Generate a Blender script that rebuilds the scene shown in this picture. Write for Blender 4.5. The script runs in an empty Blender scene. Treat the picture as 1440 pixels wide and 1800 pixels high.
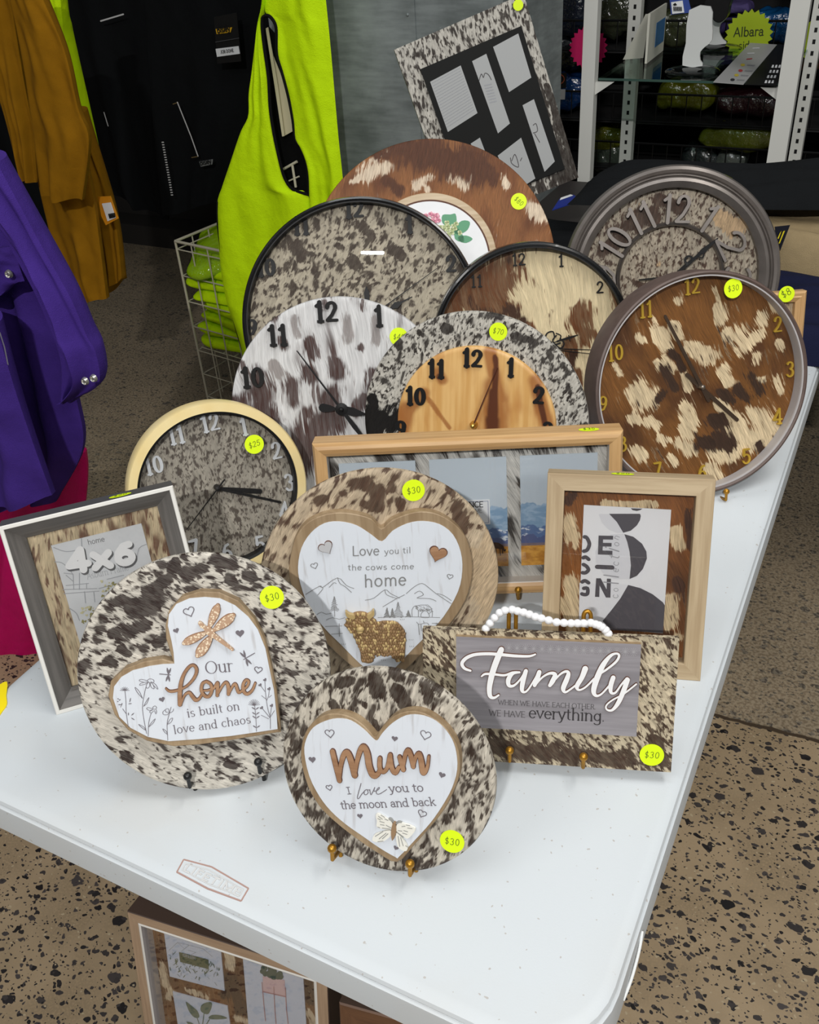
import bpy, bmesh, math, random
import numpy as np
from mathutils import Vector, Matrix
random.seed(7); rng = np.random.default_rng(11)
SC = bpy.context.scene; COL = SC.collection
PI = math.pi; ZT = 0.74                    # height of the table top
rad = math.radians

# ------------------------------------------------------------------ camera
FPX = 1645.0; CX, CY = 720.0, 900.0
CAM = np.array([0.0705, -0.3407, 0.7738 + ZT])
def cam_axes(p, ro, ya):
    F = np.array([math.sin(ya)*math.cos(p), math.cos(ya)*math.cos(p), -math.sin(p)])
    R0 = np.array([math.cos(ya), -math.sin(ya), 0.]); U0 = np.cross(R0, F)
    return R0*math.cos(ro)+U0*math.sin(ro), U0*math.cos(ro)-R0*math.sin(ro), F
CR, CU, CF = cam_axes(rad(34.88), rad(-4.32), rad(-29.24))
cd = bpy.data.cameras.new('camera'); co = bpy.data.objects.new('camera', cd); COL.objects.link(co)
cd.sensor_fit = 'HORIZONTAL'; cd.sensor_width = 36.0; cd.lens = 36.0*FPX/1440.0
cd.clip_start = 0.02; cd.clip_end = 60
co.matrix_world = Matrix(((CR[0], CU[0], -CF[0], CAM[0]), (CR[1], CU[1], -CF[1], CAM[1]),
                          (CR[2], CU[2], -CF[2], CAM[2]), (0, 0, 0, 1)))
SC.camera = co

# ------------------------------------------------------------------ light
W = bpy.data.worlds.new('world'); SC.world = W; W.use_nodes = True
W.node_tree.nodes['Background'].inputs[0].default_value = (0.93, 0.97, 1.0, 1)
W.node_tree.nodes['Background'].inputs[1].default_value = 0.14
def area(name, loc, target, sx, sy, power, col=(1, 1, 1)):
    l = bpy.data.lights.new(name, 'AREA'); l.shape = 'RECTANGLE'; l.size = sx; l.size_y = sy
    l.energy = power; l.color = col
    o = bpy.data.objects.new(name, l); COL.objects.link(o); o.location = loc
    d = Vector(target)-Vector(loc); o.rotation_euler = d.to_track_quat('-Z', 'Y').to_euler()
    return o
area("ceiling_lamp_front", (0.45, -2.05, 2.95), (-0.3, 0.4, 0.74), 0.12, 0.014, 62, (1.0, 0.985, 0.96))
area('fill_above', (-0.2, 0.2, 3.1), (-0.2, 0.4, 0), 1.5, 0.5, 12, (0.95, 0.98, 1.0))  # added overhead fill, stands in for ambient light from above
area('fill_aisle', (0.75, 0.7, 3.1), (0.6, 0.6, 0), 1.4, 0.4, 30, (1.0, 0.97, 0.92))  # added fill that brightens the floor right of the table
area('fill_left', (-1.1, -1.3, 3.0), (-0.4, 0.5, 0.74), 1.3, 0.4, 15, (1.0, 0.99, 0.97))  # added soft fill that opens the front lamp's shadows from the left
area('fill_right', (2.0, -1.3, 3.0), (-0.4, 0.6, 0.74), 1.3, 0.5, 24, (1.0, 0.99, 0.97))  # added broad fill from the front right, kept out of the clock glass
SC.view_settings.view_transform = 'Standard'; SC.view_settings.look = 'None'
SC.view_settings.exposure = -0.20; SC.view_settings.gamma = 1.0; SC.view_settings.use_curve_mapping = False

# ------------------------------------------------------------------ picture -> place
def ray(px):
    px = np.atleast_2d(np.array(px, float))
    return CF + ((px[:, 0]-CX)/FPX)[:, None]*CR - ((px[:, 1]-CY)/FPX)[:, None]*CU
def at(x, y, Y):                            # the point of the plane world-y = Y seen at pixel (x, y)
    d = ray([(x, y)])[0]; return Vector(CAM + d*((Y-CAM[1])/d[1]))
def onz(x, y, z):                           # the same for a height
    d = ray([(x, y)])[0]; return Vector(CAM + d*((z-CAM[2])/d[2]))
class Pl:                                   # a leaning plane: local x right, z up its face, -y out of it
    def __init__(s, x, y, lift, yaw, tilt, roll=0, z0=ZT):
        a, t, ro = rad(yaw), rad(tilt), rad(roll)
        r = np.array([math.cos(a), math.sin(a), 0]); n0 = np.array([math.sin(a), -math.cos(a), 0]); z = np.array([0, 0, 1.])
        u = math.cos(t)*z - math.sin(t)*n0; n = math.cos(t)*n0 + math.sin(t)*z
        s.r, s.u = r*math.cos(ro)+u*math.sin(ro), u*math.cos(ro)-r*math.sin(ro)
        s.n = n; s.o = np.array([x, y, z0+lift])
    def L(s, px, off=0.):
        px = np.atleast_2d(np.array(px, float)); d = ray(px); b = s.o + s.n*off
        t = ((b-CAM)@s.n)/(d@s.n); X = CAM + d*t[:, None] - b
        return np.stack([X@s.r, X@s.u], 1)
    def l(s, x, y, off=0.): a = s.L([(x, y)], off)[0]; return float(a[0]), float(a[1])
    def sc(s, x, y):                        # metres per pixel there
        p = s.l(x, y); w = s.o + p[0]*s.r + p[1]*s.u; return float((w-CAM)@CF)/FPX
    def Wp(s, lx, lz, off=0.): return Vector(s.o + lx*s.r + lz*s.u + off*s.n)
    def mat(s):
        return Matrix(((s.r[0], -s.n[0], s.u[0], s.o[0]), (s.r[1], -s.n[1], s.u[1], s.o[1]),
                       (s.r[2], -s.n[2], s.u[2], s.o[2]), (0, 0, 0, 1)))

# ------------------------------------------------------------------ objects
def thing(name, label, cat, pl=None, loc=None, group=None):
    o = bpy.data.objects.new(name, None); COL.objects.link(o); o.empty_display_size = 0.03
    if pl is not None: o.matrix_world = pl.mat()
    elif loc is not None: o.location = loc
    o['label'] = label; o['category'] = cat
    if group: o['group'] = group
    return o
def tag(o, label, cat, group=None):
    o['label'] = label; o['category'] = cat
    if group: o['group'] = group
    return o
class MB:
    tick = 0
    def __init__(s): s.v = []; s.f = []; s.m = []
    def add(s, v, f, mi=0):
        b = len(s.v); s.v += [tuple(float(c) for c in p) for p in v]
        s.f += [tuple(b+i for i in q) for q in f]; s.m += [mi]*len(f)
    def build(s, name, mats, parent=None, smooth=None, attr=None, label=None):
        me = bpy.data.meshes.new(name); me.from_pydata(s.v, [], s.f)
        for m in (mats if isinstance(mats, (list, tuple)) else [mats]): me.materials.append(m)
        me.polygons.foreach_set('material_index', s.m)
        if attr is not None:
            at_ = me.color_attributes.new('patch', 'FLOAT_COLOR', 'POINT')
            a4 = np.ones((len(s.v), 4), np.float32); a4[:, :attr.shape[1]] = attr
            at_.data.foreach_set('color', a4.ravel())
        me.validate(); me.update()
        bm = bmesh.new(); bm.from_mesh(me); bmesh.ops.recalc_face_normals(bm, faces=bm.faces); bm.to_mesh(me); bm.free()
        if smooth is not None:
            me.polygons.foreach_set('use_smooth', [True]*len(me.polygons))
            if smooth > 0: me.set_sharp_from_angle(angle=rad(smooth))
        o = bpy.data.objects.new(name, me); COL.objects.link(o)
        if parent is not None: o.parent = parent
        if label: o['label'] = label
        return o
    def box(s, a, b, mi=0):
        (x0, y0, z0), (x1, y1, z1) = a, b
        s.add([(x0, y0, z0), (x1, y0, z0), (x1, y1, z0), (x0, y1, z0), (x0, y0, z1), (x1, y0, z1), (x1, y1, z1), (x0, y1, z1)],
              [(0, 3, 2, 1), (4, 5, 6, 7), (0, 1, 5, 4), (1, 2, 6, 5), (2, 3, 7, 6), (3, 0, 4, 7)], mi)
    def prism(s, poly, o0, o1, mi=0, bev=0., side=None):
        bm = bmesh.new(); n = len(poly)
        if bev:
            ins = inset(poly, bev); loops = [(poly, o0), (poly, o1-bev), (ins, o1)]
        else: loops = [(poly, o0), (poly, o1)]
        vs = [[bm.verts.new((p[0], -o, p[1])) for p in lp] for lp, o in loops]
        for a, b in zip(vs, vs[1:]):
            for i in range(n):
                f = bm.faces.new((a[i], a[(i+1) % n], b[(i+1) % n], b[i])); f.material_index = mi if side is None else side
        cap = [bm.faces.new(vs[-1])]; back = [bm.faces.new(vs[0][::-1])]
        for f in cap+back: f.material_index = mi; f.normal_update()
        bmesh.ops.triangulate(bm, faces=cap+back)
        bm.verts.index_update(); b = len(s.v)
        s.v += [tuple(v.co) for v in bm.verts]
        for f in bm.faces: s.f.append(tuple(b+v.index for v in f.verts)); s.m.append(f.material_index)
        bm.free()
    def flat(s, poly, off, mi=0):
        bm = bmesh.new(); f = bm.faces.new([bm.verts.new((p[0], -off, p[1])) for p in poly])
        f.normal_update(); bmesh.ops.triangulate(bm, faces=[f]); bm.verts.index_update(); b = len(s.v)
        s.v += [tuple(v.co) for v in bm.verts]
        for f in bm.faces: s.f.append(tuple(b+v.index for v in f.verts)); s.m.append(mi)
        bm.free()
    def lathe(s, cx, cz, prof, seg=96, mi=0, closed=False, a0=0):
        n = len(prof); v = []
        for k in range(seg):
            a = 2*PI*k/seg+a0; c, q = math.cos(a), math.sin(a)
            v += [(cx+r*c, -o, cz+r*q) for r, o in prof]
        f = []
        for k in range(seg):
            k2 = (k+1) % seg
            for i in range(n if closed else n-1):
                j = (i+1) % n; f.append((k*n+i, k*n+j, k2*n+j, k2*n+i))
        s.add(v, f, mi)
    def tube(s, pts, r, seg=8, mi=0, cap=True):
        pts = [Vector(p) for p in pts]; n = len(pts)
        rs = r if isinstance(r, (list, tuple)) else [r]*n
        up = Vector((0.123, 0.3, 1)).normalized(); v = []
        for i, p in enumerate(pts):
            d = (pts[min(i+1, n-1)]-pts[max(i-1, 0)]).normalized()
            if abs(d.dot(up)) > .98: up = Vector((1, .2, .1)).normalized()
            x = d.cross(up).normalized(); y = x.cross(d).normalized(); up = y
            v += [p+rs[i]*(math.cos(2*PI*k/seg)*x+math.sin(2*PI*k/seg)*y) for k in range(seg)]
        f = [(i*seg+k, i*seg+(k+1) % seg, (i+1)*seg+(k+1) % seg, (i+1)*seg+k) for i in range(n-1) for k in range(seg)]
        if cap: f += [tuple(range(seg))[::-1], tuple((n-1)*seg+k for k in range(seg))]
        s.add(v, f, mi)
    def ball(s, c, r, mi=0, seg=12, rg=8, M=None):
        rr = r if isinstance(r, (list, tuple)) else (r, r, r); v = []; f = []
        for i in range(1, rg):
            t = PI*i/rg
            for k in range(seg):
                a = 2*PI*k/seg; p = Vector((rr[0]*math.sin(t)*math.cos(a), rr[1]*math.sin(t)*math.sin(a), rr[2]*math.cos(t)))
                v.append(Vector(c)+(M @ p if M else p))
        e1 = Vector((0, 0, rr[2])); e2 = -e1
        v += [Vector(c)+(M @ e1 if M else e1), Vector(c)+(M @ e2 if M else e2)]
        for i in range(rg-2):
            for k in range(seg): f.append((i*seg+k, (i+1)*seg+k, (i+1)*seg+(k+1) % seg, i*seg+(k+1) % seg))
        T = len(v)-2
        for k in range(seg): f.append((T, k, (k+1) % seg)); f.append((T+1, (rg-2)*seg+(k+1) % seg, (rg-2)*seg+k))
        s.add(v, f, mi)
    def ribbon(s, pts, ws, o0, o1, mi=0, caps=True):
        P = np.array(pts, float)
        if len(P) < 2: return
        wv = np.array(ws if hasattr(ws, '__len__') else [ws]*len(P), float)
        for i in range(1, len(P)-1):           # a sharp corner: two strokes that meet there
            a_, b_ = P[i]-P[i-1], P[i+1]-P[i]; la, lb = np.linalg.norm(a_), np.linalg.norm(b_)
            if la > 1e-7 and lb > 1e-7 and (a_@b_)/(la*lb) < .35:
                s.ribbon(P[:i+1], wv[:i+1], o0, o1, mi, caps); s.ribbon(P[i:], wv[i:], o0, o1, mi, caps); return
        keep = [0]+[i for i in range(1, len(P)) if np.linalg.norm(P[i]-P[i-1]) > 1e-7]
        P = P[keep]; wv = wv[keep]; n = len(P)
        if n < 2: return
        T = np.zeros_like(P)
        for i in range(n):
            a = P[i]-P[i-1] if i else P[1]-P[0]; b = P[i+1]-P[i] if i < n-1 else P[-1]-P[-2]
            a = a/np.linalg.norm(a); b = b/np.linalg.norm(b); t = a+b
            T[i] = t/np.linalg.norm(t) if np.linalg.norm(t) > .2 else b
        N = np.stack([-T[:, 1], T[:, 0]], 1)
        if caps:
            k = [(.5, .866), (.87, .5), (1., .12)]
            pre = [(P[0]-T[0]*wv[0]/2*d, N[0], wv[0]*w) for d, w in k][::-1]
            post = [(P[-1]+T[-1]*wv[-1]/2*d, N[-1], wv[-1]*w) for d, w in k]
        else: pre = post = []
        R = pre+[(P[i], N[i], wv[i]) for i in range(n)]+post; v = []
        flat = o0 is None; MB.tick = (MB.tick+1) % 24; o1 = o1+MB.tick*7e-6     # overlapping strokes never lie in one plane
        for iR, (p, q, w) in enumerate(R):
            l_ = p+q*w/2; r_ = p-q*w/2; oo = o1+iR*1.2e-6
            v += [(l_[0], -oo, l_[1]), (r_[0], -oo, r_[1])]
            if not flat: v += [(l_[0], -o0, l_[1]), (r_[0], -o0, r_[1])]
        st = 2 if flat else 4; f = []
        for i in range(len(R)-1):
            a, b = i*st, (i+1)*st
            f.append((a, a+1, b+1, b))
            if not flat: f += [(a+2, b+2, b+3, a+3), (a, b, b+2, a+2), (a+1, a+3, b+3, b+1)]
        if not flat: e = (len(R)-1)*st; f += [(0, 2, 3, 1), (e, e+1, e+3, e+2)]
        s.add(v, f, mi)
def inset(poly, d):
    P = np.array(poly, float); n = len(P); A = 0
    for i in range(n): A += P[i-1][0]*P[i][1]-P[i][0]*P[i-1][1]
    sg = 1 if A > 0 else -1; out = []
    for i in range(n):
        a = P[i]-P[i-1]; b = P[(i+1) % n]-P[i]
        a = a/(np.linalg.norm(a)+1e-12); b = b/(np.linalg.norm(b)+1e-12)
        m = np.array([-(a+b)[1], (a+b)[0]])*sg; L = np.linalg.norm(m)
        m = m/L if L > 1e-6 else np.array([-a[1], a[0]])*sg
        c = max(.45, (np.array([-a[1], a[0]])*sg)@m); out.append(tuple(P[i]+m*d/c))
    return out
def smooth_path(pts, k=5, closed=False):    # Catmull-Rom, any number of columns
    P = np.array(pts, float); n = len(P); out = []
    if n < 3 and not closed: return P
    rgx = range(n if closed else n-1)
    for i in rgx:
        p0 = P[i-1] if (i or closed) else P[0]; p1 = P[i]; p2 = P[(i+1) % n]
        p3 = P[(i+2) % n] if (closed or i+2 < n) else P[-1]
        for j in range(k):
            t = j/k
            out.append(.5*((2*p1)+(-p0+p2)*t+(2*p0-5*p1+4*p2-p3)*t*t+(-p0+3*p1-3*p2+p3)*t**3))
    if not closed: out.append(P[-1])
    return np.array(out)

# ------------------------------------------------------------------ materials
def lin(c):
    f = lambda v: v/12.92 if v <= .04045 else ((v+.055)/1.055)**2.4
    return tuple(f(x/255.) for x in c[:3])+(1.,)
def nd(nt, typ, ins=None, **pr):
    n = nt.nodes.new(typ)
    for k, v in pr.items(): setattr(n, k, v)
    for k, v in (ins or {}).items():
        s = n.inputs[k]
        if isinstance(v, bpy.types.NodeSocket): nt.links.new(v, s)
        else: s.default_value = v
    return n
def mth(nt, op, a, b=0., c=0., clamp=False):
    n = nd(nt, 'ShaderNodeMath', operation=op, use_clamp=clamp)
    for i, v in enumerate((a, b, c)):
        if isinstance(v, bpy.types.NodeSocket): nt.links.new(v, n.inputs[i])
        else: n.inputs[i].default_value = v
    return n.outputs[0]
def mixc(nt, fac, a, b, blend='MIX'):
    n = nd(nt, 'ShaderNodeMix', data_type='RGBA', blend_type=blend)
    for i, v in ((0, fac), (6, a), (7, b)):
        if isinstance(v, bpy.types.NodeSocket): nt.links.new(v, n.inputs[i])
        else: n.inputs[i].default_value = v
    return n.outputs[2]
def sstep(nt, v, lo, hi):
    return nd(nt, 'ShaderNodeMapRange', {'Value': v, 'From Min': lo, 'From Max': hi}, interpolation_type='SMOOTHSTEP').outputs[0]
def newmat(name):
    m = bpy.data.materials.new(name); m.use_nodes = True; nt = m.node_tree
    return m, nt, nt.nodes['Principled BSDF']
def tex(nt, kind='Object'): return nd(nt, 'ShaderNodeTexCoord').outputs[kind]
def mapv(nt, vec, sc=(1, 1, 1), rot=(0, 0, 0), loc=(0, 0, 0)):
    return nd(nt, 'ShaderNodeMapping', {'Vector': vec, 'Scale': sc, 'Rotation': rot, 'Location': loc}).outputs[0]
def noise(nt, vec, scale=1., detail=2., rough=.5):
    return nd(nt, 'ShaderNodeTexNoise', {'Vector': vec, 'Scale': scale, 'Detail': detail, 'Roughness': rough}).outputs[0]
def bump(nt, b, h, strength, dist=.001):
    n = nd(nt, 'ShaderNodeBump', {'Height': h, 'Strength': strength, 'Distance': dist})
    nt.links.new(n.outputs[0], b.inputs['Normal'])
_M = {}
def mat(name, c, rough=.5, metal=0., var=0., vscale=30., spec=.5, bmp=0., bscale=200., coat=0., trans=0.):
    if name in _M: return _M[name]
    m, nt, b = newmat(name); b.inputs['Base Color'].default_value = lin(c)
    b.inputs['Roughness'].default_value = rough; b.inputs['Metallic'].default_value = metal
    b.inputs['Specular IOR Level'].default_value = spec; b.inputs['Coat Weight'].default_value = coat
    if var or bmp:
        v = tex(nt)
        if var:
            n = noise(nt, v, vscale, 4); k = nd(nt, 'ShaderNodeMapRange', {'Value': n, 'From Min': .3, 'From Max': .7, 'To Min': 1-var, 'To Max': 1+var}).outputs[0]
            nt.links.new(nd(nt, 'ShaderNodeVectorMath', {0: lin(c)[:3], 'Scale': k}, operation='SCALE').outputs[0], b.inputs['Base Color'])
        if bmp: bump(nt, b, noise(nt, v, bscale, 3), bmp)
    _M[name] = m; return m
def hide(name, light, dark, third=None, ang=0., fur=1., spot=None, spot2=None, var=.55, k=.55, seed=0., amp=.007, soft=.10, off=0., mids=.55, lift=.035, tint=None):
    """short haired cow hide: ragged patches (attribute r), a third coat colour (b), spots, hair streaks"""
    m, nt, b = newmat(name)
    q = mapv(nt, tex(nt), rot=(0, rad(ang), 0), loc=(seed*.37, 0, seed*.71))
    bend = noise(nt, q, 14., 1)
    q = nd(nt, 'ShaderNodeVectorMath', {0: q, 1: nd(nt, 'ShaderNodeCombineXYZ', {'X': mth(nt, 'MULTIPLY', mth(nt, 'SUBTRACT', bend, .5), .02)}).outputs[0]}, operation='ADD').outputs[0]
    s1 = noise(nt, mapv(nt, q, (1150, 40, 135/fur)), 1., 2.)
    s2 = noise(nt, mapv(nt, q, (330, 20, 42/fur)), 1., 2.)
    j = mth(nt, 'ADD', mth(nt, 'MULTIPLY', mth(nt, 'SUBTRACT', s1, .5), .9), mth(nt, 'MULTIPLY', mth(nt, 'SUBTRACT', s2, .5), 1.3))
    qw = nd(nt, 'ShaderNodeVectorMath', {0: q, 1: nd(nt, 'ShaderNodeCombineXYZ', {'Z': mth(nt, 'MULTIPLY', j, amp*fur*(1.15 if fur < 1.5 else 1.8))}).outputs[0]}, operation='ADD').outputs[0]
    at_ = nd(nt, 'ShaderNodeAttribute', attribute_name='patch')
    sp = nd(nt, 'ShaderNodeSeparateColor', {'Color': at_.outputs['Color']}).outputs
    big = noise(nt, qw, 30., 3.); mid = noise(nt, mapv(nt, qw, (70, 70, 40)), 1., 3.)
    rag = mth(nt, 'ADD', mth(nt, 'ADD', mth(nt, 'MULTIPLY', mth(nt, 'SUBTRACT', big, .5), 1.5), mth(nt, 'MULTIPLY', mth(nt, 'SUBTRACT', mid, .5), 1.2)), mth(nt, 'MULTIPLY', j, k))
    def patch(ch): return sstep(nt, mth(nt, 'ADD', ch, rag), .5-soft, .5+soft)
    msk = patch(sp[0])
    for sp_, sd in ((spot, 3.1), (spot2, 9.7)):
        if not sp_: continue
        sc, th, sf, stv = sp_
        n = noise(nt, mapv(nt, qw, (sc, sc, sc/stv), loc=(sd, sd, sd)), 1., 1.5)
        n = mth(nt, 'ADD', mth(nt, 'ADD', n, mth(nt, 'MULTIPLY', j, .17)), mth(nt, 'MULTIPLY', mth(nt, 'SUBTRACT', sp[1], .5), .5))
        ms = sstep(nt, n, th+lift-sf*1.2, th+lift+sf*1.2)
        msk = mth(nt, 'MAXIMUM', msk, ms)
    hair = mth(nt, 'ADD', mth(nt, 'MULTIPLY', s1, .55), mth(nt, 'MULTIPLY', noise(nt, mapv(nt, qw, (150, 20, 60/fur)), 1., 3.), .45))
    tone = mth(nt, 'MULTIPLY', sstep(nt, hair, .44, .68), mids)
    lt = mixc(nt, tone, lin(light), mixc(nt, .62, lin(light), lin(dark)))
    dk = mixc(nt, mth(nt, 'MULTIPLY', sstep(nt, hair, .60, .40), .12), lin(dark), lin(light))
    c = mixc(nt, msk, lt, dk)
    if tint: c = mixc(nt, mth(nt, 'MULTIPLY', sstep(nt, mth(nt, 'ADD', noise(nt, mapv(nt, qw, (tint[1], tint[1], tint[1]*.6), loc=(4, 1, 2)), 1., 3.), mth(nt, 'MULTIPLY', j, .12)), .40, .66), mth(nt, 'SUBTRACT', 1., msk)), c, lin(tint[0]))
    if third is not None: c = mixc(nt, patch(sp[2]), c, lin(third))
    vv = mth(nt, 'ADD', mth(nt, 'MULTIPLY', s1, .6), mth(nt, 'MULTIPLY', s2, .4))
    kk = nd(nt, 'ShaderNodeMapRange', {'Value': vv, 'From Min': .3, 'From Max': .7, 'To Min': 1-var, 'To Max': 1+var*.75}).outputs[0]
    c = nd(nt, 'ShaderNodeVectorMath', {0: c, 'Scale': kk}, operation='SCALE').outputs[0]
    nt.links.new(c, b.inputs['Base Color']); b.inputs['Roughness'].default_value = .55
    b.inputs['Specular IOR Level'].default_value = .25
    bump(nt, b, vv, .45, .0015)
    return m
def wood(name, c1, c2, grain='x', rough=.5, fine=1.):
    key = name+grain
    if key in _M: return _M[key]
    m, nt, b = newmat(name); v = tex(nt)
    s = {'x': (8, 160, 160), 'z': (160, 160, 8), 'y': (160, 8, 160)}[grain]
    v = mapv(nt, v, tuple(q*fine for q in s))
    n1 = noise(nt, v, 1., 4., .6); n2 = noise(nt, mapv(nt, v, (.22, .22, .22)), 1., 2.)
    f = sstep(nt, mth(nt, 'ADD', mth(nt, 'MULTIPLY', n1, .6), mth(nt, 'MULTIPLY', n2, .4)), .36, .64)
    nt.links.new(mixc(nt, f, lin(c1), lin(c2)), b.inputs['Base Color']); b.inputs['Roughness'].default_value = rough
    bump(nt, b, n1, .15, .0005); _M[key] = m; return m
def glass(name, k=1.0, tint=(255, 255, 255), ior=1.45):
    if name in _M: return _M[name]
    m = bpy.data.materials.new(name); m.use_nodes = True; nt = m.node_tree; nt.nodes.clear()
    fr = nd(nt, 'ShaderNodeFresnel', {'IOR': ior}).outputs[0]
    tr = nd(nt, 'ShaderNodeBsdfTransparent', {'Color': lin(tint)}).outputs[0]
    gl = nd(nt, 'ShaderNodeBsdfGlossy', {'Roughness': .0}).outputs[0]
    mx = nd(nt, 'ShaderNodeMixShader', {0: mth(nt, 'MULTIPLY', fr, k), 1: tr, 2: gl}).outputs[0]
    nt.links.new(mx, nd(nt, 'ShaderNodeOutputMaterial').inputs[0]); _M[name] = m; return m
def plastic(name, tint=(230, 235, 235), op=.25):    # clear wrinkled packaging film
    if name in _M: return _M[name]
    m = bpy.data.materials.new(name); m.use_nodes = True; nt = m.node_tree; nt.nodes.clear()
    bp = nd(nt, 'ShaderNodeBump', {'Height': noise(nt, tex(nt), 45., 3.), 'Strength': .8, 'Distance': .012}).outputs[0]
    tr = nd(nt, 'ShaderNodeBsdfTransparent', {'Color': lin(tint)}).outputs[0]
    gl = nd(nt, 'ShaderNodeBsdfGlossy', {'Roughness': .12, 'Normal': bp}).outputs[0]
    mx = nd(nt, 'ShaderNodeMixShader', {0: op, 1: tr, 2: gl}).outputs[0]
    nt.links.new(mx, nd(nt, 'ShaderNodeOutputMaterial').inputs[0]); _M[name] = m; return m
def cloth(name, c, rough=.9, var=.12, scale=900.):
    if name in _M: return _M[name]
    m, nt, b = newmat(name); v = tex(nt); n = noise(nt, v, 25., 3.); w = noise(nt, v, scale, 2.)
    k = nd(nt, 'ShaderNodeMapRange', {'Value': mth(nt, 'ADD', mth(nt, 'MULTIPLY', n, .6), mth(nt, 'MULTIPLY', w, .4)), 'From Min': .3, 'From Max': .7, 'To Min': 1-var, 'To Max': 1+var}).outputs[0]
    nt.links.new(nd(nt, 'ShaderNodeVectorMath', {0: lin(c)[:3], 'Scale': k}, operation='SCALE').outputs[0], b.inputs['Base Color'])
    b.inputs['Roughness'].default_value = rough; b.inputs['Specular IOR Level'].default_value = .15
    wr = noise(nt, mapv(nt, v, (14, 14, 9)), 1., 3., .45)
    bump(nt, b, mth(nt, 'ADD', mth(nt, 'ADD', mth(nt, 'MULTIPLY', n, 1.2), mth(nt, 'MULTIPLY', w, .5)), mth(nt, 'MULTIPLY', wr, 3.)), .5, .006); _M[name] = m; return m
INK = mat('grey print', (112, 106, 112), .8); BLACK = mat('black plastic', (22, 22, 23), .5, spec=.25); WHITE = mat('white board', (232, 234, 236), .6, var=.03)
YEL = mat('fluoro sticker', (222, 250, 0), .6); PEN = mat('pen ink', (70, 86, 20), .7)
GOLDW = mat('gold wire', (176, 128, 44), .38, .75); BLKW = mat('black wire', (24, 24, 24), .4)
GLS = glass('clear glass', .9)
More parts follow.
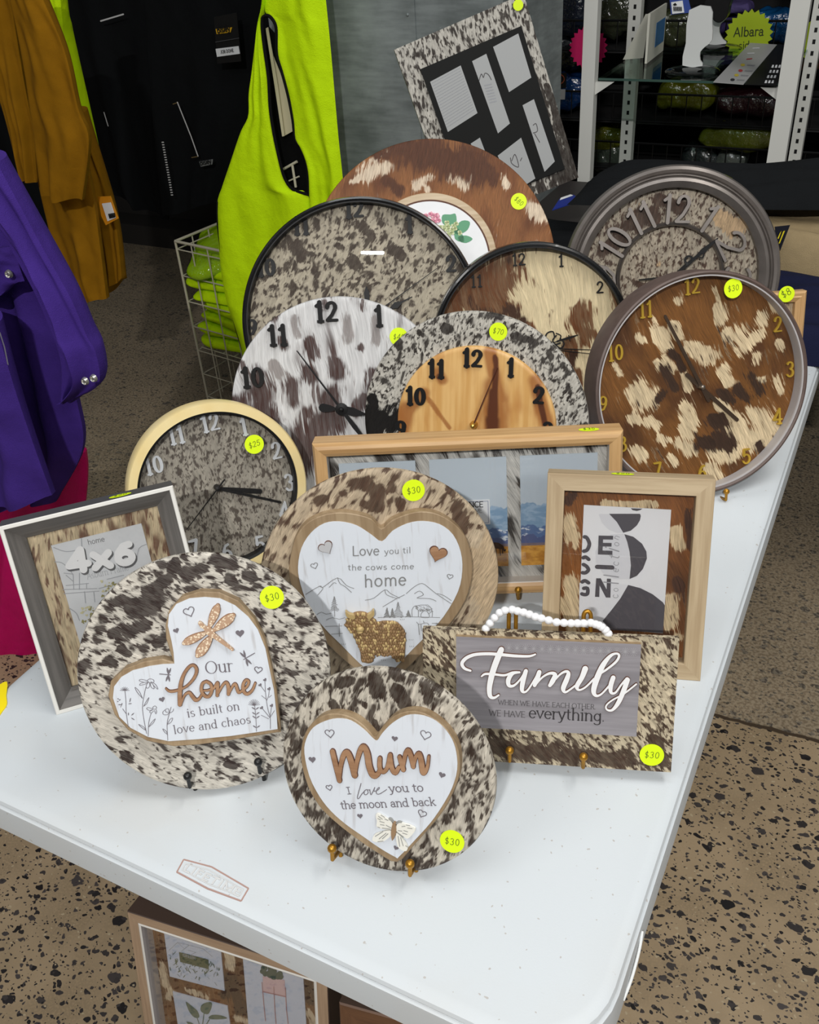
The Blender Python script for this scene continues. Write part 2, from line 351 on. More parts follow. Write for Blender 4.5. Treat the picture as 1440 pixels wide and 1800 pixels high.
# ------------------------------------------------------------------ lettering: pen skeletons
def A_(cx, cy, rx, ry, a0, a1, n=12):
    return [(cx+rx*math.cos(rad(a0+(a1-a0)*i/n)), cy+ry*math.sin(rad(a0+(a1-a0)*i/n))) for i in range(n+1)]
X = .46
G = {  # advance, strokes, serif spots
 'a': (.44, [[(.08, .36)]+A_(.2, .33, .13, .13, 120, 0, 6)+[(.33, .06), (.36, .01), (.4, .02)], A_(.2, .13, .14, .13, 60, 330, 12)], []),
 'b': (.48, [[(.1, .72), (.1, .02)], A_(.25, .23, .17, .23, 150, -150, 16)], [(.06, .72)]),
 'c': (.42, [A_(.23, .23, .18, .23, 45, 315, 16)], []),
 'd': (.5, [[(.38, .72), (.38, .0)], A_(.22, .23, .17, .23, 30, 330, 16)], [(.34, .72), (.42, 0)]),
 'e': (.43, [[(.06, .25), (.38, .25)]+A_(.22, .23, .17, .23, 5, 315, 18)], []),
 'f': (.3, [A_(.25, .6, .12, .12, 60, 180, 8)+[(.13, 0)], [(.03, X), (.26, X)]], [(.13, 0)]),
 'g': (.46, [A_(.22, .24, .16, .21, 0, 360, 18), [(.38, X), (.38, -.08)]+A_(.21, -.08, .17, .14, 0, -150, 10)], []),
 'h': (.5, [[(.1, .72), (.1, 0)], [(.1, .3)]+A_(.25, .3, .15, .16, 160, 0, 9)+[(.4, 0)]], [(.06, .72), (.1, 0), (.4, 0)]),
 'i': (.22, [[(.11, X), (.11, 0)], [(.11, .63), (.112, .66)]], [(.07, X), (.11, 0)]),
 'k': (.47, [[(.1, .72), (.1, 0)], [(.1, .17), (.36, X)], [(.2, .26), (.4, 0)]], [(.06, .72), (.1, 0), (.36, X), (.41, 0)]),
 'l': (.22, [[(.11, .72), (.11, 0)]], [(.07, .72), (.11, 0)]),
 'm': (.74, [[(.1, X), (.1, 0)], [(.1, .3)]+A_(.24, .3, .13, .16, 160, 0, 9)+[(.37, 0)], [(.37, .3)]+A_(.51, .3, .13, .16, 160, 0, 9)+[(.64, 0)]], [(.06, X), (.1, 0), (.37, 0), (.64, 0)]),
 'n': (.5, [[(.1, X), (.1, 0)], [(.1, .3)]+A_(.25, .3, .15, .16, 160, 0, 9)+[(.4, 0)]], [(.06, X), (.1, 0), (.4, 0)]),
 'o': (.48, [A_(.24, .23, .18, .23, 90, 450, 22)], []),
 'r': (.34, [[(.1, X), (.1, 0)], [(.1, .28)]+A_(.23, .32, .12, .13, 160, 50, 6)], [(.06, X), (.1, 0)]),
 's': (.38, [A_(.19, .345, .12, .115, 40, 260, 10)+A_(.19, .115, .13, .115, 80, -145, 10)], []),
 't': (.3, [[(.13, .6), (.13, .1)]+A_(.22, .1, .09, .1, 180, 290, 6), [(.03, X), (.26, X)]], []),
 'u': (.5, [[(.1, X), (.1, .16)]+A_(.24, .16, .14, .16, 180, 340, 9), [(.39, X), (.39, 0)]], [(.06, X), (.35, X), (.43, 0)]),
 'v': (.44, [[(.05, X), (.22, 0), (.39, X)]], [(.05, X), (.39, X)]),
 'w': (.64, [[(.05, X), (.18, 0), (.32, .4), (.46, 0), (.59, X)]], [(.05, X), (.59, X)]),
 'x': (.46, [[(.06, X), (.4, 0)], [(.4, X), (.06, 0)]], [(.06, X), (.4, 0), (.4, X), (.06, 0)]),
 'y': (.45, [[(.05, X), (.23, .0)], [(.4, X), (.2, -.12), (.12, -.2), (.04, -.19)]], [(.05, X), (.4, X)]),
 'A': (.6, [[(.05, 0), (.3, .7), (.55, 0)], [(.14, .24), (.46, .24)]], [(.05, 0), (.55, 0)]),
 'B': (.54, [[(.1, 0), (.1, .7)], [(.1, .7), (.26, .7)]+A_(.28, .54, .15, .16, 90, -90, 8)+[(.1, .38)], [(.28, .38)]+A_(.3, .19, .18, .19, 90, -90, 8)+[(.1, 0)]], []),
 'C': (.58, [A_(.33, .35, .27, .35, 45, 315, 18)], []),
 'D': (.62, [[(.1, 0), (.1, .7), (.25, .7)]+A_(.27, .35, .27, .35, 90, -90, 14)+[(.1, 0)]], []),
 'E': (.52, [[(.1, 0), (.1, .7)], [(.1, .7), (.45, .7)], [(.1, .36), (.4, .36)], [(.1, 0), (.46, 0)]], [(.1, 0), (.1, .7)]),
 'F': (.5, [[(.1, 0), (.1, .7)], [(.1, .7), (.45, .7)], [(.1, .36), (.38, .36)]], [(.1, 0)]),
 'G': (.64, [A_(.33, .35, .27, .35, 45, 330, 18)+[(.56, .33), (.36, .33)]], []),
 'H': (.66, [[(.1, 0), (.1, .7)], [(.56, 0), (.56, .7)], [(.1, .36), (.56, .36)]], [(.1, 0), (.1, .7), (.56, 0), (.56, .7)]),
 'I': (.26, [[(.13, 0), (.13, .7)]], [(.13, 0), (.13, .7)]),
 'J': (.42, [[(.3, .7), (.3, .16)]+A_(.17, .16, .13, .15, 0, -150, 8)], []),
 'L': (.48, [[(.1, .7), (.1, 0), (.44, 0)]], [(.1, .7)]),
 'M': (.78, [[(.1, 0), (.1, .7), (.39, .1), (.68, .7), (.68, 0)]], [(.1, 0), (.68, 0)]),
 'N': (.66, [[(.1, 0), (.1, .7), (.56, 0), (.56, .7)]], [(.1, 0), (.08, .7), (.56, .7)]),
 'O': (.7, [A_(.35, .35, .29, .35, 90, 450, 26)], []),
 'R': (.58, [[(.1, 0), (.1, .7)], [(.1, .7), (.26, .7)]+A_(.28, .53, .16, .17, 90, -90, 8)+[(.1, .36)], [(.28, .36), (.52, 0)]], [(.1, 0), (.53, 0)]),
 'S': (.52, [A_(.26, .52, .18, .18, 40, 265, 10)+A_(.26, .17, .2, .17, 85, -150, 10)], []),
 'T': (.58, [[(.29, 0), (.29, .7)], [(.04, .7), (.54, .7)]], [(.29, 0)]),
 'V': (.6, [[(.04, .7), (.3, 0), (.56, .7)]], [(.04, .7), (.56, .7)]),
 'W': (.86, [[(.04, .7), (.24, 0), (.43, .6), (.62, 0), (.82, .7)]], [(.04, .7), (.82, .7)]),
 '0': (.5, [A_(.25, .35, .16, .33, 90, 450, 26)], []),
 '1': (.42, [[(.22, .7), (.22, 0)], [(.22, .66), (.09, .57)]], [(.22, 0)]),
 '2': (.5, [[(.1, .52)]+A_(.25, .51, .15, .17, 165, -25, 10)+[(.26, .22), (.08, .04), (.1, .03), (.44, .03)]], []),
 '3': (.48, [A_(.22, .52, .14, .16, 150, -80, 10)+A_(.22, .18, .16, .17, 80, -150, 12)], []),
 '4': (.52, [[(.36, 0), (.36, .7), (.06, .2), (.48, .2)]], [(.36, 0)]),
 '5': (.48, [[(.4, .67), (.12, .67), (.1, .38)]+A_(.22, .22, .18, .21, 125, -150, 14)], []),
 '6': (.5, [[(.38, .64), (.24, .6), (.12, .4)]+A_(.25, .2, .16, .19, 170, 530, 22)], []),
 '7': (.46, [[(.07, .67), (.41, .67), (.2, 0)]], []),
 '8': (.5, [A_(.25, .52, .13, .15, 90, 450, 18), A_(.25, .18, .16, .18, 90, 450, 20)], []),
 '9': (.5, [[(.12, .06), (.26, .1), (.38, .3)]+A_(.25, .5, .15, .18, -10, 350, 22)], []),
 '$': (.46, [A_(.22, .48, .14, .14, 40, 265, 10)+A_(.22, .2, .15, .14, 85, -150, 10), [(.22, -.06), (.22, .76)]], []),
 '.': (.18, [[(.09, .03), (.091, .032)]], []), ' ': (.26, [], []), '-': (.4, [[(.05, .3), (.35, .3)]], []),
}
def text_width(s, sp=0.): return sum(G[c][0]+sp for c in s)-sp
def put_text(mb, s, A, B, w=.08, ser=0., con=0., sp=0., sy=1., off=.0005, off0=None, mi=0, jit=0., shear=0., size=None):
    """letters from A to B (local x, z of the baseline)"""
    A = np.array(A, float); B = np.array(B, float); d = B-A; L = np.linalg.norm(d); e = d/L; q = np.array([-e[1], e[0]])
    k = L/text_width(s, sp) if size is None else size; x = 0.
    def T(p, dy=0.): return A+e*k*(x+p[0]+shear*p[1])+q*k*sy*(p[1]+dy)
    for c in s:
        adv, st, sr = G[c]; dy = random.uniform(-jit, jit)
        for pts in st:
            P = np.array([T(p, dy) for p in pts]); n = len(P)
            if con:
                ws = []
                for i in range(n):
                    a = P[min(i+1, n-1)]-P[max(i-1, 0)]; a = a/(np.linalg.norm(a)+1e-9); ws.append(w*k*(1-con*abs(a@e)**1.5))
            else: ws = w*k
            mb.ribbon(P, ws, off0, off, mi, caps=True)
        if ser:
            for p in sr:
                mb.ribbon([T((p[0]-ser, p[1]), dy), T((p[0]+ser, p[1]), dy)], w*k*max(.5, 1-con), off0, off, mi, caps=False)
        x += adv+sp
def text_px(mb, pl, s, p0, p1, off=.0005, **kw):
    put_text(mb, s, pl.l(p0[0], p0[1], off), pl.l(p1[0], p1[1], off), off=off, **kw)
def stroke_px(mb, pl, pts, w, off, off0=None, k=4, mi=0, scale=1., org=(0, 0), closed=False):
    """a traced pen line; points (x, y[, width]) in pixels (scaled crop coordinates allowed)"""
    P = np.array([(p[0]/scale+org[0], p[1]/scale+org[1], (p[2] if len(p) > 2 else w)/scale) for p in pts], float)
    P = smooth_path(P, k, closed) if k > 1 else P
    if closed: P = np.vstack([P, P[:1]])
    L = pl.L(P[:, :2], off); m = pl.sc(P[0][0], P[0][1]); mb.ribbon(L, P[:, 2]*m, off0, off, mi)
def poly_px(pl, pts, off, scale=1., org=(0, 0), k=0):
    P = np.array([(p[0]/scale+org[0], p[1]/scale+org[1]) for p in pts], float)
    if k: P = smooth_path(P, k, True)
    P = pl.L(P, off)[::-1]; return [tuple(p) for p in P]
def heart_local(cx, cz, s, rot, n=28):
    out = []
    for i in range(n):
        t = 2*PI*i/n; x = 16*math.sin(t)**3/17; z = (13*math.cos(t)-5*math.cos(2*t)-2*math.cos(3*t)-math.cos(4*t)+2)/17
        c, q = math.cos(rot), math.sin(rot); out.append((cx+s*(x*c-z*q), cz+s*(x*q+z*c)))
    return out
def heart_px(mb, pl, x, y, spx, deg, off, fill, w=1.6, mi=0):
    c = pl.l(x, y, off); m = pl.sc(x, y); H = heart_local(c[0], c[1], spx*m, rad(deg))
    if fill: mb.flat(H, off, mi)
    else: mb.ribbon(H+[H[0]], w*m, None, off, mi, caps=False)

# ------------------------------------------------------------------ shared pieces
def sticker(parent, pl, x, y, rpx, text, off, ang=0., name='price_sticker', keep=None):
    mb = MB(); c = pl.l(x, y, off); m = pl.sc(x, y); r = rpx*m; poly = [(c[0]+r*math.cos(t), c[1]+r*math.sin(t)) for t in np.linspace(0, 2*PI, 36, endpoint=False)]
    mb.prism(poly, off-.0001, off+.0003)
    if text:
        a = rad(ang); e = np.array([math.cos(a), math.sin(a)]); q = np.array([-e[1], e[0]]); cc = np.array(c)
        put_text(mb, text, cc-e*r*.62-q*r*.26, cc+e*r*.62-q*r*.26, w=.055, off=off+.0006, mi=1, jit=.03, shear=.1, sp=.02)
    return mb.build(name, [YEL, PEN], parent, label='yellow round price sticker'+(' reading '+text if text else ''))
def top_sticker(parent, lx, ly, lz, rx, ry, text):     # a sticker lying on the upper side of a frame
    mb = MB(); n = 30; v = [(lx+rx*math.cos(2*PI*i/n), ly+ry*math.sin(2*PI*i/n), lz+.0004) for i in range(n)]
    mb.add(v, [tuple(range(n))])
    t = MB(); put_text(t, text, (-rx*.6, -ry*.3), (rx*.6, -ry*.3), w=.06, off=0, shear=.1)
    mb.add([(lx+p[0], ly+p[2], lz+.0008) for p in t.v], t.f, 1)
    return mb.build('price_sticker', [YEL, PEN], parent, label='yellow price sticker lying on the top edge')
def seg_dist(P, a, b):
    a = np.array(a); b = np.array(b); d = b-a; t = np.clip(((P-a)@d)/(d@d+1e-12), 0, 1)
    return np.linalg.norm(P-a-t[:, None]*d, axis=1)
def field(pl, P, blobs, off=0., base=0.):               # 0..1 patch strength at local points P from traced patches
    f = np.full(len(P), base)
    for x1, y1, x2, y2, r in blobs:
        a, b = pl.l(x1, y1, off), pl.l(x2, y2, off); R = r*pl.sc(x1, y1)
        f = np.maximum(f, np.clip(.5+(R-seg_dist(P, a, b))/(1.5*R), 0, 1))
    return f
def patch_attr(pl, P, red=(), blue=(), grn=(), off=0.):
    P = np.array(P); a = np.zeros((len(P), 3)); a[:, 1] = .5
    if red: a[:, 0] = field(pl, P, red, off)
    if blue: a[:, 2] = field(pl, P, blue, off)
    for x1, y1, x2, y2, r, v in grn: a[:, 1] += v*np.clip(1.2-seg_dist(P, pl.l(x1, y1, off), pl.l(x2, y2, off))/(r*pl.sc(x1, y1)), 0, 1)
    return a
def hide_disc(name, pl, cz, R, front, thk, material, parent, red=(), blue=(), grn=(), label=None, cx=0.):
    mb = MB(); seg = 128; rings = 36; v = []; rb = min(.003, thk/2)
    for i in range(1, rings+1):
        r = (R-rb)*i/rings
        v += [(cx+r*math.cos(2*PI*k/seg), -front, cz+r*math.sin(2*PI*k/seg)) for k in range(seg)]
    for r, o in ((R-rb*.3, front-rb*.3), (R, front-rb), (R, front-thk)):
        v += [(cx+r*math.cos(2*PI*k/seg), -o, cz+r*math.sin(2*PI*k/seg)) for k in range(seg)]
    n = rings+3; f = [(i*seg+k, i*seg+(k+1) % seg, (i+1)*seg+(k+1) % seg, (i+1)*seg+k) for i in range(n-1) for k in range(seg)]
    f.append(tuple(range(seg))); f.append(tuple((n-1)*seg+k for k in range(seg)))
    mb.add(v, f)
    return mb.build(name, material, parent, smooth=40, attr=patch_attr(pl, [(p[0], p[2]) for p in mb.v], red, blue, grn, front), label=label)
def hide_sheet(name, pl, x0, x1, z0, z1, front, thk, material, parent, red=(), blue=(), grn=(), label=None):
    mb = MB(); nx, nz = 60, 60
    v = [(x0+(x1-x0)*i/nx, -front, z0+(z1-z0)*j/nz) for j in range(nz+1) for i in range(nx+1)]
    f = [(j*(nx+1)+i, j*(nx+1)+i+1, (j+1)*(nx+1)+i+1, (j+1)*(nx+1)+i) for j in range(nz) for i in range(nx)]
    mb.add(v, f); mb.box((x0, -front+.0002, z0), (x1, -front+thk, z1))
    return mb.build(name, material, parent, attr=patch_attr(pl, [(p[0], p[2]) for p in mb.v], red, blue, grn, front), label=label)
def mitre(name, x0, x1, z0, z1, prof, mats, parent, midx=None, label=None):
    """picture frame moulding: prof = [(inset, off), ...] run round the rectangle; mats = (horizontal, vertical[, extra h, extra v])"""
    mb = MB(); n = len(prof); v = []
    for ins, o in prof: v += [(x0+ins, -o, z0+ins), (x1-ins, -o, z0+ins), (x1-ins, -o, z1-ins), (x0+ins, -o, z1-ins)]
    for i in range(n-1):
        for s in range(4):
            t = (s+1) % 4; mi = (0 if s % 2 == 0 else 1)+(2*midx[i] if midx else 0)
            mb.add([v[i*4+s], v[i*4+t], v[(i+1)*4+t], v[(i+1)*4+s]], [(0, 1, 2, 3)], mi)
    o = mb.build(name, list(mats), parent, label=label); return o
def hand(parent, pl, p0, p1, wpx, off, material, name='clock_hand', tail=0., taper=.5, shape=None, label=None):
    mb = MB(); a = np.array(pl.l(p0[0], p0[1], off)); b = np.array(pl.l(p1[0], p1[1], off)); d = b-a; a = a-d*tail; m = pl.sc(p0[0], p0[1])
    w = wpx*m; prof = shape or [(0, 1), (1, taper)]
    P = [a+(b-a)*t for t, _ in prof]; mb.ribbon(P, [w*k for _, k in prof], off-.0012, off, caps=True)
    return mb.build(name, material, parent, label=label)
def numeral(parent, pl, s, x, y, hpx, off, material, w=.17, con=.55, ser=.13, sx=1., thk=.003, ang=0., sp=-.02):
    mb = MB(); c = np.array(pl.l(x, y, off)); h = hpx*pl.sc(x, y); k = h/.7; W_ = text_width(s, sp)*k*sx
    a = rad(ang); e = np.array([math.cos(a), math.sin(a)]); q = np.array([-e[1], e[0]])
    A = c-e*W_/2-q*h/2; put_text(mb, s, A, A+e*W_, w=w, con=con, ser=ser, sp=sp, sy=1/sx, off=off, off0=off-thk)
    return mb.build('numeral', material, parent)
def easel(pl, pegs, label, material, thk, H, arch=False, lean=.10, group=None, short=True):
    """wire display stand: a hook under the lower edge at each peg pixel, joined uprights behind and a rear strut"""
    P = [pl.l(x, y, .012) for x, y in pegs]; base = pl.Wp((P[0][0]+P[1][0])/2, 0, -.03); base.z = ZT
    t = thing('plate_easel', label, 'display stand', loc=base, group=group)
    r = .0021; tops = []
    for lx, lz in P:
        tip = pl.Wp(lx, lz, .0125); foot = pl.Wp(lx, lz-.012, .0125); foot.z = ZT+r*1.1
        bk = pl.Wp(lx, 0, -thk-.006); bk.z = ZT+r*1.1; low = pl.Wp(lx, lz-.016, -thk-.006); drop = pl.Wp(lx, lz-.0125, .0105); top = pl.Wp(lx, H, -thk-.006)
        mb = MB(); edge = pl.Wp(lx, lz-.010, .011)
        mb.tube([q-base for q in ((tip, drop, low, bk) if short else (tip, edge, foot, bk))], [r, r, r*1.15, r], 8); mb.ball(tip-base, r*2.1)
        mb.build('hook', material, t, smooth=60)
        mb = MB(); dx = .004 if arch else 0.
        if arch:
            q_ = [bk]+[pl.Wp(lx-.0035, H*f_, -thk-.006) for f_ in (.3, .8)]+[pl.Wp(lx-.0035*math.cos(a_), H-.006+.0055*math.sin(a_), -thk-.006) for a_ in np.linspace(0, PI, 9)]+[pl.Wp(lx+.0035, H*.6, -thk-.006), pl.Wp(lx+.0035, H*.3, -thk-.007)]
            mb.tube([v_-base for v_ in q_], r*1.05, 8)
        else: mb.tube([q-base for q in (bk, pl.Wp(lx, H*.5, -thk-.006), top, pl.Wp(lx, H-.002, -thk-.009), pl.Wp(lx, H*.6, -thk-.012))], r, 8)
        mb.build('upright', material, t, smooth=60); tops.append(pl.Wp(lx, H*.75, -thk-.007))
    mb = MB(); mb.tube([tops[0]-base, tops[1]-base], r, 8); mb.build('crossbar', material, t, smooth=60)
    mb = MB(); mid = (tops[0]+tops[1])/2; ft = mid-Vector(pl.n)*lean; ft.z = ZT+r*1.1
    mb.tube([mid-base, ft-base], r, 8); mb.build('rear_strut', material, t, smooth=60)
    return t
# ------------------------------------------------------------------ the setting
def floor_mat():
    m, nt, b = newmat('polished concrete'); g = nd(nt, 'ShaderNodeNewGeometry').outputs['Position']
    q = nd(nt, 'ShaderNodeVectorMath', {0: g, 1: nd(nt, 'ShaderNodeVectorMath', {0: nd(nt, 'ShaderNodeTexNoise', {'Vector': g, 'Scale': 60., 'Detail': 2.}).outputs[1], 'Scale': .016}, operation='SCALE').outputs[0]}, operation='ADD').outputs[0]
    base = mixc(nt, sstep(nt, noise(nt, g, 7., 5.), .35, .65), lin((166, 146, 118)), lin((146, 128, 102)))
    base = mixc(nt, sstep(nt, noise(nt, g, 260., 3.), .45, .72), base, lin((163, 142, 112)))
    def stones(sc, r, amt, sd):
        v = mapv(nt, q, (sc, sc*1.35, sc), (0, 0, sd), (sd, sd*2, 0))
        n = nd(nt, 'ShaderNodeTexVoronoi', {'Vector': v, 'Scale': 1., 'Randomness': 1.})
        rnd = nd(nt, 'ShaderNodeSeparateColor', {'Color': n.outputs['Color']}).outputs
        rr = mth(nt, 'MULTIPLY', sstep(nt, rnd[0], 1-amt, 1.02), r)
        return sstep(nt, mth(nt, 'SUBTRACT', rr, n.outputs['Distance']), -.01, .03), rnd[1]
    c = base
    for sc, r, amt, sd in ((30, .40, .42, .4), (54, .43, .74, 1.3), (92, .43, .72, 2.2), (150, .4, .55, 5.1)):
        ms, rn = stones(sc, r, amt, sd)
        c = mixc(nt, ms, c, mixc(nt, rn, lin((28, 26, 27)), lin((74, 68, 66))))
    ms, rn = stones(95, .30, .35, 3.7); c = mixc(nt, ms, c, lin((176, 160, 132)))
    # expansion joint and the paler slab beyond it
    sx = nd(nt, 'ShaderNodeSeparateXYZ', {0: g}).outputs
    dj = mth(nt, 'ADD', mth(nt, 'SUBTRACT', sx[1], mth(nt, 'MULTIPLY', sx[0], .065)), mth(nt, 'MULTIPLY', noise(nt, g, 30., 2.), .01))
    far = sstep(nt, dj, 1.134, 1.140)
    c2 = mixc(nt, sstep(nt, noise(nt, g, 150., 3.), .42, .6), lin((150, 140, 122)), lin((92, 84, 74)))
    c2 = mixc(nt, .55, c, c2); c = mixc(nt, far, c, c2)
    ln = sstep(nt, mth(nt, 'ABSOLUTE', mth(nt, 'SUBTRACT', dj, 1.1355)), .006, .003)
    c = mixc(nt, ln, c, lin((70, 58, 46)))
    nt.links.new(c, b.inputs['Base Color']); b.inputs['Roughness'].default_value = .42; b.inputs['Specular IOR Level'].default_value = .3
    return m
def struct(mb, name, m, **k):
    o = mb.build(name, m, **k); o['kind'] = 'structure'; return o
mb = MB(); mb.box((-6, -4, -.05), (4, 6, 0)); struct(mb, 'floor', floor_mat())
mb = MB(); mb.box((-6, 5.2, 0), (4, 5.3, 3.2)); struct(mb, 'wall_back', mat('dark wall', (46, 44, 44), .8))
mb = MB(); mb.box((-5.6, -4, 0), (-5.5, 5.3, 3.2)); struct(mb, 'wall_left', mat('dark wall', (46, 44, 44), .8))
# galvanised column
def galv():
    m, nt, b = newmat('galvanised sheet'); v = tex(nt)
    n = noise(nt, mapv(nt, v, (5, 5, 7)), 1., 5., .6); s = noise(nt, mapv(nt, v, (14, 14, 90)), 1., 3.)
    f = sstep(nt, mth(nt, 'ADD', mth(nt, 'MULTIPLY', n, .7), mth(nt, 'MULTIPLY', s, .3)), .3, .72)
    sc = nd(nt, 'ShaderNodeTexVoronoi', {'Vector': v, 'Scale': 22.}).outputs['Distance']
    c = mixc(nt, f, lin((106, 113, 113)), lin((158, 166, 166))); c = mixc(nt, sstep(nt, mth(nt, 'ADD', sc, n), .42, .5), lin((186, 192, 192)), c)
    nt.links.new(c, b.inputs['Base Color']); b.inputs['Metallic'].default_value = .35; b.inputs['Roughness'].default_value = .5
    return m
YC = 1.80; xs = at(731, 40, YC).x
mb = MB(); mb.box((-1.42, YC, 0), (xs-.0015, YC+.4, 3.1)); mb.box((xs-.004, YC+.003, 0), (xs+.004, YC+.4, 3.1)); mb.box((xs+.0015, YC+.001, 0), (-.80, YC+.4, 3.1))
for z in (.9, 1.22, 1.29, 1.6): mb.ball((xs-.02, YC, z), (.004, .003, .004), seg=8, rg=6)
struct(mb, 'trim_1', galv(), label='grey galvanised sheet metal column')

# ------------------------------------------------------------------ the table
def table_mat():
    m, nt, b = newmat('white table plastic'); v = tex(nt)
    sp = noise(nt, v, 170., 1.); c = mixc(nt, sstep(nt, sp, .735, .77), lin((204, 210, 214)), lin((182, 179, 176)))
    c = mixc(nt, mth(nt, 'MULTIPLY', sstep(nt, noise(nt, v, 5., 5.), .5, .8), .35), c, lin((198, 194, 186)))
    nt.links.new(c, b.inputs['Base Color']); b.inputs['Roughness'].default_value = .5; b.inputs['Specular IOR Level'].default_value = .35
    bump(nt, b, noise(nt, v, 600., 2.), .12, .0006); return m
TM = table_mat()
tb = thing('folding_table', 'white moulded plastic folding table covered with cowhide clocks and frames', 'table', loc=(-.38, .9, 0))
def rrect(x0, x1, y0, y1, r, n=8):
    out = []
    for cx, cy, a0 in ((x1-r, y1-r, 0), (x0+r, y1-r, 90), (x0+r, y0+r, 180), (x1-r, y0+r, 270)):
        out += [(cx+r*math.cos(rad(a0+90*i/n)), cy+r*math.sin(rad(a0+90*i/n))) for i in range(n+1)]
    return out
mb = MB(); prof = [(.016, ZT), (.009, ZT-.0006), (.0045, ZT-.003), (.0028, ZT-.0065), (.0034, ZT-.0085), (.0022, ZT-.0095), (.0004, ZT-.0105), (.0, ZT-.013), (-.0015, ZT-.048), (.003, ZT-.050), (.006, ZT-.048), (.006, ZT-.02)]
n = None; v = []
for ins, z in prof:
    lp = rrect(-.76+ins-.38*0, -ins, ins, 1.83-ins, 0.08-ins*.8); n = len(lp); v += [(x+.38, y-.9, z) for x, y in lp]
f = [(i*n+k, i*n+(k+1) % n, (i+1)*n+(k+1) % n, (i+1)*n+k) for i in range(len(prof)-1) for k in range(n)]
f.append(tuple(range(n))); f.append(tuple((len(prof)-1)*n+k for k in range(n))); mb.add(v, f)
mb.build('tabletop', TM, tb, smooth=35)
mb = MB(); mb.tube([(.38+x, y-.9, ZT+z) for x, y, z in smooth_path([(.0008, .150, -.022), (.0026, .135, -.028), (.0028, .112, -.037), (.001, .095, -.044)], 4)], .0014, 8); mb.build('edge_clip', mat('white clip', (224, 226, 226), .4), tb, smooth=60, label='thin white clip on the side edge')
LEG = mat('grey leg tube', (120, 124, 128), .4, .6)
for yy in (-.62, .62):
    for sx in (-.26, .26):
        mb = MB(); mb.tube([(sx, yy, 0.004), (sx, yy, ZT-.02)], .0125, 10); mb.build('leg', LEG, tb, smooth=60)
    mb = MB(); mb.tube([(-.26, yy, .22), (.26, yy, .22)], .009, 8); mb.build('crossbar', LEG, tb, smooth=60)
# the moulded name plate near the edge
mb = MB(); lg = [onz(*p, ZT) for p in ((311, 1533), (323, 1511), (372, 1524), (437, 1562), (424, 1584), (365, 1562))]
c0 = Vector((.38, -.9, 0)); q = [(p+c0).xy for p in lg]
lines = MB(); lines.ribbon([tuple(p) for p in q]+[tuple(q[0])], .0013, -.001, .0004, caps=False)
ins_ = inset([tuple(p) for p in q], .004); l2 = MB(); l2.ribbon(ins_+[ins_[0]], .001, -.001, .0005, caps=False)
tx = MB(); a, b_ = onz(322, 1530, ZT)+c0, onz(421, 1576, ZT)+c0
put_text(tx, 'LIFETIME', a.xy, b_.xy, w=.11, sp=.04, off=.0007, off0=-.001, sy=.62)
mb = MB()
for src, mi in ((lines, 0), (l2, 1), (tx, 1)): mb.add([(x, z, ZT-y) if False else (x, z, ZT+(-y)) for x, y, z in src.v], src.f, mi)
mb.build('name_plate', [mat('worn rust line', (172, 140, 130), .8), mat('moulded line', (205, 206, 206), .6)], tb, label='moulded name plate outlined in worn brown')

# ------------------------------------------------------------------ "Mum" disc
SPECK = dict(spot=(95, .53, .05, 1.7), spot2=(230, .56, .06, 1.6))
def board(parent, pl, outer, inner, thick, wm, name='heart_plaque', scale=1., org=(0, 0), k=3, face=None):
    mb = MB(); mb.prism(poly_px(pl, outer, thick*.6, scale, org, k), .0002, thick, bev=.0008); o = mb.build(name, wm, parent)
    f_ = MB(); f_.prism(poly_px(pl, inner, thick+.0005, scale, org, k), thick-.0005, thick+.0008); f_.build('painted_face', face or WF, o)
    return o
def washed():
    m, nt, b = newmat('white washed board'); v = tex(nt); n = noise(nt, mapv(nt, v, (220, 20, 22)), 1., 4.)
    nt.links.new(mixc(nt, sstep(nt, n, .56, .8), lin((214, 219, 226)), lin((190, 190, 193))), b.inputs['Base Color']); b.inputs['Roughness'].default_value = .6; return m
WF = washed()
WOODM = wood('plaque wood', (164, 142, 112), (140, 117, 88), 'z'); WORD = wood('cut word wood', (172, 134, 102), (146, 108, 78), 'x'); WEDGE = mat('burnt edge', (92, 58, 42), .7)
def word(parent, pl, strokes, off, scale, org, wm, wide, k=5, label=None):
    mb = MB()
    for s in strokes:
        stroke_px(mb, pl, [(p[0], p[1], p[2]+wide) for p in s], 0, off+.0016, off-.0005, k, 1, scale, org)
        stroke_px(mb, pl, s, 0, off+.002, off+.0012, k, 0, scale, org)
    return mb.build('cut_word', [wm, WEDGE], parent, label=label)
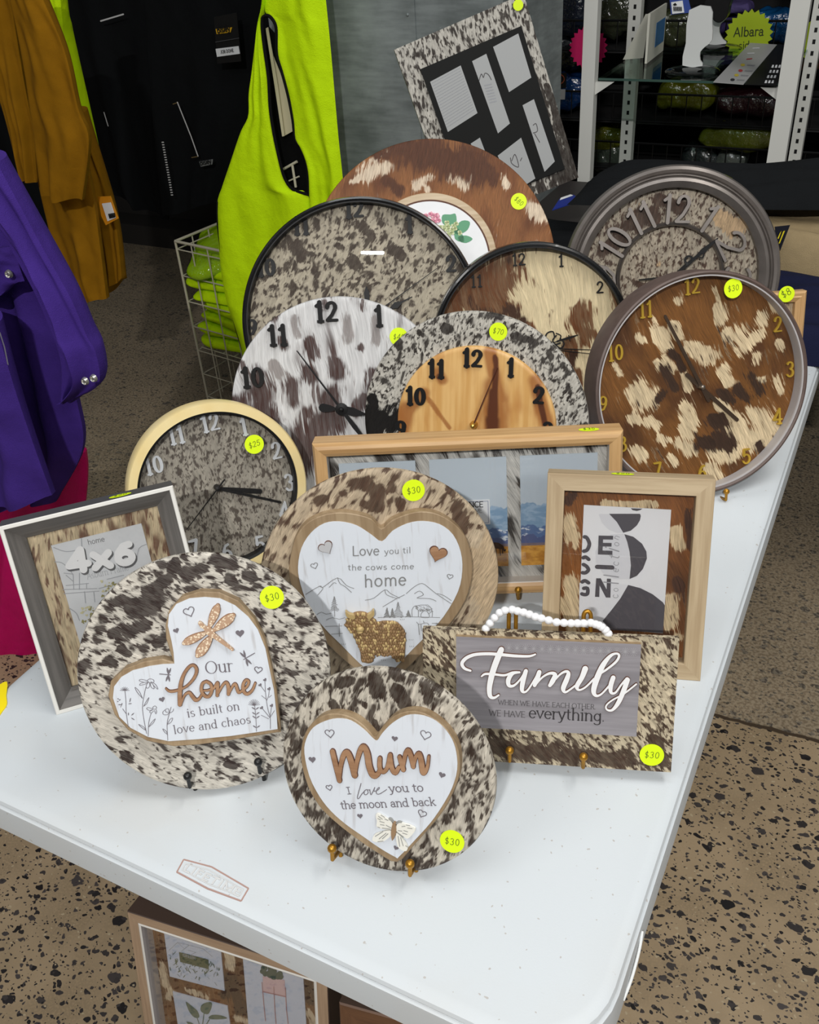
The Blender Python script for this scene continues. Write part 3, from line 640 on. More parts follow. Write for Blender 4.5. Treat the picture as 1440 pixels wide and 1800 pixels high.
def mum():
    pl = Pl(-.228, .090, .010, 11.8, 21.7); R = .100; S = 3.4286; O = (480, 1160)
    t = thing('wall_plaque', 'round speckled cowhide disc with a white heart reading Mum', 'plaque', pl)
    hm = hide('hide mum', (202, 194, 179), (52, 40, 33), ang=-12, spot=(112, .525, .06, 1.9), spot2=(240, .55, .07, 1.8), seed=1., var=.5)
    hide_disc('hide_disc', pl, R, R, 0, .006, hm, t,
        red=[(658, 1195, 665, 1215, 14), (700, 1215, 720, 1250, 13), (745, 1205, 752, 1225, 12), (600, 1200, 620, 1195, 12), (690, 1180, 700, 1190, 10), (585, 1240, 592, 1245, 9), (658, 1268, 662, 1282, 8), (635, 1235, 640, 1240, 8), (530, 1280, 530, 1290, 7), (765, 1205, 770, 1210, 8)],
        grn=[(520, 1300, 560, 1450, 40, .12), (600, 1480, 720, 1530, 40, .12), (800, 1300, 850, 1400, 40, .06)])
    outer = [(625, 450), (670, 390), (740, 325), (830, 297), (920, 310), (1010, 365), (1080, 440), (1125, 540), (1130, 670), (1090, 790), (1030, 900), (940, 1010), (850, 1110), (755, 1204), (640, 1150), (500, 1055), (380, 960), (290, 870), (220, 750), (180, 600), (185, 490), (220, 400), (290, 335), (370, 312), (460, 325), (540, 370), (600, 430)]
    inner = [(628, 485), (660, 440), (720, 380), (800, 335), (880, 330), (960, 355), (1030, 410), (1080, 480), (1105, 560), (1110, 660), (1080, 770), (1020, 880), (950, 980), (860, 1080), (760, 1185), (740, 1188), (640, 1130), (540, 1060), (440, 990), (350, 910), (280, 820), (220, 700), (190, 560), (200, 480), (240, 410), (310, 370), (390, 352), (470, 365), (550, 420), (600, 470)]
    h = board(t, pl, outer, inner, .011, WOODM, scale=S, org=O); off = .0122
    z, zo = 6.545, (560, 1290)
    word(h, pl, [[(160, 205, 56), (190, 330, 58), (240, 540, 52)], [(240, 530, 36), (255, 370, 46), (290, 245, 56), (330, 215, 60), (370, 300, 68), (415, 480, 64)], [(420, 470, 36), (440, 330, 46), (480, 190, 56), (520, 150, 60), (560, 230, 68), (585, 380, 70), (630, 480, 70), (685, 460, 50), (708, 405, 44)],
        [(705, 285, 46), (705, 390, 50), (740, 440, 46), (790, 390, 42), (822, 245, 46)], [(825, 245, 46), (840, 380, 54), (880, 450, 56), (925, 385, 38)], [(932, 270, 46), (955, 340, 54), (975, 415, 50)], [(970, 400, 36), (1000, 235, 46), (1035, 192, 50), (1070, 280, 56), (1090, 380, 46)], [(1090, 380, 32), (1120, 265, 42), (1160, 232, 50), (1185, 330, 62), (1205, 450, 58), (1250, 390, 36), (1268, 262, 28)]], off, z, zo, WORD, 10, label='raised brown wooden word Mum')
    mb = MB(); P = lambda x, y: (zo[0]+x/z, zo[1]+y/z)
    text_px(mb, pl, 'I', P(341, 693), P(370, 691), off, w=.085, ser=.2, con=.1)
    text_px(mb, pl, 'you to', P(815, 672), P(1215, 660), off, w=.075, ser=.07, con=.1, sy=.85)
    text_px(mb, pl, 'the moon and back', P(262, 864), P(1355, 822), off, w=.078, ser=.07, con=.1, sy=.9)
    for s in ([(490, 570), (462, 670), (447, 735), (465, 742), (500, 690), (540, 648)], [(555, 640), (530, 655), (525, 690), (548, 700), (572, 675), (562, 645), (590, 648)], [(590, 640), (605, 700), (648, 615)], [(648, 615), (640, 660), (690, 640), (700, 615), (675, 635), (665, 680), (700, 692), (785, 640)]):
        stroke_px(mb, pl, s, 9, off, None, 4, 0, z, zo)
    for x, y, s, d, fl in ((580, 1290, 9, 12, 0), (748, 1293, 10, -8, 0), (694, 1299, 6, 0, 1), (549, 1336, 7, 10, 1), (777, 1363, 6.5, -12, 1), (579, 1385, 6, 18, 0), (633, 1435, 5.5, 12, 1), (742, 1431, 8, -16, 0), (696, 1491, 5, -20, 1)):
        heart_px(mb, pl, x, y, s, d, off, fl)
    mb.build('printed_text', INK, h)
    mb = MB(); B, BO = 9., (620, 1410); W1 = off+.0022
    for w in ([(625, 330), (540, 265), (400, 185), (365, 215), (385, 300), (392, 400), (605, 435)], [(600, 450), (440, 480), (345, 515), (312, 605), (400, 635), (490, 620), (605, 530)], [(690, 400), (720, 330), (860, 355), (990, 420), (955, 500), (870, 578), (800, 540), (690, 455)], [(688, 490), (790, 580), (868, 705), (845, 775), (760, 750), (705, 680)]):
        mb.prism(poly_px(pl, w, W1, B, BO, 3), off, W1)
    for s in ([(410, 225), (470, 270)], [(450, 205), (505, 240)], [(400, 260), (440, 280)], [(430, 305), (500, 325)], [(510, 265), (560, 290)], [(440, 355), (500, 365)], [(400, 395), (430, 405)], [(470, 410), (590, 425)], [(530, 365), (610, 410)], [(590, 265), (640, 300)], [(360, 540), (480, 465)], [(420, 580), (530, 490)], [(470, 580), (560, 500)], [(400, 625), (480, 615)], [(700, 345), (740, 315)], [(780, 385), (830, 380)], [(850, 360), (905, 370)], [(870, 410), (940, 420)], [(810, 450), (870, 470)], [(720, 450), (780, 460)], [(790, 490), (860, 510)], [(715, 490), (800, 560)], [(720, 540), (745, 700)], [(760, 560), (800, 690)], [(840, 690), (865, 710)]):
        stroke_px(mb, pl, s, 13, W1+.0002, None, 1, 1, B, BO)
    stroke_px(mb, pl, [(655, 350, 50), (650, 440, 78), (640, 520, 68), (628, 600, 20)], 0, W1+.001, off, 4, 2, B, BO)
    stroke_px(mb, pl, [(650, 335, 12), (610, 275, 12), (575, 262, 12)], 0, W1, off, 4, 1, B, BO); stroke_px(mb, pl, [(680, 345, 12), (720, 315, 12), (770, 325, 12)], 0, W1, off, 4, 1, B, BO)
    mb.build('butterfly', [mat('cream cut wood', (232, 230, 220), .6), mat('slot shade', (150, 150, 146), .8), WEDGE if False else mat('butterfly body', (150, 122, 92), .6)], h, label='raised white filigree butterfly')
    sticker(t, pl, 795, 1479, 22, '$30', .0005, 3)
    easel(pl, [(584, 1491), (721, 1518)], 'small gold wire plate stand under the Mum disc', GOLDW, .006, .13)
mum()

# ------------------------------------------------------------------ "Our home" disc
def our_home():
    pl = Pl(-.420, .105, .010, 33.9, 23.5); R = .124; S = 3.; O = (120, 960)
    t = thing('wall_plaque', 'round dark-blotched cowhide disc with a sideways white heart about home and chaos', 'plaque', pl)
    hm = hide('hide home', (208, 202, 190), (46, 34, 31), ang=58, spot=(100, .53, .05, 1.5), spot2=(230, .55, .06, 1.4), seed=2.)
    hide_disc('hide_disc', pl, R, R, 0, .006, hm, t,
        red=[(235, 1070, 275, 1060, 22), (260, 1040, 290, 1020, 13), (330, 1010, 350, 1000, 14), (380, 985, 410, 990, 13), (200, 1060, 215, 1055, 12), (230, 1110, 260, 1100, 14), (215, 1140, 225, 1150, 8), (195, 1115, 205, 1110, 8), (275, 1130, 290, 1120, 9), (430, 1010, 445, 1015, 9), (405, 1020, 415, 1025, 8), (190, 1160, 200, 1165, 8), (300, 1000, 310, 985, 8), (220, 1330, 230, 1335, 9), (345, 1345, 350, 1350, 7), (400, 1340, 410, 1345, 7)],
        grn=[(180, 1240, 260, 1340, 60, -.10), (330, 1360, 450, 1360, 40, -.06)])
    outer = [(558, 602), (520, 480), (517, 410), (535, 335), (600, 262), (700, 232), (800, 237), (900, 282), (985, 380), (1040, 490), (1072, 620), (1100, 760), (1122, 970), (1000, 990), (870, 1012), (700, 1036), (560, 1046), (420, 1017), (320, 960), (250, 880), (216, 780), (230, 705), (300, 640), (400, 602), (500, 586)]
    inner = [(560, 620), (556, 560), (545, 500), (526, 420), (531, 360), (570, 305), (640, 275), (720, 268), (800, 275), (880, 312), (950, 372), (1000, 440), (1040, 540), (1060, 640), (1085, 760), (1100, 900), (1104, 964), (1000, 980), (860, 1000), (700, 1016), (530, 1028), (420, 1005), (330, 958), (270, 900), (236, 800), (242, 740), (280, 690), (340, 655), (430, 632), (500, 622)]
    def sharp(lst, ix):   # keep the notch and the point crisp
        out = []
        for i, p in enumerate(lst): out += [p, p, p] if i in ix else [p]
        return out
    h = board(t, pl, sharp(outer, (0, 12)), sharp(inner, (0, 16)), .012, WOODM, scale=S, org=O, k=1); off = .0132
    z, zo = 6.857, (290, 1160)
    word(h, pl, [[(10, 345, 14), (50, 378, 24), (110, 378, 28), (190, 355, 24), (270, 310, 24), (350, 220, 30), (382, 130, 34), (355, 72, 30), (300, 78, 30), (235, 160, 34), (195, 270, 40), (180, 400, 46), (180, 540, 44)], [(195, 530, 20), (235, 430, 24), (290, 395, 30), (330, 440, 38), (370, 485, 40), (410, 470, 28), (440, 425, 24)],
        [(500, 262, 30), (450, 290, 32), (440, 370, 34), (480, 435, 34), (530, 440, 34), (562, 380, 34), (555, 300, 32), (500, 262, 30)], [(470, 372, 18), (520, 368, 22), (590, 345, 24)], [(590, 345, 24), (632, 280, 34), (634, 350, 36), (630, 430, 34)], [(632, 420, 22), (700, 300, 26), (742, 275, 32), (765, 330, 38), (765, 415, 34)], [(768, 410, 22), (820, 310, 26), (850, 295, 30), (870, 350, 34), (890, 395, 30), (930, 372, 24)],
        [(930, 372, 24), (990, 320, 26), (1010, 262, 28), (975, 246, 28), (943, 300, 34), (948, 375, 36), (990, 413, 34), (1050, 370, 28), (1088, 282, 22)]], off, z, zo, WORD, 8, label='raised brown wooden word home')
    mb = MB(); P = lambda x, y: (zo[0]+x/z, zo[1]+y/z)
    text_px(mb, pl, 'Our', P(490, 172), P(830, 132), off, w=.075, ser=.06, con=.55)
    text_px(mb, pl, 'is built on', P(272, 692), P(905, 600), off, w=.078, ser=.06, con=.45, sp=.03)
    text_px(mb, pl, 'love and chaos', P(110, 892), P(1040, 760), off, w=.078, ser=.06, con=.45, sp=.03)
    f1, f1o = 6.857, (190, 1170)
    for s in ([(203, 300), (215, 430), (218, 560), (235, 680), (245, 740)], [(218, 580), (175, 520)], [(160, 480), (150, 500)], [(455, 260), (430, 380), (415, 500), (430, 640), (465, 820)], [(415, 395), (350, 320), (325, 262), (375, 310), (415, 395)], [(428, 490), (460, 430), (492, 385), (470, 450), (428, 490)], [(520, 570), (490, 690), (484, 850)], [(490, 740), (520, 690), (568, 640), (545, 690), (490, 740)], [(455, 780), (410, 750), (368, 708), (430, 740), (455, 780)],
              [(470, 180), (400, 165), (375, 180), (430, 200), (470, 195)], [(470, 195), (400, 210), (380, 235), (440, 225), (480, 200)], [(485, 200), (460, 240), (470, 275), (500, 250), (500, 205)], [(505, 205), (520, 260), (555, 280), (545, 235), (515, 200)], [(520, 195), (570, 225), (600, 275), (590, 280), (545, 235)], [(470, 180), (500, 160), (545, 170), (550, 200), (500, 205), (470, 180)],
              [(535, 520), (480, 505), (465, 520), (500, 540), (535, 530)], [(540, 530), (500, 555), (520, 570), (550, 545)], [(560, 540), (575, 580), (585, 560), (580, 530)], [(540, 500), (565, 485), (585, 505), (570, 525), (540, 520), (540, 500)],
              [(720, 900), (712, 700), (735, 590), (760, 500)], [(712, 710), (745, 650), (778, 632), (760, 680), (712, 710)], [(715, 830), (680, 800), (660, 762), (700, 790), (715, 830)], [(690, 530), (660, 560), (670, 590), (715, 590), (735, 560), (725, 520), (690, 530), (700, 560), (720, 560)], [(745, 570), (780, 550), (790, 520)]):
        stroke_px(mb, pl, s, 6, off, None, 4, 0, f1, f1o)
    for x, y, dx, dy in ((130, 405, -18, -10), (130, 420, 20, -14), (125, 435, -18, -6), (160, 470, -40, 0), (160, 480, 10, -30), (260, 440, 12, -50), (245, 460, 40, -4), (245, 600, 0, -35), (280, 600, 35, -30), (280, 630, 40, 25)): stroke_px(mb, pl, [(x, y, 4), (x+dx*.5, y+dy*.5, 12), (x+dx, y+dy, 3)], 0, off, None, 4, 0, f1, f1o)
    for a in range(-70, 80, 20): stroke_px(mb, pl, [(200, 300, 8), (200+60*math.sin(rad(a)), 300-70*math.cos(rad(a))*.9+20, 5)], 0, off, None, 1, 0, f1, f1o)
    for s in ([(1205, 250), (1215, 420), (1240, 590), (1268, 690), (1272, 830)], [(1225, 490), (1250, 430), (1258, 350)], [(1205, 380), (1150, 305)], [(1268, 700), (1170, 580)], [(1268, 680), (1285, 560)], [(1215, 470), (1165, 430)], [(1270, 690), (1320, 610)], [(1080, 540), (1095, 680), (1103, 860)], [(1255, 450), (1285, 425)], [(1160, 665), (1250, 710)]): stroke_px(mb, pl, s, 6, off, None, 4, 0, z, zo)
    for x, y in ((1208, 242), (1150, 305), (1258, 350), (1168, 580), (1288, 552)): heart_px(mb, pl, P(x, y)[0], P(x, y)[1], 3.4, 30, off, 1)
    for a in range(-80, 90, 16): stroke_px(mb, pl, [(1075, 550), (1075+70*math.sin(rad(a)), 550-75*math.cos(rad(a)))], 5, off, None, 1, 0, z, zo)
    for x, y in ((1090, 600), (1095, 660), (1098, 705), (1103, 820)):
        for sx in (-1, 1): stroke_px(mb, pl, [(x, y, 3), (x+sx*25, y-18, 14), (x+sx*45, y-30, 3)], 0, off, None, 4, 0, z, zo)
    for x, y, s, d, fl in ((333, 1076, 10, 14, 0), (310, 1109, 5.5, 14, 1), (422, 1114, 8, -2, 1), (454, 1178, 7, -16, 0), (285, 1230, 5.5, 10, 1)): heart_px(mb, pl, x, y, s, d, off, fl)
    for bx, by, ang, s in ((432, 1157, -30, 1.), (296, 1186, 5, .85)):     # two small printed dragonflies
        def D(r, a): return (bx+r*s*math.cos(rad(a+ang)), by+r*s*math.sin(rad(a+ang)))
        tl = 0 if bx > 400 else 180
        stroke_px(mb, pl, [D(-4, tl), D(18, tl)], 1.6, off, None, 1)
        for a in (75, 105, 255, 285): stroke_px(mb, pl, [D(1, a)+(1,), D(8, a)+(3.4,), D(14, a)+(1.2,)], 0, off, None, 3)
    mb.build('printed_text', INK, h)
    mb = MB(); B, BO = 7.2, (290, 1040); o1 = off+.0024
    for a, b_, w in (((560, 450), (668, 180), 118), ((620, 490), (862, 305), 135), ((520, 520), (240, 655), 112), ((585, 570), (415, 810), 140)):
        p = [np.array(a)+(np.array(b_)-np.array(a))*t for t in (0, .25, .55, .85, 1)]
        for k2, ww, oo, mi in ((1., 1., o1, 1), (.93, .84, o1+.0003, 0)):
            stroke_px(mb, pl, [(q_[0], q_[1], w*ww*k) for q_, k in zip(p, (.35, .7, .95, .85, .45))], 0, oo, off, 4, mi, B, BO)
    stroke_px(mb, pl, [(455, 415, 50), (500, 455, 44), (560, 505, 95), (620, 560, 62), (740, 650, 44), (855, 738, 30)], 0, o1+.0008, off, 4, 0, B, BO)
    stroke_px(mb, pl, [(440, 400, 40), (470, 440, 50)], 0, o1+.001, off, 1, 0, B, BO)
    m, nt, b = newmat('carved dragonfly'); v = tex(nt); n = nd(nt, 'ShaderNodeTexVoronoi', {'Vector': v, 'Scale': 420.}).outputs['Distance']
    nt.links.new(mixc(nt, sstep(nt, n, .3, .5), lin((232, 214, 186)), lin((182, 148, 120))), b.inputs['Base Color']); b.inputs['Roughness'].default_value = .6
    mb.build('dragonfly', [m, mat('dragonfly rim', (150, 112, 82), .7)], h, label='raised carved tan dragonfly')
    sticker(t, pl, 478, 1050, 21, '$30', .0005, 8)
    easel(pl, [(330, 1364), (454, 1339)], 'black wire plate stand under the Our home disc', BLKW, .006, .15)
our_home()

# ------------------------------------------------------------------ "Love you til the cows come home" disc
def love():
    pl = Pl(-.330, .302, .010, 32., 13.7); R = .129; S = 3.; O = (440, 720)
    t = thing('wall_plaque', 'round cowhide disc with a big white heart and a bronze highland cow', 'plaque', pl)
    hm = hide('hide love', (192, 174, 148), (78, 58, 46), (186, 164, 134), ang=-32, spot=(150, .54, .07, 2.0), seed=3., fur=1.3, soft=.14)
    hide_disc('hide_disc', pl, R, R, 0, .006, hm, t,
        red=[(665, 865, 660, 890, 14), (620, 850, 640, 848, 12), (690, 850, 690, 860, 9), (640, 885, 645, 890, 9), (800, 890, 815, 930, 13), (830, 925, 845, 928, 7), (560, 880, 570, 875, 9), (700, 880, 705, 890, 9), (600, 865, 605, 870, 8), (790, 860, 795, 868, 6)],
        blue=[(850, 990, 865, 1060, 34), (855, 950, 860, 940, 14)], grn=[(850, 960, 865, 1060, 50, -.3)])
    outer = [(690, 620), (740, 580), (820, 545), (900, 530), (990, 545), (1080, 600), (1140, 680), (1165, 780), (1165, 880), (1130, 1000), (1060, 1110), (960, 1220), (860, 1320), (780, 1395), (690, 1450), (680, 1450), (570, 1370), (450, 1270), (350, 1160), (280, 1060), (230, 950), (205, 860), (215, 760), (245, 660), (300, 590), (380, 550), (470, 535), (560, 545), (640, 570)]
    inner = [(695, 695), (750, 640), (830, 600), (910, 588), (1000, 605), (1070, 660), (1110, 750), (1118, 850), (1095, 960), (1020, 1090), (930, 1190), (850, 1270), (770, 1355), (695, 1420), (685, 1420), (580, 1340), (480, 1240), (390, 1150), (310, 1040), (265, 920), (252, 830), (270, 730), (320, 650), (390, 600), (470, 590), (560, 610), (640, 660)]
    h = board(t, pl, outer, inner, .012, WOODM, scale=S, org=O); off = .0132
    mb = MB(); z, zo = 4.5, (520, 910); P = lambda x, y: (zo[0]+x/z, zo[1]+y/z)
    text_px(mb, pl, 'Love', P(445, 303), P(662, 296), off, w=.075, jit=.03, sp=.02)
    text_px(mb, pl, 'you til', P(700, 290), P(912, 278), off, w=.07, jit=.02, sp=.04, sy=.9)
    text_px(mb, pl, 'the cows come', P(412, 415), P(935, 405), off, w=.07, jit=.03, sp=.06, sy=.85)
    text_px(mb, pl, 'home', P(540, 550), P(875, 535), off, w=.075, jit=.03, sp=.04)
    for s in ([(80, 605), (190, 540), (215, 550), (330, 475), (400, 535), (460, 560)], [(330, 475), (350, 520), (390, 545), (440, 590)], [(190, 545), (215, 560), (175, 610)], [(265, 550), (300, 515), (320, 520)], [(550, 653), (620, 635), (705, 570), (750, 600), (820, 635)], [(705, 570), (720, 610), (800, 640)], [(690, 705), (780, 650), (860, 610)], [(875, 600), (940, 545), (1000, 520), (1060, 560), (1110, 600), (1230, 680)], [(940, 600), (980, 580), (1010, 610), (960, 635), (1060, 640), (1110, 660)], [(1120, 600), (1170, 615), (1230, 655)]): stroke_px(mb, pl, s, 5, off, None, 3, 0, z, zo)
    c5, c5o = 5.143, (540, 1000)
    for s in ([(640, 440), (900, 432), (1200, 440)], [(950, 430), (948, 370), (975, 335), (1005, 375), (1005, 432)], [(975, 335), (1090, 325), (1130, 380), (1130, 432)], [(1030, 432), (1030, 405), (1065, 375), (1100, 405), (1100, 440), (1030, 438)], [(1100, 405), (1130, 380)], [(250, 430), (245, 340)], [(165, 520), (315, 515)], [(220, 590), (320, 582)], [(290, 495), (292, 610)], [(90, 412), (130, 390), (170, 408), (220, 400)], [(175, 460), (230, 440), (290, 455), (340, 440)], [(990, 480), (1010, 500), (1055, 490), (1050, 470)], [(1005, 500), (1015, 595)], [(1030, 500), (1035, 560)], [(1055, 490), (1090, 490), (1110, 530)], [(1130, 492), (1180, 490)]): stroke_px(mb, pl, s, 5, off, None, 2, 0, c5, c5o)
    r5 = random.Random(5)
    for tx_, ty, hh, ww in ((722, 435, 85, 55), (822, 435, 140, 95), (770, 435, 80, 45), (245, 375, 130, 80), (915, 430, 55, 45)):
        for i in range(14):
            u_ = i/14; y = ty-hh*u_; wd = ww*(1-u_)*.5+3; x0 = tx_-wd*r5.uniform(.6, 1.1); x1 = tx_+wd*r5.uniform(.6, 1.1)
            stroke_px(mb, pl, [(x0, y+6), (tx_, y-5), (x1, y+6)], 5, off, None, 1, 0, c5, c5o)
    for i in range(40): x, y = r5.uniform(980, 1130), r5.uniform(330, 380); stroke_px(mb, pl, [(x, y), (x+14, y+10)], 3.5, off, None, 1, 0, c5, c5o)
    for s in ((215, 720), (330, 685), (480, 690), (940, 645), (945, 705), (690, 830), (860, 462)):
        for d in (-14, 0, 14): stroke_px(mb, pl, [(s[0]+d, s[1]), (s[0]+d*1.3, s[1]-9)], 3.5, off, None, 1, 0, c5, c5o)
    heart_px(mb, pl, 553, 995, 6.5, 12, off, 0, 1.3); heart_px(mb, pl, 791, 1014, 5.5, -18, off, 0, 1.3)
    mb.build('printed_text', mat('soft grey print', (128, 128, 128), .8), h)
    for x, y, s, d, m_, nm in ((574, 963, 13, 24, mat('silver grey inlay', (186, 186, 188), .5), 'raised grey heart'), (769, 974, 16, -22, WORD, 'raised brown wooden heart')):
        c = pl.l(x, y, off); k = pl.sc(x, y); H = heart_local(c[0], c[1], s*k, rad(d)); mb = MB()
        mb.prism(heart_local(c[0], c[1], s*k*1.08, rad(d)), off-.0003, off+.0016, mi=1); mb.prism(H, off, off+.002); mb.build('cut_heart', [m_, WEDGE], h, label=nm)
    cow = [(345, 395), (362, 395), (392, 420), (430, 400), (480, 392), (530, 400), (560, 415), (590, 380), (605, 385), (605, 420), (590, 440), (625, 470), (632, 490), (680, 480), (750, 478), (810, 490), (860, 530), (890, 590), (890, 680), (885, 760), (880, 825), (850, 838), (805, 830), (770, 800), (760, 775), (700, 780), (610, 785), (600, 840), (550, 858), (490, 835), (485, 780), (470, 720), (440, 660), (415, 590), (360, 540), (345, 500), (365, 450)]
    mb = MB(); mb.prism(poly_px(pl, cow, off+.003, c5, c5o, 2), off, off+.004, bev=.0015)
    from mathutils import noise as _n
    def inside(p, poly):
        c = False
        for i in range(len(poly)):
            (x1, y1), (x2, y2) = poly[i-1], poly[i]
            if (y1 > p[1]) != (y2 > p[1]) and p[0] < (x2-x1)*(p[1]-y1)/(y2-y1)+x1: c = not c
        return c
    m5 = pl.sc(660, 1120)/c5
    for row in range(17):
        for i in range(26):
            x = 345+i*22+(row % 2)*11+r5.uniform(-6, 6); y = 410+row*26+r5.uniform(-6, 6)
            if not inside((x, y), cow) or (430 < x < 530 and 520 < y < 580): continue
            c = pl.l(c5o[0]+x/c5, c5o[1]+y/c5, off+.004); a = rad(r5.uniform(-30, 30)+(x-620)*.05)
            M = Matrix.Rotation(a, 3, 'Y') @ Matrix.Rotation(rad(-16), 3, 'X')
            mb.ball((c[0], -off-.0042, c[1]), (11*m5, 5*m5, 19*m5), 1 if r5.random() < .25 else 0, 8, 6, M)
    for x, y, rx, rz in ((480, 550, 38, 30), (478, 575, 30, 12)):
        c = pl.l(c5o[0]+x/c5, c5o[1]+y/c5, off+.007); mb.ball((c[0], -off-.006, c[1]), (rx*m5, 25*m5, rz*m5), 1, 12, 8)
    for s in ([(352, 398, 14), (372, 425, 34), (415, 440, 40)], [(600, 385, 14), (590, 415, 34), (560, 435, 40)]): stroke_px(mb, pl, s, 0, off+.008, off+.002, 4, 1, c5, c5o)
    mb.build('highland_cow', [mat('bronze cow', (138, 108, 72), .5, .2, var=.25, vscale=60), mat('pale gold cow', (190, 164, 112), .45, .2)], h, smooth=50, label='raised bronze shaggy highland cow')
    sticker(t, pl, 727, 862, 20, '$30', .0005, 5)
    easel(pl, [(650, 1196), (760, 1192)], 'wire stand behind the highland cow disc', GOLDW, .006, .14)
love()

# ------------------------------------------------------------------ "Family" plaque
def family():
    pl = Pl(-.132, .262, .015, 19.1, 19.9, .2); w, hh = .247, .142; S = 2.88; O = (720, 1040)
    t = thing('wall_plaque', 'rectangular spotted cowhide board with a grey Family sign and white beads', 'plaque', pl)
    hm = hide('hide family', (204, 190, 162), (62, 44, 34), ang=38, spot=(165, .53, .05, 1.8), spot2=(300, .55, .05, 1.7), seed=4.)
    hide_sheet('hide_board', pl, -w/2, w/2, 0, hh, 0, .009, hm, t, red=[(860, 1310, 1010, 1330, 17), (1010, 1325, 1110, 1340, 13), (1150, 1300, 1165, 1340, 10), (840, 1290, 850, 1300, 8)], grn=[(840, 1300, 1180, 1345, 30, .16), (1150, 1160, 1160, 1220, 22, -.12), (760, 1130, 790, 1160, 30, .06)])
    a, b_ = pl.l(802, 1119, .006), pl.l(1121, 1295, .006); gx0, gz1 = a; gx1, gz0 = pl.l(1124, 1200, .006)[0], b_[1]
    mb = MB(); mb.box((gx0, -.0058, gz0), (gx1, -.0002, gz1), 1); mb.box((gx0, -.006, gz0), (gx1, -.0057, gz1), 0)
    g = mb.build('sign_board', [wood('grey wash', (150, 146, 150), (128, 124, 128), 'x', .6), WOODM], t, label='grey washed wooden sign')
    off = .0062; z, zo = 4.235, (800, 1120)
    F = [[(115, 250, 16), (70, 232, 22), (52, 195, 26), (85, 155, 26), (150, 130, 24), (250, 124, 24), (340, 130, 24), (450, 140, 22), (550, 142, 18), (598, 128, 12)], [(345, 92, 40), (320, 150, 44), (290, 230, 44), (270, 300, 42), (256, 380, 38), (262, 438, 32), (290, 452, 20), (325, 432, 14)], [(198, 292, 12), (228, 274, 18), (300, 278, 18), (370, 284, 18), (430, 262, 14), (480, 262, 14)],
         [(480, 262, 16), (430, 270, 26), (398, 315, 34), (402, 360, 28), (440, 360, 18), (490, 310, 14), (528, 252, 24)], [(528, 252, 30), (508, 320, 36), (498, 390, 30), (515, 410, 18), (545, 390, 14), (590, 320, 14), (628, 262, 24)], [(628, 260, 32), (610, 315, 36), (592, 360, 26)], [(595, 360, 14), (650, 300, 14), (705, 270, 20), (745, 278, 30), (728, 325, 36), (706, 360, 26)], [(710, 356, 14), (780, 280, 14), (825, 256, 20), (845, 270, 28), (832, 315, 36), (806, 380, 34), (820, 410, 18), (860, 388, 14), (915, 345, 14)],
         [(970, 235, 42), (945, 300, 36), (908, 365, 32), (925, 394, 16), (975, 370, 14), (1035, 310, 14)], [(1060, 285, 14), (1130, 240, 16), (1200, 182, 18), (1222, 138, 18), (1200, 122, 16), (1155, 142, 24), (1100, 212, 38), (1052, 320, 42), (1032, 400, 36), (1050, 436, 22), (1090, 424, 14), (1145, 365, 14)], [(1178, 302, 34), (1160, 360, 34), (1162, 412, 24), (1195, 413, 16), (1240, 352, 14), (1282, 312, 28)], [(1285, 318, 34), (1255, 400, 36), (1215, 490, 32), (1170, 543, 20), (1132, 540, 14), (1126, 510, 12), (1170, 470, 12), (1260, 420, 12), (1350, 350, 12)]]
    word(g, pl, F, off, z, zo, mat('white cut word', (236, 236, 236), .5), 7, label='raised white script word Family')
    mb = MB(); P = lambda x, y: (zo[0]+x/z, zo[1]+y/z)
    text_px(mb, pl, 'WHEN WE HAVE EACH OTHER.', P(320, 500), P(1050, 537), off, w=.085, ser=.06, con=.3)
    text_px(mb, pl, 'WE HAVE', P(252, 583), P(525, 598), off, w=.085, ser=.06, con=.3)
    text_px(mb, pl, 'everything.', P(548, 600), P(1115, 628), off, w=.085, ser=.07, con=.45, mi=1)
    for i in range(16):                       # faint star lattice along the upper edge
        x = 400+i*62
        for a_ in range(0, 180, 30): stroke_px(mb, pl, [(x-30*math.cos(rad(a_)), 80+i*2-30*math.sin(rad(a_))), (x+30*math.cos(rad(a_)), 80+i*2+30*math.sin(rad(a_)))], 3.5, off, None, 1, 2, z, zo)
    mb.build('printed_text', [mat('dark grey print', (76, 72, 74), .8), mat('charcoal print', (48, 44, 46), .8), mat('pale lattice', (160, 157, 160), .7)], g)
    bead = [(387, 187), (408, 160), (432, 132), (457, 107), (483, 95), (520, 91), (547, 98), (577, 105), (607, 115), (637, 127), (668, 135), (705, 145), (745, 155), (782, 158), (818, 160), (850, 160), (882, 160), (918, 158), (942, 165), (960, 171), (975, 180), (993, 195), (1006, 213)]
    src = None
    cord = MB(); cord.tube([Vector((*(lambda q: (q[0], .004, q[1]))(pl.l(O[0]+x/S, O[1]+y/S, -.004)),)) for x, y in bead], .0007, 6); cord.build('bead_cord', WHITE, t)
    for x, y in bead:
        q = pl.l(O[0]+x/S, O[1]+y/S, -.004)
        if src is None:
            mb = MB(); mb.ball((0, 0, 0), (.0043, .0043, .0040), seg=14, rg=10); src = o = mb.build('bead', mat('white bead', (238, 238, 240), .35), t, smooth=80)
        else: o = src.copy(); COL.objects.link(o); o.parent = t
        o.location = (q[0], .004, q[1])
    sticker(t, pl, 1146, 1327, 21, '$30', .0005, 0)
    easel(pl, [(896, 1319), (1026, 1330)], 'gold wire plate stand with two arches behind the Family board', GOLDW, .009, pl.l(905, 1068, -.016)[1], arch=True)
family()
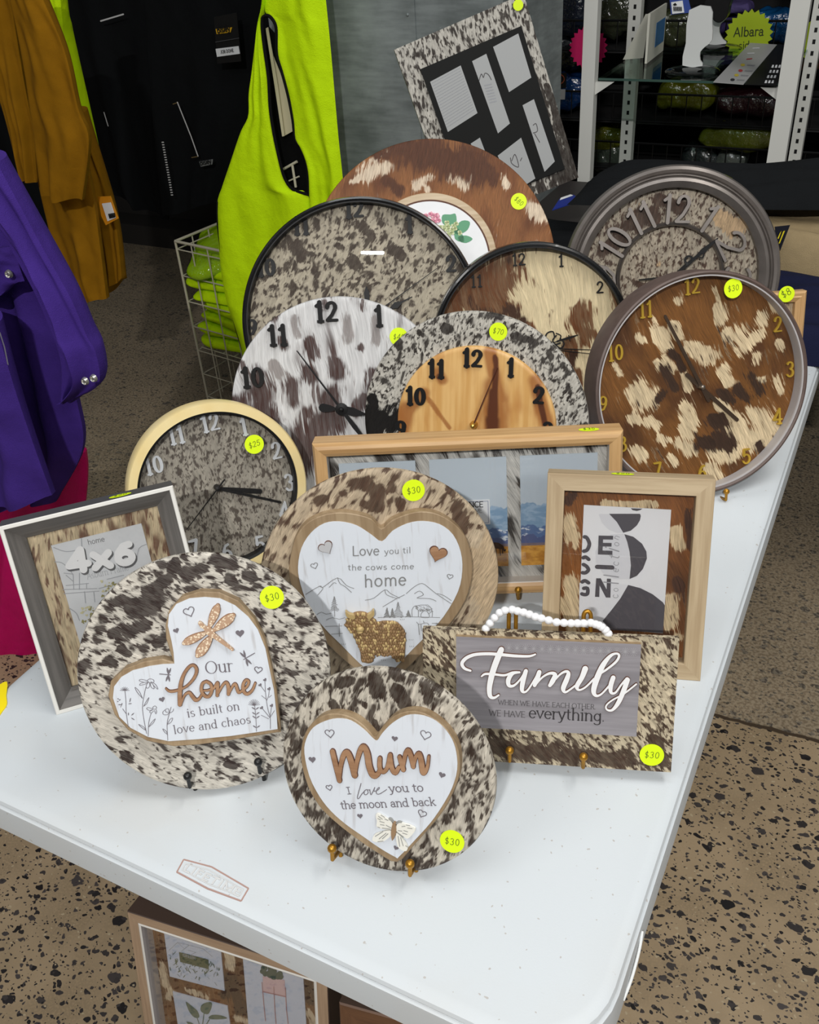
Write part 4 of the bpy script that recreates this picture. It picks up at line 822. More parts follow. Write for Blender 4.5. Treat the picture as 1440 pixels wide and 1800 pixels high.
# ------------------------------------------------------------------ clocks
def rim(parent, R, prof, material, cz=None, name='rim', seg=128, label=None):
    mb = MB(); mb.lathe(0, R if cz is None else cz, prof, seg, closed=True); return mb.build(name, material, parent, smooth=35, label=label)
def pane(parent, R, r, off, cz=None, m=None):
    mb = MB(); n = 64; c = R if cz is None else cz
    mb.add([(r*math.cos(2*PI*k/n), -off, c+r*math.sin(2*PI*k/n)) for k in range(n)], [tuple(range(n))]); return mb.build('glass', m or GLS, parent)
def gold_clock():
    pl = Pl(-.619, .415, 0, 49.7, 18.2); R = .117
    t = thing('wall_clock', 'gold rimmed round clock with silver numerals and a speckled grey face', 'clock', pl)
    m, nt, b = newmat('gold rim'); n = noise(nt, mapv(nt, tex(nt), (30, 30, 30)), 1., 4.)
    nt.links.new(mixc(nt, n, lin((244, 214, 140)), lin((255, 240, 190))), b.inputs['Base Color']); b.inputs['Metallic'].default_value = .25; b.inputs['Roughness'].default_value = .38
    rim(t, R, [(R-.002, 0), (R, -.003), (R, -.032), (R-.006, -.032), (R-.013, -.006), (R-.0125, 0)], m, label='gold rim')
    rim(t, R, [(R-.0128, -.002), (R-.0128, -.028), (R-.016, -.028), (R-.016, -.004)], BLACK, name='inner_ring', label='black inner ring')
    fo = -.018; hm = hide('hide gold', (158, 152, 140), (74, 66, 60), ang=-8, spot=(150, .55, .05, 1.4), spot2=(330, .57, .06, 1.4), seed=5., var=.4)
    hide_disc('hide_face', pl, R, R-.015, fo, .004, hm, t)
    SIL = mat('silver numeral', (226, 230, 234), .3, .35)
    for s, x, y in (('12', 369, 743), ('1', 429, 750), ('2', 486, 792), ('3', 509, 848), ('4', 500, 898), ('5', 458, 957), ('6', 399, 970), ('7', 341, 964), ('10', 270, 818), ('11', 310, 765), ('8', 292, 935), ('9', 262, 875)):
        numeral(t, pl, s, x, y, 30, fo+.003, SIL, w=.15, con=.5, ang=-2, sx=.9)
    hand(t, pl, (383, 859), (457, 864), 9, fo+.007, BLACK, shape=[(0, .6), (.25, .8), (.8, 1), (1, .95)]); hand(t, pl, (383, 859), (493, 883), 5, fo+.009, BLACK, taper=.9)
    hand(t, pl, (383, 859), (329, 930), 2.4, fo+.011, BLACK, tail=.22, name='second_hand')
    mb = MB(); c = pl.l(383, 859, fo+.011); mb.lathe(c[0], c[1], [(.0001, fo+.014), (.0035, fo+.013), (.004, fo)], 20); mb.build('hub', BLACK, t, smooth=40)
    pane(t, R, R-.0125, -.003); sticker(t, pl, 447, 781, 17, '$25', -.0026, 3)
gold_clock()
def wood_clock():
    pl = Pl(-.365, .605, .010, 12.6, 13.8); R = .150
    t = thing('wall_clock', 'cowhide ring clock with a scorched pine centre and black numerals', 'clock', pl)
    hm = hide('hide wood clock', (196, 192, 182), (40, 34, 31), (24, 22, 21), ang=-20, spot=(100, .55, .05, 1.2), spot2=(240, .555, .05, 1.2), seed=6.)
    hide_disc('hide_disc', pl, R, R, 0, .008, hm, t, blue=[(650, 740, 690, 735, 26), (655, 700, 660, 710, 10), (700, 800, 640, 780, 40)], red=[(860, 555, 880, 556, 9), (700, 600, 705, 610, 6), (740, 585, 745, 590, 6), (950, 700, 955, 705, 6), (1000, 680, 1003, 690, 6), (905, 590, 940, 600, 8), (965, 620, 968, 625, 7), (780, 575, 790, 580, 8)])
    def scorched():
        m, nt, b = newmat('scorched pine'); v = tex(nt); g = noise(nt, mapv(nt, v, (120, 20, 7)), 1., 3.)
        s = noise(nt, mapv(nt, v, (40, 6, 14), loc=(.3, 0, .2)), 1., 2.5, .5)
        at_ = nd(nt, 'ShaderNodeSeparateColor', {'Color': nd(nt, 'ShaderNodeAttribute', attribute_name='patch').outputs['Color']}).outputs
        f = mth(nt, 'ADD', at_[0], mth(nt, 'MULTIPLY', mth(nt, 'SUBTRACT', s, .5), .9)); f2 = mth(nt, 'ADD', at_[2], mth(nt, 'MULTIPLY', mth(nt, 'SUBTRACT', s, .5), .8))
        c = mixc(nt, sstep(nt, g, .35, .65), lin((222, 180, 116)), lin((206, 158, 92))); c = mixc(nt, sstep(nt, s, .5, .8), c, lin((182, 122, 60)))
        c = mixc(nt, mth(nt, 'MULTIPLY', sstep(nt, f2, .2, .8), .8), c, lin((150, 88, 38))); c = mixc(nt, sstep(nt, f, .3, .8), c, lin((86, 42, 18)))
        nt.links.new(c, b.inputs['Base Color']); b.inputs['Roughness'].default_value = .45; return m
    c = pl.l(835, 750, .006); r = 141*pl.sc(835, 750)
    hide_disc('wooden_dial', pl, c[1], r, .006, .006, scorched(), t, label='scorched pale pine dial', cx=c[0],
        red=[(871, 628, 873, 650, 5), (872, 650, 868, 745, 6), (868, 690, 866, 750, 9), (945, 680, 958, 745, 5), (866, 740, 870, 800, 12), (770, 660, 771, 664, 4)],
        blue=[(860, 620, 880, 700, 12), (868, 680, 870, 760, 20), (700, 745, 745, 690, 10), (745, 690, 790, 752, 4), (770, 655, 778, 668, 9), (940, 670, 962, 750, 12), (715, 720, 705, 760, 14)])
    for s, x, y in (('12', 830, 630), ('11', 767, 649), ('1', 898, 647), ('2', 947, 695), ('10', 730, 697), ('9', 704, 755), ('3', 963, 757)): numeral(t, pl, s, x, y, 29, .0085, BLACK, w=.19, con=.5)
    hand(t, pl, (832, 748), (874, 646), 2.6, .014, mat('dark red hand', (74, 34, 22), .4), name='second_hand')
    mb = MB(); c = pl.l(832, 748, .013); mb.lathe(c[0], c[1], [(.0001, .019), (.0025, .018), (.005, .012), (.005, .006)], 20); mb.build('hub', mat('brass', (196, 160, 80), .3, .9), t, smooth=40)
    sticker(t, pl, 876, 583, 16, '$70', .0005, -8)
    easel(pl, [(790, 930), (870, 930)], 'wire stand hidden under the pine centred clock', BLKW, .008, .16)
wood_clock()
def white_clock():
    pl = Pl(-.538, .571, .010, 24.5, 17.3); R = .154
    t = thing('wall_clock', 'frameless clock of long white hair with dark brown patches', 'clock', pl)
    hm = hide('hide white clock', (214, 214, 214), (66, 44, 40), (148, 142, 140), ang=4, fur=3.2, seed=7., var=.42, k=1.0, amp=.009, soft=.2, spot=(42, .60, .09, 3.2), mids=.45)
    hide_disc('hide_disc', pl, R, R, 0, .008, hm, t,
        red=[(445, 665, 460, 690, 24), (545, 600, 548, 625, 12), (590, 640, 592, 655, 15), (540, 650, 546, 660, 14), (510, 680, 512, 705, 17), (655, 660, 650, 680, 12), (580, 700, 590, 740, 26), (640, 700, 625, 720, 14), (560, 750, 530, 800, 40), (430, 720, 470, 730, 26), (635, 535, 638, 545, 7), (500, 530, 480, 555, 8), (568, 530, 566, 545, 6), (634, 610, 632, 612, 6), (495, 600, 500, 610, 9), (420, 640, 425, 645, 6)],
        blue=[(480, 640, 490, 660, 8), (660, 560, 662, 600, 7), (610, 555, 612, 600, 7), (520, 560, 525, 590, 7), (425, 605, 420, 620, 6)])
    for s, x, y in (('12', 573, 548), ('11', 488, 590), ('1', 666, 556), ('10', 443, 664)): numeral(t, pl, s, x, y, 33, .004, BLACK, w=.16, con=.4)
    hand(t, pl, (600, 720), (522, 617), 2.6, .010, BLACK, name='second_hand', shape=[(0, 1.6), (.3, 1.1), (1, .6)]); hand(t, pl, (600, 720), (568, 717), 8, .009, BLACK, shape=[(0, 1.), (.35, .6), (.6, 1.4), (1, 1.9)])
    hand(t, pl, (600, 720), (640, 728), 15, .010, BLACK, shape=[(0, .9), (.5, 1.), (1, .3)]); hand(t, pl, (600, 720), (640, 772), 8, .011, BLACK, shape=[(0, .7), (.6, 1.), (1, .6)])
    mb = MB(); c = pl.l(600, 720, .012); mb.lathe(c[0], c[1], [(.0001, .016), (.0025, .015), (.0035, .012), (.0085, .011), (.0085, .008)], 20); mb.build('hub', [BLACK], t, smooth=40)
    sticker(t, pl, 701, 592, 16, '$40', .0005, -4)
    easel(pl, [(570, 890), (660, 890)], 'wire stand hidden under the long haired clock', BLKW, .008, .16)
white_clock()
def ring_clock(name_label, pl, R, hm, mats, fo, depth, red=(), blue=(), grn=(), wrim=.007, pane_on=True):
    t = thing('wall_clock', name_label, 'clock', pl)
    rim(t, R, [(R-wrim*.6, 0), (R-wrim*.2, -.001), (R, -.004), (R, -depth), (R-wrim, -depth), (R-wrim, -.002)], mats[0])
    rim(t, R, [(R-wrim-.0002, -.002), (R-wrim-.0002, fo-.004), (R-wrim-.002, fo-.004), (R-wrim-.002, -.002)], mats[1], name='inner_wall')
    hide_disc('hide_face', pl, R, R-wrim-.001, fo, .004, hm, t, red, blue, grn)
    if pane_on: pane(t, R, R-wrim-.001, -.0045)
    return t
GLOSSB = mat('gloss black rim', (20, 20, 21), .22, coat=.4)
def black_clock():
    pl = Pl(-.627, .783, 0, 25.7, 25.5); R = .192; fo = -.022
    hm = hide('hide black rim clock', (180, 170, 150), (58, 46, 37), ang=-28, spot=(78, .525, .05, 1.25), spot2=(170, .555, .06, 1.4), seed=8., var=.4)
    t = ring_clock('large black rimmed clock with a grey and brown spotted cowhide face', pl, R, hm, (GLOSSB, BLACK), fo, .045, red=[(635, 400, 650, 415, 12), (620, 460, 630, 468, 11), (590, 430, 600, 435, 9), (690, 440, 705, 445, 9), (520, 430, 530, 450, 11)], grn=[(760, 520, 800, 560, 70, -.06)])
    for s, x, y in (('12', 622, 367), ('11', 529, 397), ('1', 720, 394), ('2', 793, 463), ('10', 467, 470), ('9', 443, 576), ('3', 815, 560)): numeral(t, pl, s, x, y, 28, fo+.003, BLACK, w=.18, con=.45)
    hand(t, pl, (647, 560), (644, 503), 12, fo+.006, BLACK, shape=[(0, .3), (.55, .7), (.8, .8), (1, .05)]); hand(t, pl, (647, 560), (768, 472), 2.2, fo+.009, BLACK, name='second_hand')
    hand(t, pl, (655, 558), (724, 522), 3., fo+.007, BLACK, shape=[(0, .8), (.45, .8), (.6, 4.), (.75, 1.), (1, .6)])
    mb = MB(); c = pl.l(647, 560, fo+.01); mb.lathe(c[0], c[1], [(.0001, fo+.012), (.005, fo+.011), (.006, fo)], 20); mb.build('hub', BLACK, t, smooth=40)
black_clock()
def mid_clock():
    pl = Pl(-.367, .858, .010, 27, 18.); R = .152; fo = -.024
    hm = hide('hide cream clock', (226, 208, 168), (98, 56, 26), (66, 42, 28), mids=.25, ang=8, fur=2.4, seed=9., var=.42, k=.9, soft=.14)
    t = ring_clock('black rimmed clock with cream and red-brown hide and fine numerals', pl, R, hm, (GLOSSB, BLACK), fo, .046,
        red=[(800, 480, 870, 490, 46), (850, 540, 900, 550, 26), (780, 540, 860, 520, 40), (880, 470, 890, 500, 18), (1020, 550, 1030, 590, 22), (1005, 600, 995, 640, 14), (1085, 500, 1095, 540, 16), (925, 575, 930, 585, 10), (870, 600, 920, 610, 30), (1010, 660, 1000, 700, 12)],
        blue=[(900, 545, 915, 560, 12), (850, 560, 890, 575, 16), (1005, 625, 1000, 640, 9)])
    FINE = BLACK
    for s, x, y in (('12', 912, 456), ('1', 987, 458), ('2', 1055, 505), ('11', 838, 494)): numeral(t, pl, s, x, y, 20, fo+.003, FINE, w=.09, con=.1, ser=.12)
    mb = MB(); m_ = pl.sc(965, 590); o1 = fo+.007
    for s in ([(985, 603, 2.5), (975, 605, 2.5), (960, 596, 2.5), (962, 586, 2.5), (972, 583, 2.5), (975, 592, 2.5)], [(978, 590, 2.5), (972, 600, 2.5), (985, 612, 2.5), (992, 604, 2.5), (985, 595, 2.5)], [(980, 600, 3), (1000, 594, 4), (1016, 589, 1.5)], [(1000, 590, 2), (1002, 598, 2)], [(978, 586, 2), (986, 590, 2), (984, 598, 2)]): stroke_px(mb, pl, s, 2.5, o1, o1-.0012, 4)
    mb.build('clock_hand', BLACK, t, label='ornate scrolled black hour hand')
    hand(t, pl, (945, 612), (1040, 615), 2.4, fo+.008, BLACK, name='second_hand'); hand(t, pl, (945, 612), (1040, 622), 2., fo+.006, BLACK)
    hand(t, pl, (945, 612), (980, 600), 2.6, fo+.007, BLACK)
    c = pl.l(912, 424, 0); top_sticker(t, c[0], .014, 2*R*.988, .006, .004, '')
mid_clock()
def brown_clock():
    pl = Pl(-.091, .812, .010, 37., 19.); R = .1545; fo = -.022
    hm = hide('hide brown clock', (120, 78, 36), (214, 194, 158), (58, 40, 28), mids=.0, tint=((84, 52, 26), 20), ang=24, fur=2.4, seed=10., var=.5, k=1.15, soft=.14)
    BR = mat('brown rim', (92, 76, 70), .5, var=.12, vscale=90)
    t = ring_clock('deep brown rimmed clock with red-brown and white hide and gold numerals', pl, R, hm, (BR, mat('grey inner wall', (176, 172, 172), .5)), fo, .047, wrim=.006,
        red=[(1262, 540, 1268, 560, 10), (1256, 505, 1262, 525, 5), (1300, 590, 1310, 610, 14), (1280, 585, 1285, 590, 9), (1340, 560, 1350, 550, 12), (1318, 600, 1335, 590, 11), (1355, 530, 1362, 545, 9), (1330, 625, 1328, 640, 8), (1225, 615, 1250, 630, 12), (1270, 650, 1278, 670, 10), (1210, 610, 1218, 612, 8), (1155, 585, 1175, 605, 12), (1185, 575, 1190, 590, 9), (1165, 640, 1180, 650, 12), (1150, 560, 1150, 600, 6), (1120, 590, 1130, 600, 7), (1200, 660, 1210, 680, 9), (1080, 640, 1090, 660, 6), (1125, 690, 1135, 700, 20), (1110, 735, 1120, 740, 8), (1140, 740, 1155, 750, 9), (1205, 720, 1215, 745, 14), (1195, 780, 1215, 790, 14), (1200, 750, 1215, 770, 9), (1160, 770, 1175, 775, 8), (1265, 710, 1300, 740, 12), (1330, 730, 1350, 760, 26), (1290, 760, 1340, 770, 22), (1270, 800, 1300, 790, 14), (1245, 780, 1255, 800, 10), (1115, 790, 1130, 800, 10), (1365, 670, 1372, 685, 8), (1250, 820, 1260, 840, 12), (1370, 600, 1375, 610, 6), (1190, 525, 1195, 530, 7), (1180, 805, 1185, 815, 9), (1330, 665, 1340, 670, 6)],
        blue=[(1320, 660, 1335, 690, 12), (1300, 690, 1320, 700, 11), (1250, 735, 1265, 740, 11), (1230, 780, 1270, 775, 14), (1170, 650, 1185, 680, 9), (1195, 640, 1200, 650, 6), (1270, 770, 1285, 780, 12), (1170, 690, 1160, 700, 7), (1265, 690, 1290, 705, 8), (1335, 780, 1340, 790, 7), (1180, 620, 1190, 630, 6)])
    GN = mat('gold numeral', (214, 176, 62), .32, .5)
    for s, x, y in (('12', 1217, 503), ('11', 1136, 544), ('10', 1082, 620), ('9', 1061, 710), ('2', 1368, 570), ('3', 1390, 649), ('4', 1368, 732), ('5', 1313, 802), ('6', 1235, 830), ('7', 1156, 826), ('8', 1095, 780)): numeral(t, pl, s, x, y, 27, fo+.004, GN, w=.12, con=.35, sx=.9)
    HB = mat('bronze hand', (70, 54, 40), .4, .4)
    hand(t, pl, (1237, 686), (1170, 556), 6.5, fo+.010, HB, tail=.14, taper=.8); hand(t, pl, (1236, 684), (1296, 738), 7.5, fo+.008, HB, tail=.45, taper=.9)
    mb = MB(); c = pl.l(1234, 680, fo+.012); mb.lathe(c[0], c[1], [(.0001, fo+.018), (.003, fo+.017), (.004, fo)], 20); mb.build('hub', mat('steel hub', (150, 140, 130), .3, .9), t, smooth=40)
    sticker(t, pl, 1289, 507, 17, '$30', -.004, 6)
    easel(pl, [(1190, 866), (1277, 864)], 'gold wire plate stand under the deep brown rimmed clock', GOLDW, .05, .16)
brown_clock()
def gun_clock():
    pl = Pl(-.233, 1.14, 0, 20., 18.); R = .179; fo = -.022
    t = thing('wall_clock', 'large gunmetal clock with tall raised numerals over cowhide', 'clock', pl)
    def gunm():
        m, nt, b = newmat('gunmetal'); n = noise(nt, mapv(nt, tex(nt), (40, 40, 40)), 1., 4.)
        nt.links.new(mixc(nt, n, lin((104, 98, 94)), lin((136, 129, 124))), b.inputs['Base Color']); b.inputs['Metallic'].default_value = .5; b.inputs['Roughness'].default_value = .36; return m
    GM = gunm(); r1 = R*.80
    rim(t, R, [(R, -.040), (R, -.012), (R-.003, -.004), (R-.008, -.001), (R-.0125, -.003), (R-.014, -.006), (R-.0155, -.003), (R-.017, -.002), (R-.0185, -.005), (R-.021, .001), (R-.026, .003), (R-.030, 0), (r1, -.006), (r1, -.026), (r1-.002, -.040)], GM)
    hm = hide('hide gunmetal clock', (196, 184, 164), (74, 50, 38), (206, 176, 138), ang=-6, spot=(130, .56, .05, 1.5), spot2=(260, .575, .05, 1.4), seed=11.)
    hide_disc('hide_face', pl, R, r1+.001, fo, .004, hm, t, red=[(1085, 400, 1150, 380, 16), (1060, 440, 1100, 420, 12), (1160, 350, 1200, 370, 10), (1120, 500, 1140, 510, 10)], blue=[(1265, 380, 1290, 400, 16)], grn=[(1180, 470, 1180, 470, 60, .04)])
    rc = R*.5; rim(t, R, [(rc, fo), (rc, -.013), (rc-.002, -.010), (rc-.004, -.012), (rc-.005, -.009), (rc-.007, -.012), (rc-.007, fo)], GM, name='inner_ring')
    for i in range(12):
        s = str(i or 12); a = rad(90-i*30-2.); e = np.array([math.sin(a), -math.cos(a)]); q = np.array([math.cos(a), math.sin(a)])
        mb = MB(); w_ = .05 if (len(s) == 2 or s != '1') else .026; h_ = r1-rc-.010; k = h_/.7; Wn = text_width(s, -.04)*k; sx = w_/Wn
        c = np.array([0, R])+q*(rc-.002); A = c-e*Wn*sx/2
        # tall narrow figures that widen outward, standing on the inner ring
        tmp = MB(); put_text(tmp, s, A, A+e*Wn*sx, w=.17/ max(sx, .35)*.55, con=.25, ser=0, sp=-.04, sy=1/sx, off=-.006, off0=fo+.001)
        mb.v, mb.f, mb.m = tmp.v, tmp.f, tmp.m; mb.build('numeral', GM, t, smooth=30)
    hand(t, pl, (1183, 487), (1262, 419), 5, fo+.014, BLACK, shape=[(0, 1), (.3, 1.4), (.55, 1.), (.7, 1.8), (.8, 1.2), (1, .4)])
    mb = MB(); c = pl.l(1211, 457, fo+.015); mb.lathe(c[0], c[1], [(.0078, fo+.015), (.0078, fo+.013), (.0042, fo+.013), (.0042, fo+.015)], 24, closed=True); c = pl.l(1233, 449, fo+.015); mb.lathe(c[0], c[1], [(.0052, fo+.015), (.0052, fo+.013), (.0028, fo+.013), (.0028, fo+.015)], 24, closed=True); mb.build('clock_hand', BLACK, t, label='black ring on the hour hand')
    hand(t, pl, (1183, 487), (1124, 492), 5, fo+.012, BLACK)
    c = pl.l(1281, 316, .0025); a = math.atan2(c[1]-R, c[0]); mb = MB(); n = 24
    mb.add([((R+.0006)*math.cos(a+.05*math.cos(2*PI*i/n)), .020+.0085*math.sin(2*PI*i/n), R+(R+.0006)*math.sin(a+.05*math.cos(2*PI*i/n))) for i in range(n)], [tuple(range(n))]); mb.build('price_sticker', YEL, t, label='yellow sticker on the outer rim')
    pane(t, R, r1-.001, -.0065)
gun_clock()
def flower_disc():
    pl = Pl(-.567, .943, .020, 29.9, 25.8); R = .208
    t = thing('wall_plaque', 'big red-brown cowhide disc with a round hydrangea plaque', 'plaque', pl)
    hm = hide('hide flower disc', (140, 92, 54), (214, 196, 172), (84, 50, 32), mids=.0, tint=((104, 62, 36), 22), ang=-12, fur=2.2, seed=12., var=.5, k=1.1, soft=.16)
    hide_disc('hide_disc', pl, R, R, 0, .008, hm, t, red=[(645, 305, 680, 290, 13), (660, 280, 690, 260, 6), (735, 325, 758, 310, 8), (795, 310, 815, 325, 11), (828, 300, 830, 315, 6), (885, 315, 892, 325, 8), (935, 365, 950, 375, 14), (620, 320, 640, 310, 6), (750, 330, 752, 335, 6)], blue=[(700, 260, 830, 290, 30), (655, 265, 675, 275, 8), (850, 290, 870, 320, 12), (680, 320, 700, 335, 10)])
    c = pl.l(757, 461, .004); m_ = pl.sc(757, 461); mb = MB(); r = 117*m_
    mb.lathe(c[0], c[1], [(.0001, .005), (r-.001, .005), (r, .004), (r, .0)], 96); p = mb.build('plaque_base', wood('pale oak', (206, 186, 156), (180, 156, 122), 'x'), t, smooth=40, label='round pale oak plaque')
    mb = MB(); r2 = 103*m_; mb.lathe(c[0], c[1], [(.0001, .0062), (r2, .0062), (r2, .005)], 96); mb.build('white_panel', WHITE, p, smooth=40)
    mb = MB(); mb.lathe(c[0], c[1], [(r2-.0005, .0064), (r2+.0022, .0064), (r2+.0022, .005), (r2-.0005, .005)], 96, closed=True); mb.build('dark_line', WEDGE, p)
    mb = MB(); of = .0066; r5 = random.Random(3)
    for poly in ([(778, 378), (792, 377), (801, 376), (802, 392), (790, 398), (778, 392)], [(800, 400), (812, 388), (826, 390), (822, 404), (808, 412), (800, 410)], [(806, 416), (820, 414), (831, 420), (820, 427), (808, 424)], [(800, 398), (812, 410), (816, 425), (800, 420)]): mb.flat(poly_px(pl, poly, of, k=3), of, 0)
    for i in range(46):
        a = r5.uniform(0, 2*PI); q = math.sqrt(r5.random()); x, y, mi = (790+20*q*math.cos(a), 408+18*q*math.sin(a), 1) if i < 26 else (758+15*q*math.cos(a), 386+11*q*math.sin(a), 2)
        for k in range(4): a2 = k*PI/2+r5.random(); mb.flat(poly_px(pl, [(x+2.2*math.cos(a2)+2.6*math.cos(b), y+2.2*math.sin(a2)+2.6*math.sin(b)) for b in np.linspace(0, 2*PI, 8, endpoint=False)], of+.0001*(i+1)), of+.00004*(i+1), mi+(2 if k % 2 else 0))
    mb.build('painted_flowers', [mat('leaf print', (98, 158, 122), .7), mat('pale hydrangea', (206, 212, 168), .7), mat('pink hydrangea', (214, 130, 156), .7), mat('green hydrangea', (176, 190, 136), .7), mat('rose hydrangea', (236, 178, 190), .7)], p)
    sticker(t, pl, 912, 354, 14, '$80', .0005, -45)
    easel(pl, [(730, 680), (830, 680)], 'wire stand hidden under the hydrangea disc', BLKW, .008, .2)
flower_disc()

# ------------------------------------------------------------------ frames
GW = wood('grey wood', (112, 108, 104), (90, 87, 84), 'x'); GWZ = wood('grey wood', (112, 108, 104), (90, 87, 84), 'z')
def frame46():
    pl = Pl(-.601, .186, 0, 47., 20.7); w, h = .188, .227
    t = thing('framed_photo', 'grey wooden frame with a white lip around a 4x6 photo insert', 'photo frame', pl)
    wl = mat('white lip', (222, 220, 214), .6)
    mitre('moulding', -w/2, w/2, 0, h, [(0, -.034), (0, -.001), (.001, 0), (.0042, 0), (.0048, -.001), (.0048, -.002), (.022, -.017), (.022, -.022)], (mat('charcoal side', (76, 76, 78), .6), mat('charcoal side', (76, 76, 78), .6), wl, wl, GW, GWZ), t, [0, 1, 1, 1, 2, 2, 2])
    hm = hide('hide 4x6', (206, 188, 154), (104, 74, 58), ang=-4, spot=(62, .575, .06, 2.2), spot2=(200, .58, .07, 2.6), fur=1.6, seed=13.)
    fo = -.020; hide_sheet('hide_mat', pl, -w/2+.019, w/2-.019, .019, h-.019, fo, .003, hm, t)
    q = [pl.l(*p, fo+.001) for p in ((89, 957), (249, 922))]; x0, z1 = q[0][0], (q[0][1]+q[1][1])/2; x1 = q[1][0]; z0 = z1-(x1-x0)*1.5
    z0 = max(z0, .026); mb = MB(); mb.box((x0, -fo-.001, z0), (x1, -fo, z1)); o = mb.build('photo_insert', mat('insert paper', (206, 208, 210), .35, var=.06, vscale=25), t)
    mb = MB(); of = fo+.0012; S, O = 5.538, (80, 910); P = lambda x, y: (O[0]+x/S, O[1]+y/S)
    text_px(mb, pl, '4x6', P(228, 545), P(900, 440), of, w=.19, sy=.70, mi=1, sp=.05)
    text_px(mb, pl, '4x6', P(215, 530), P(888, 425), of+.0004, w=.175, sy=.70, mi=0, sp=.05)
    text_px(mb, pl, 'home', P(415, 265), P(580, 228), of, w=.055, mi=2); text_px(mb, pl, 'Ashford Frame' if False else 'Asburn Frame', P(408, 600), P(815, 508), of, w=.05, ser=.06, sy=1.3, mi=3)
    for s in ([(90, 430), (160, 440), (230, 500), (270, 560)], [(180, 540), (270, 550)], [(200, 560), (270, 620)], [(270, 560), (275, 700)], [(330, 540), (330, 700)], [(170, 700), (500, 690)], [(180, 740), (520, 715)], [(230, 880), (300, 930), (330, 1000)], [(380, 720), (390, 830)], [(470, 720), (480, 820)], [(520, 690), (700, 640)], [(350, 200), (355, 320)], [(80, 290), (200, 330), (340, 310)], [(200, 660), (420, 640)], [(400, 640), (400, 690)], [(600, 600), (760, 560)], [(890, 420), (910, 300), (980, 260)]): stroke_px(mb, pl, s, 8, of, None, 3, 3, S, O)
    r5 = random.Random(8)
    for i in range(46): x, y = (r5.gauss(420, 40), r5.gauss(930, 60)) if i < 30 else (r5.gauss(620, 40), r5.gauss(690, 40)); heart_px(mb, pl, O[0]+x/S, O[1]+y/S, r5.uniform(1.5, 3.4), r5.uniform(0, 360), of+.00002*i, 1, mi=4+i % 2)
    mb.build('printed_text', [mat('white figure', (226, 226, 226), .5), mat('grey figure edge', (88, 88, 90), .6), mat('dark grey print', (86, 82, 84), .8), mat('faint grey print', (158, 160, 164), .7), mat('dry flower', (196, 190, 150), .7), mat('olive stem', (140, 134, 84), .7)], o)
    mb = MB(); mb.box((-w/2+.021, -fo-.0085, .021), (w/2-.021, -fo-.0080, h-.021)); mb.build('glass', GLS, t)
    c = pl.l(210, 866, -.012); top_sticker(t, c[0], .014, h, .0125, .0075, '$20')
frame46()
OAKX = wood('oak', (204, 166, 116), (178, 138, 90), 'x', .4); OAKZ = wood('oak', (204, 166, 116), (178, 138, 90), 'z', .4)
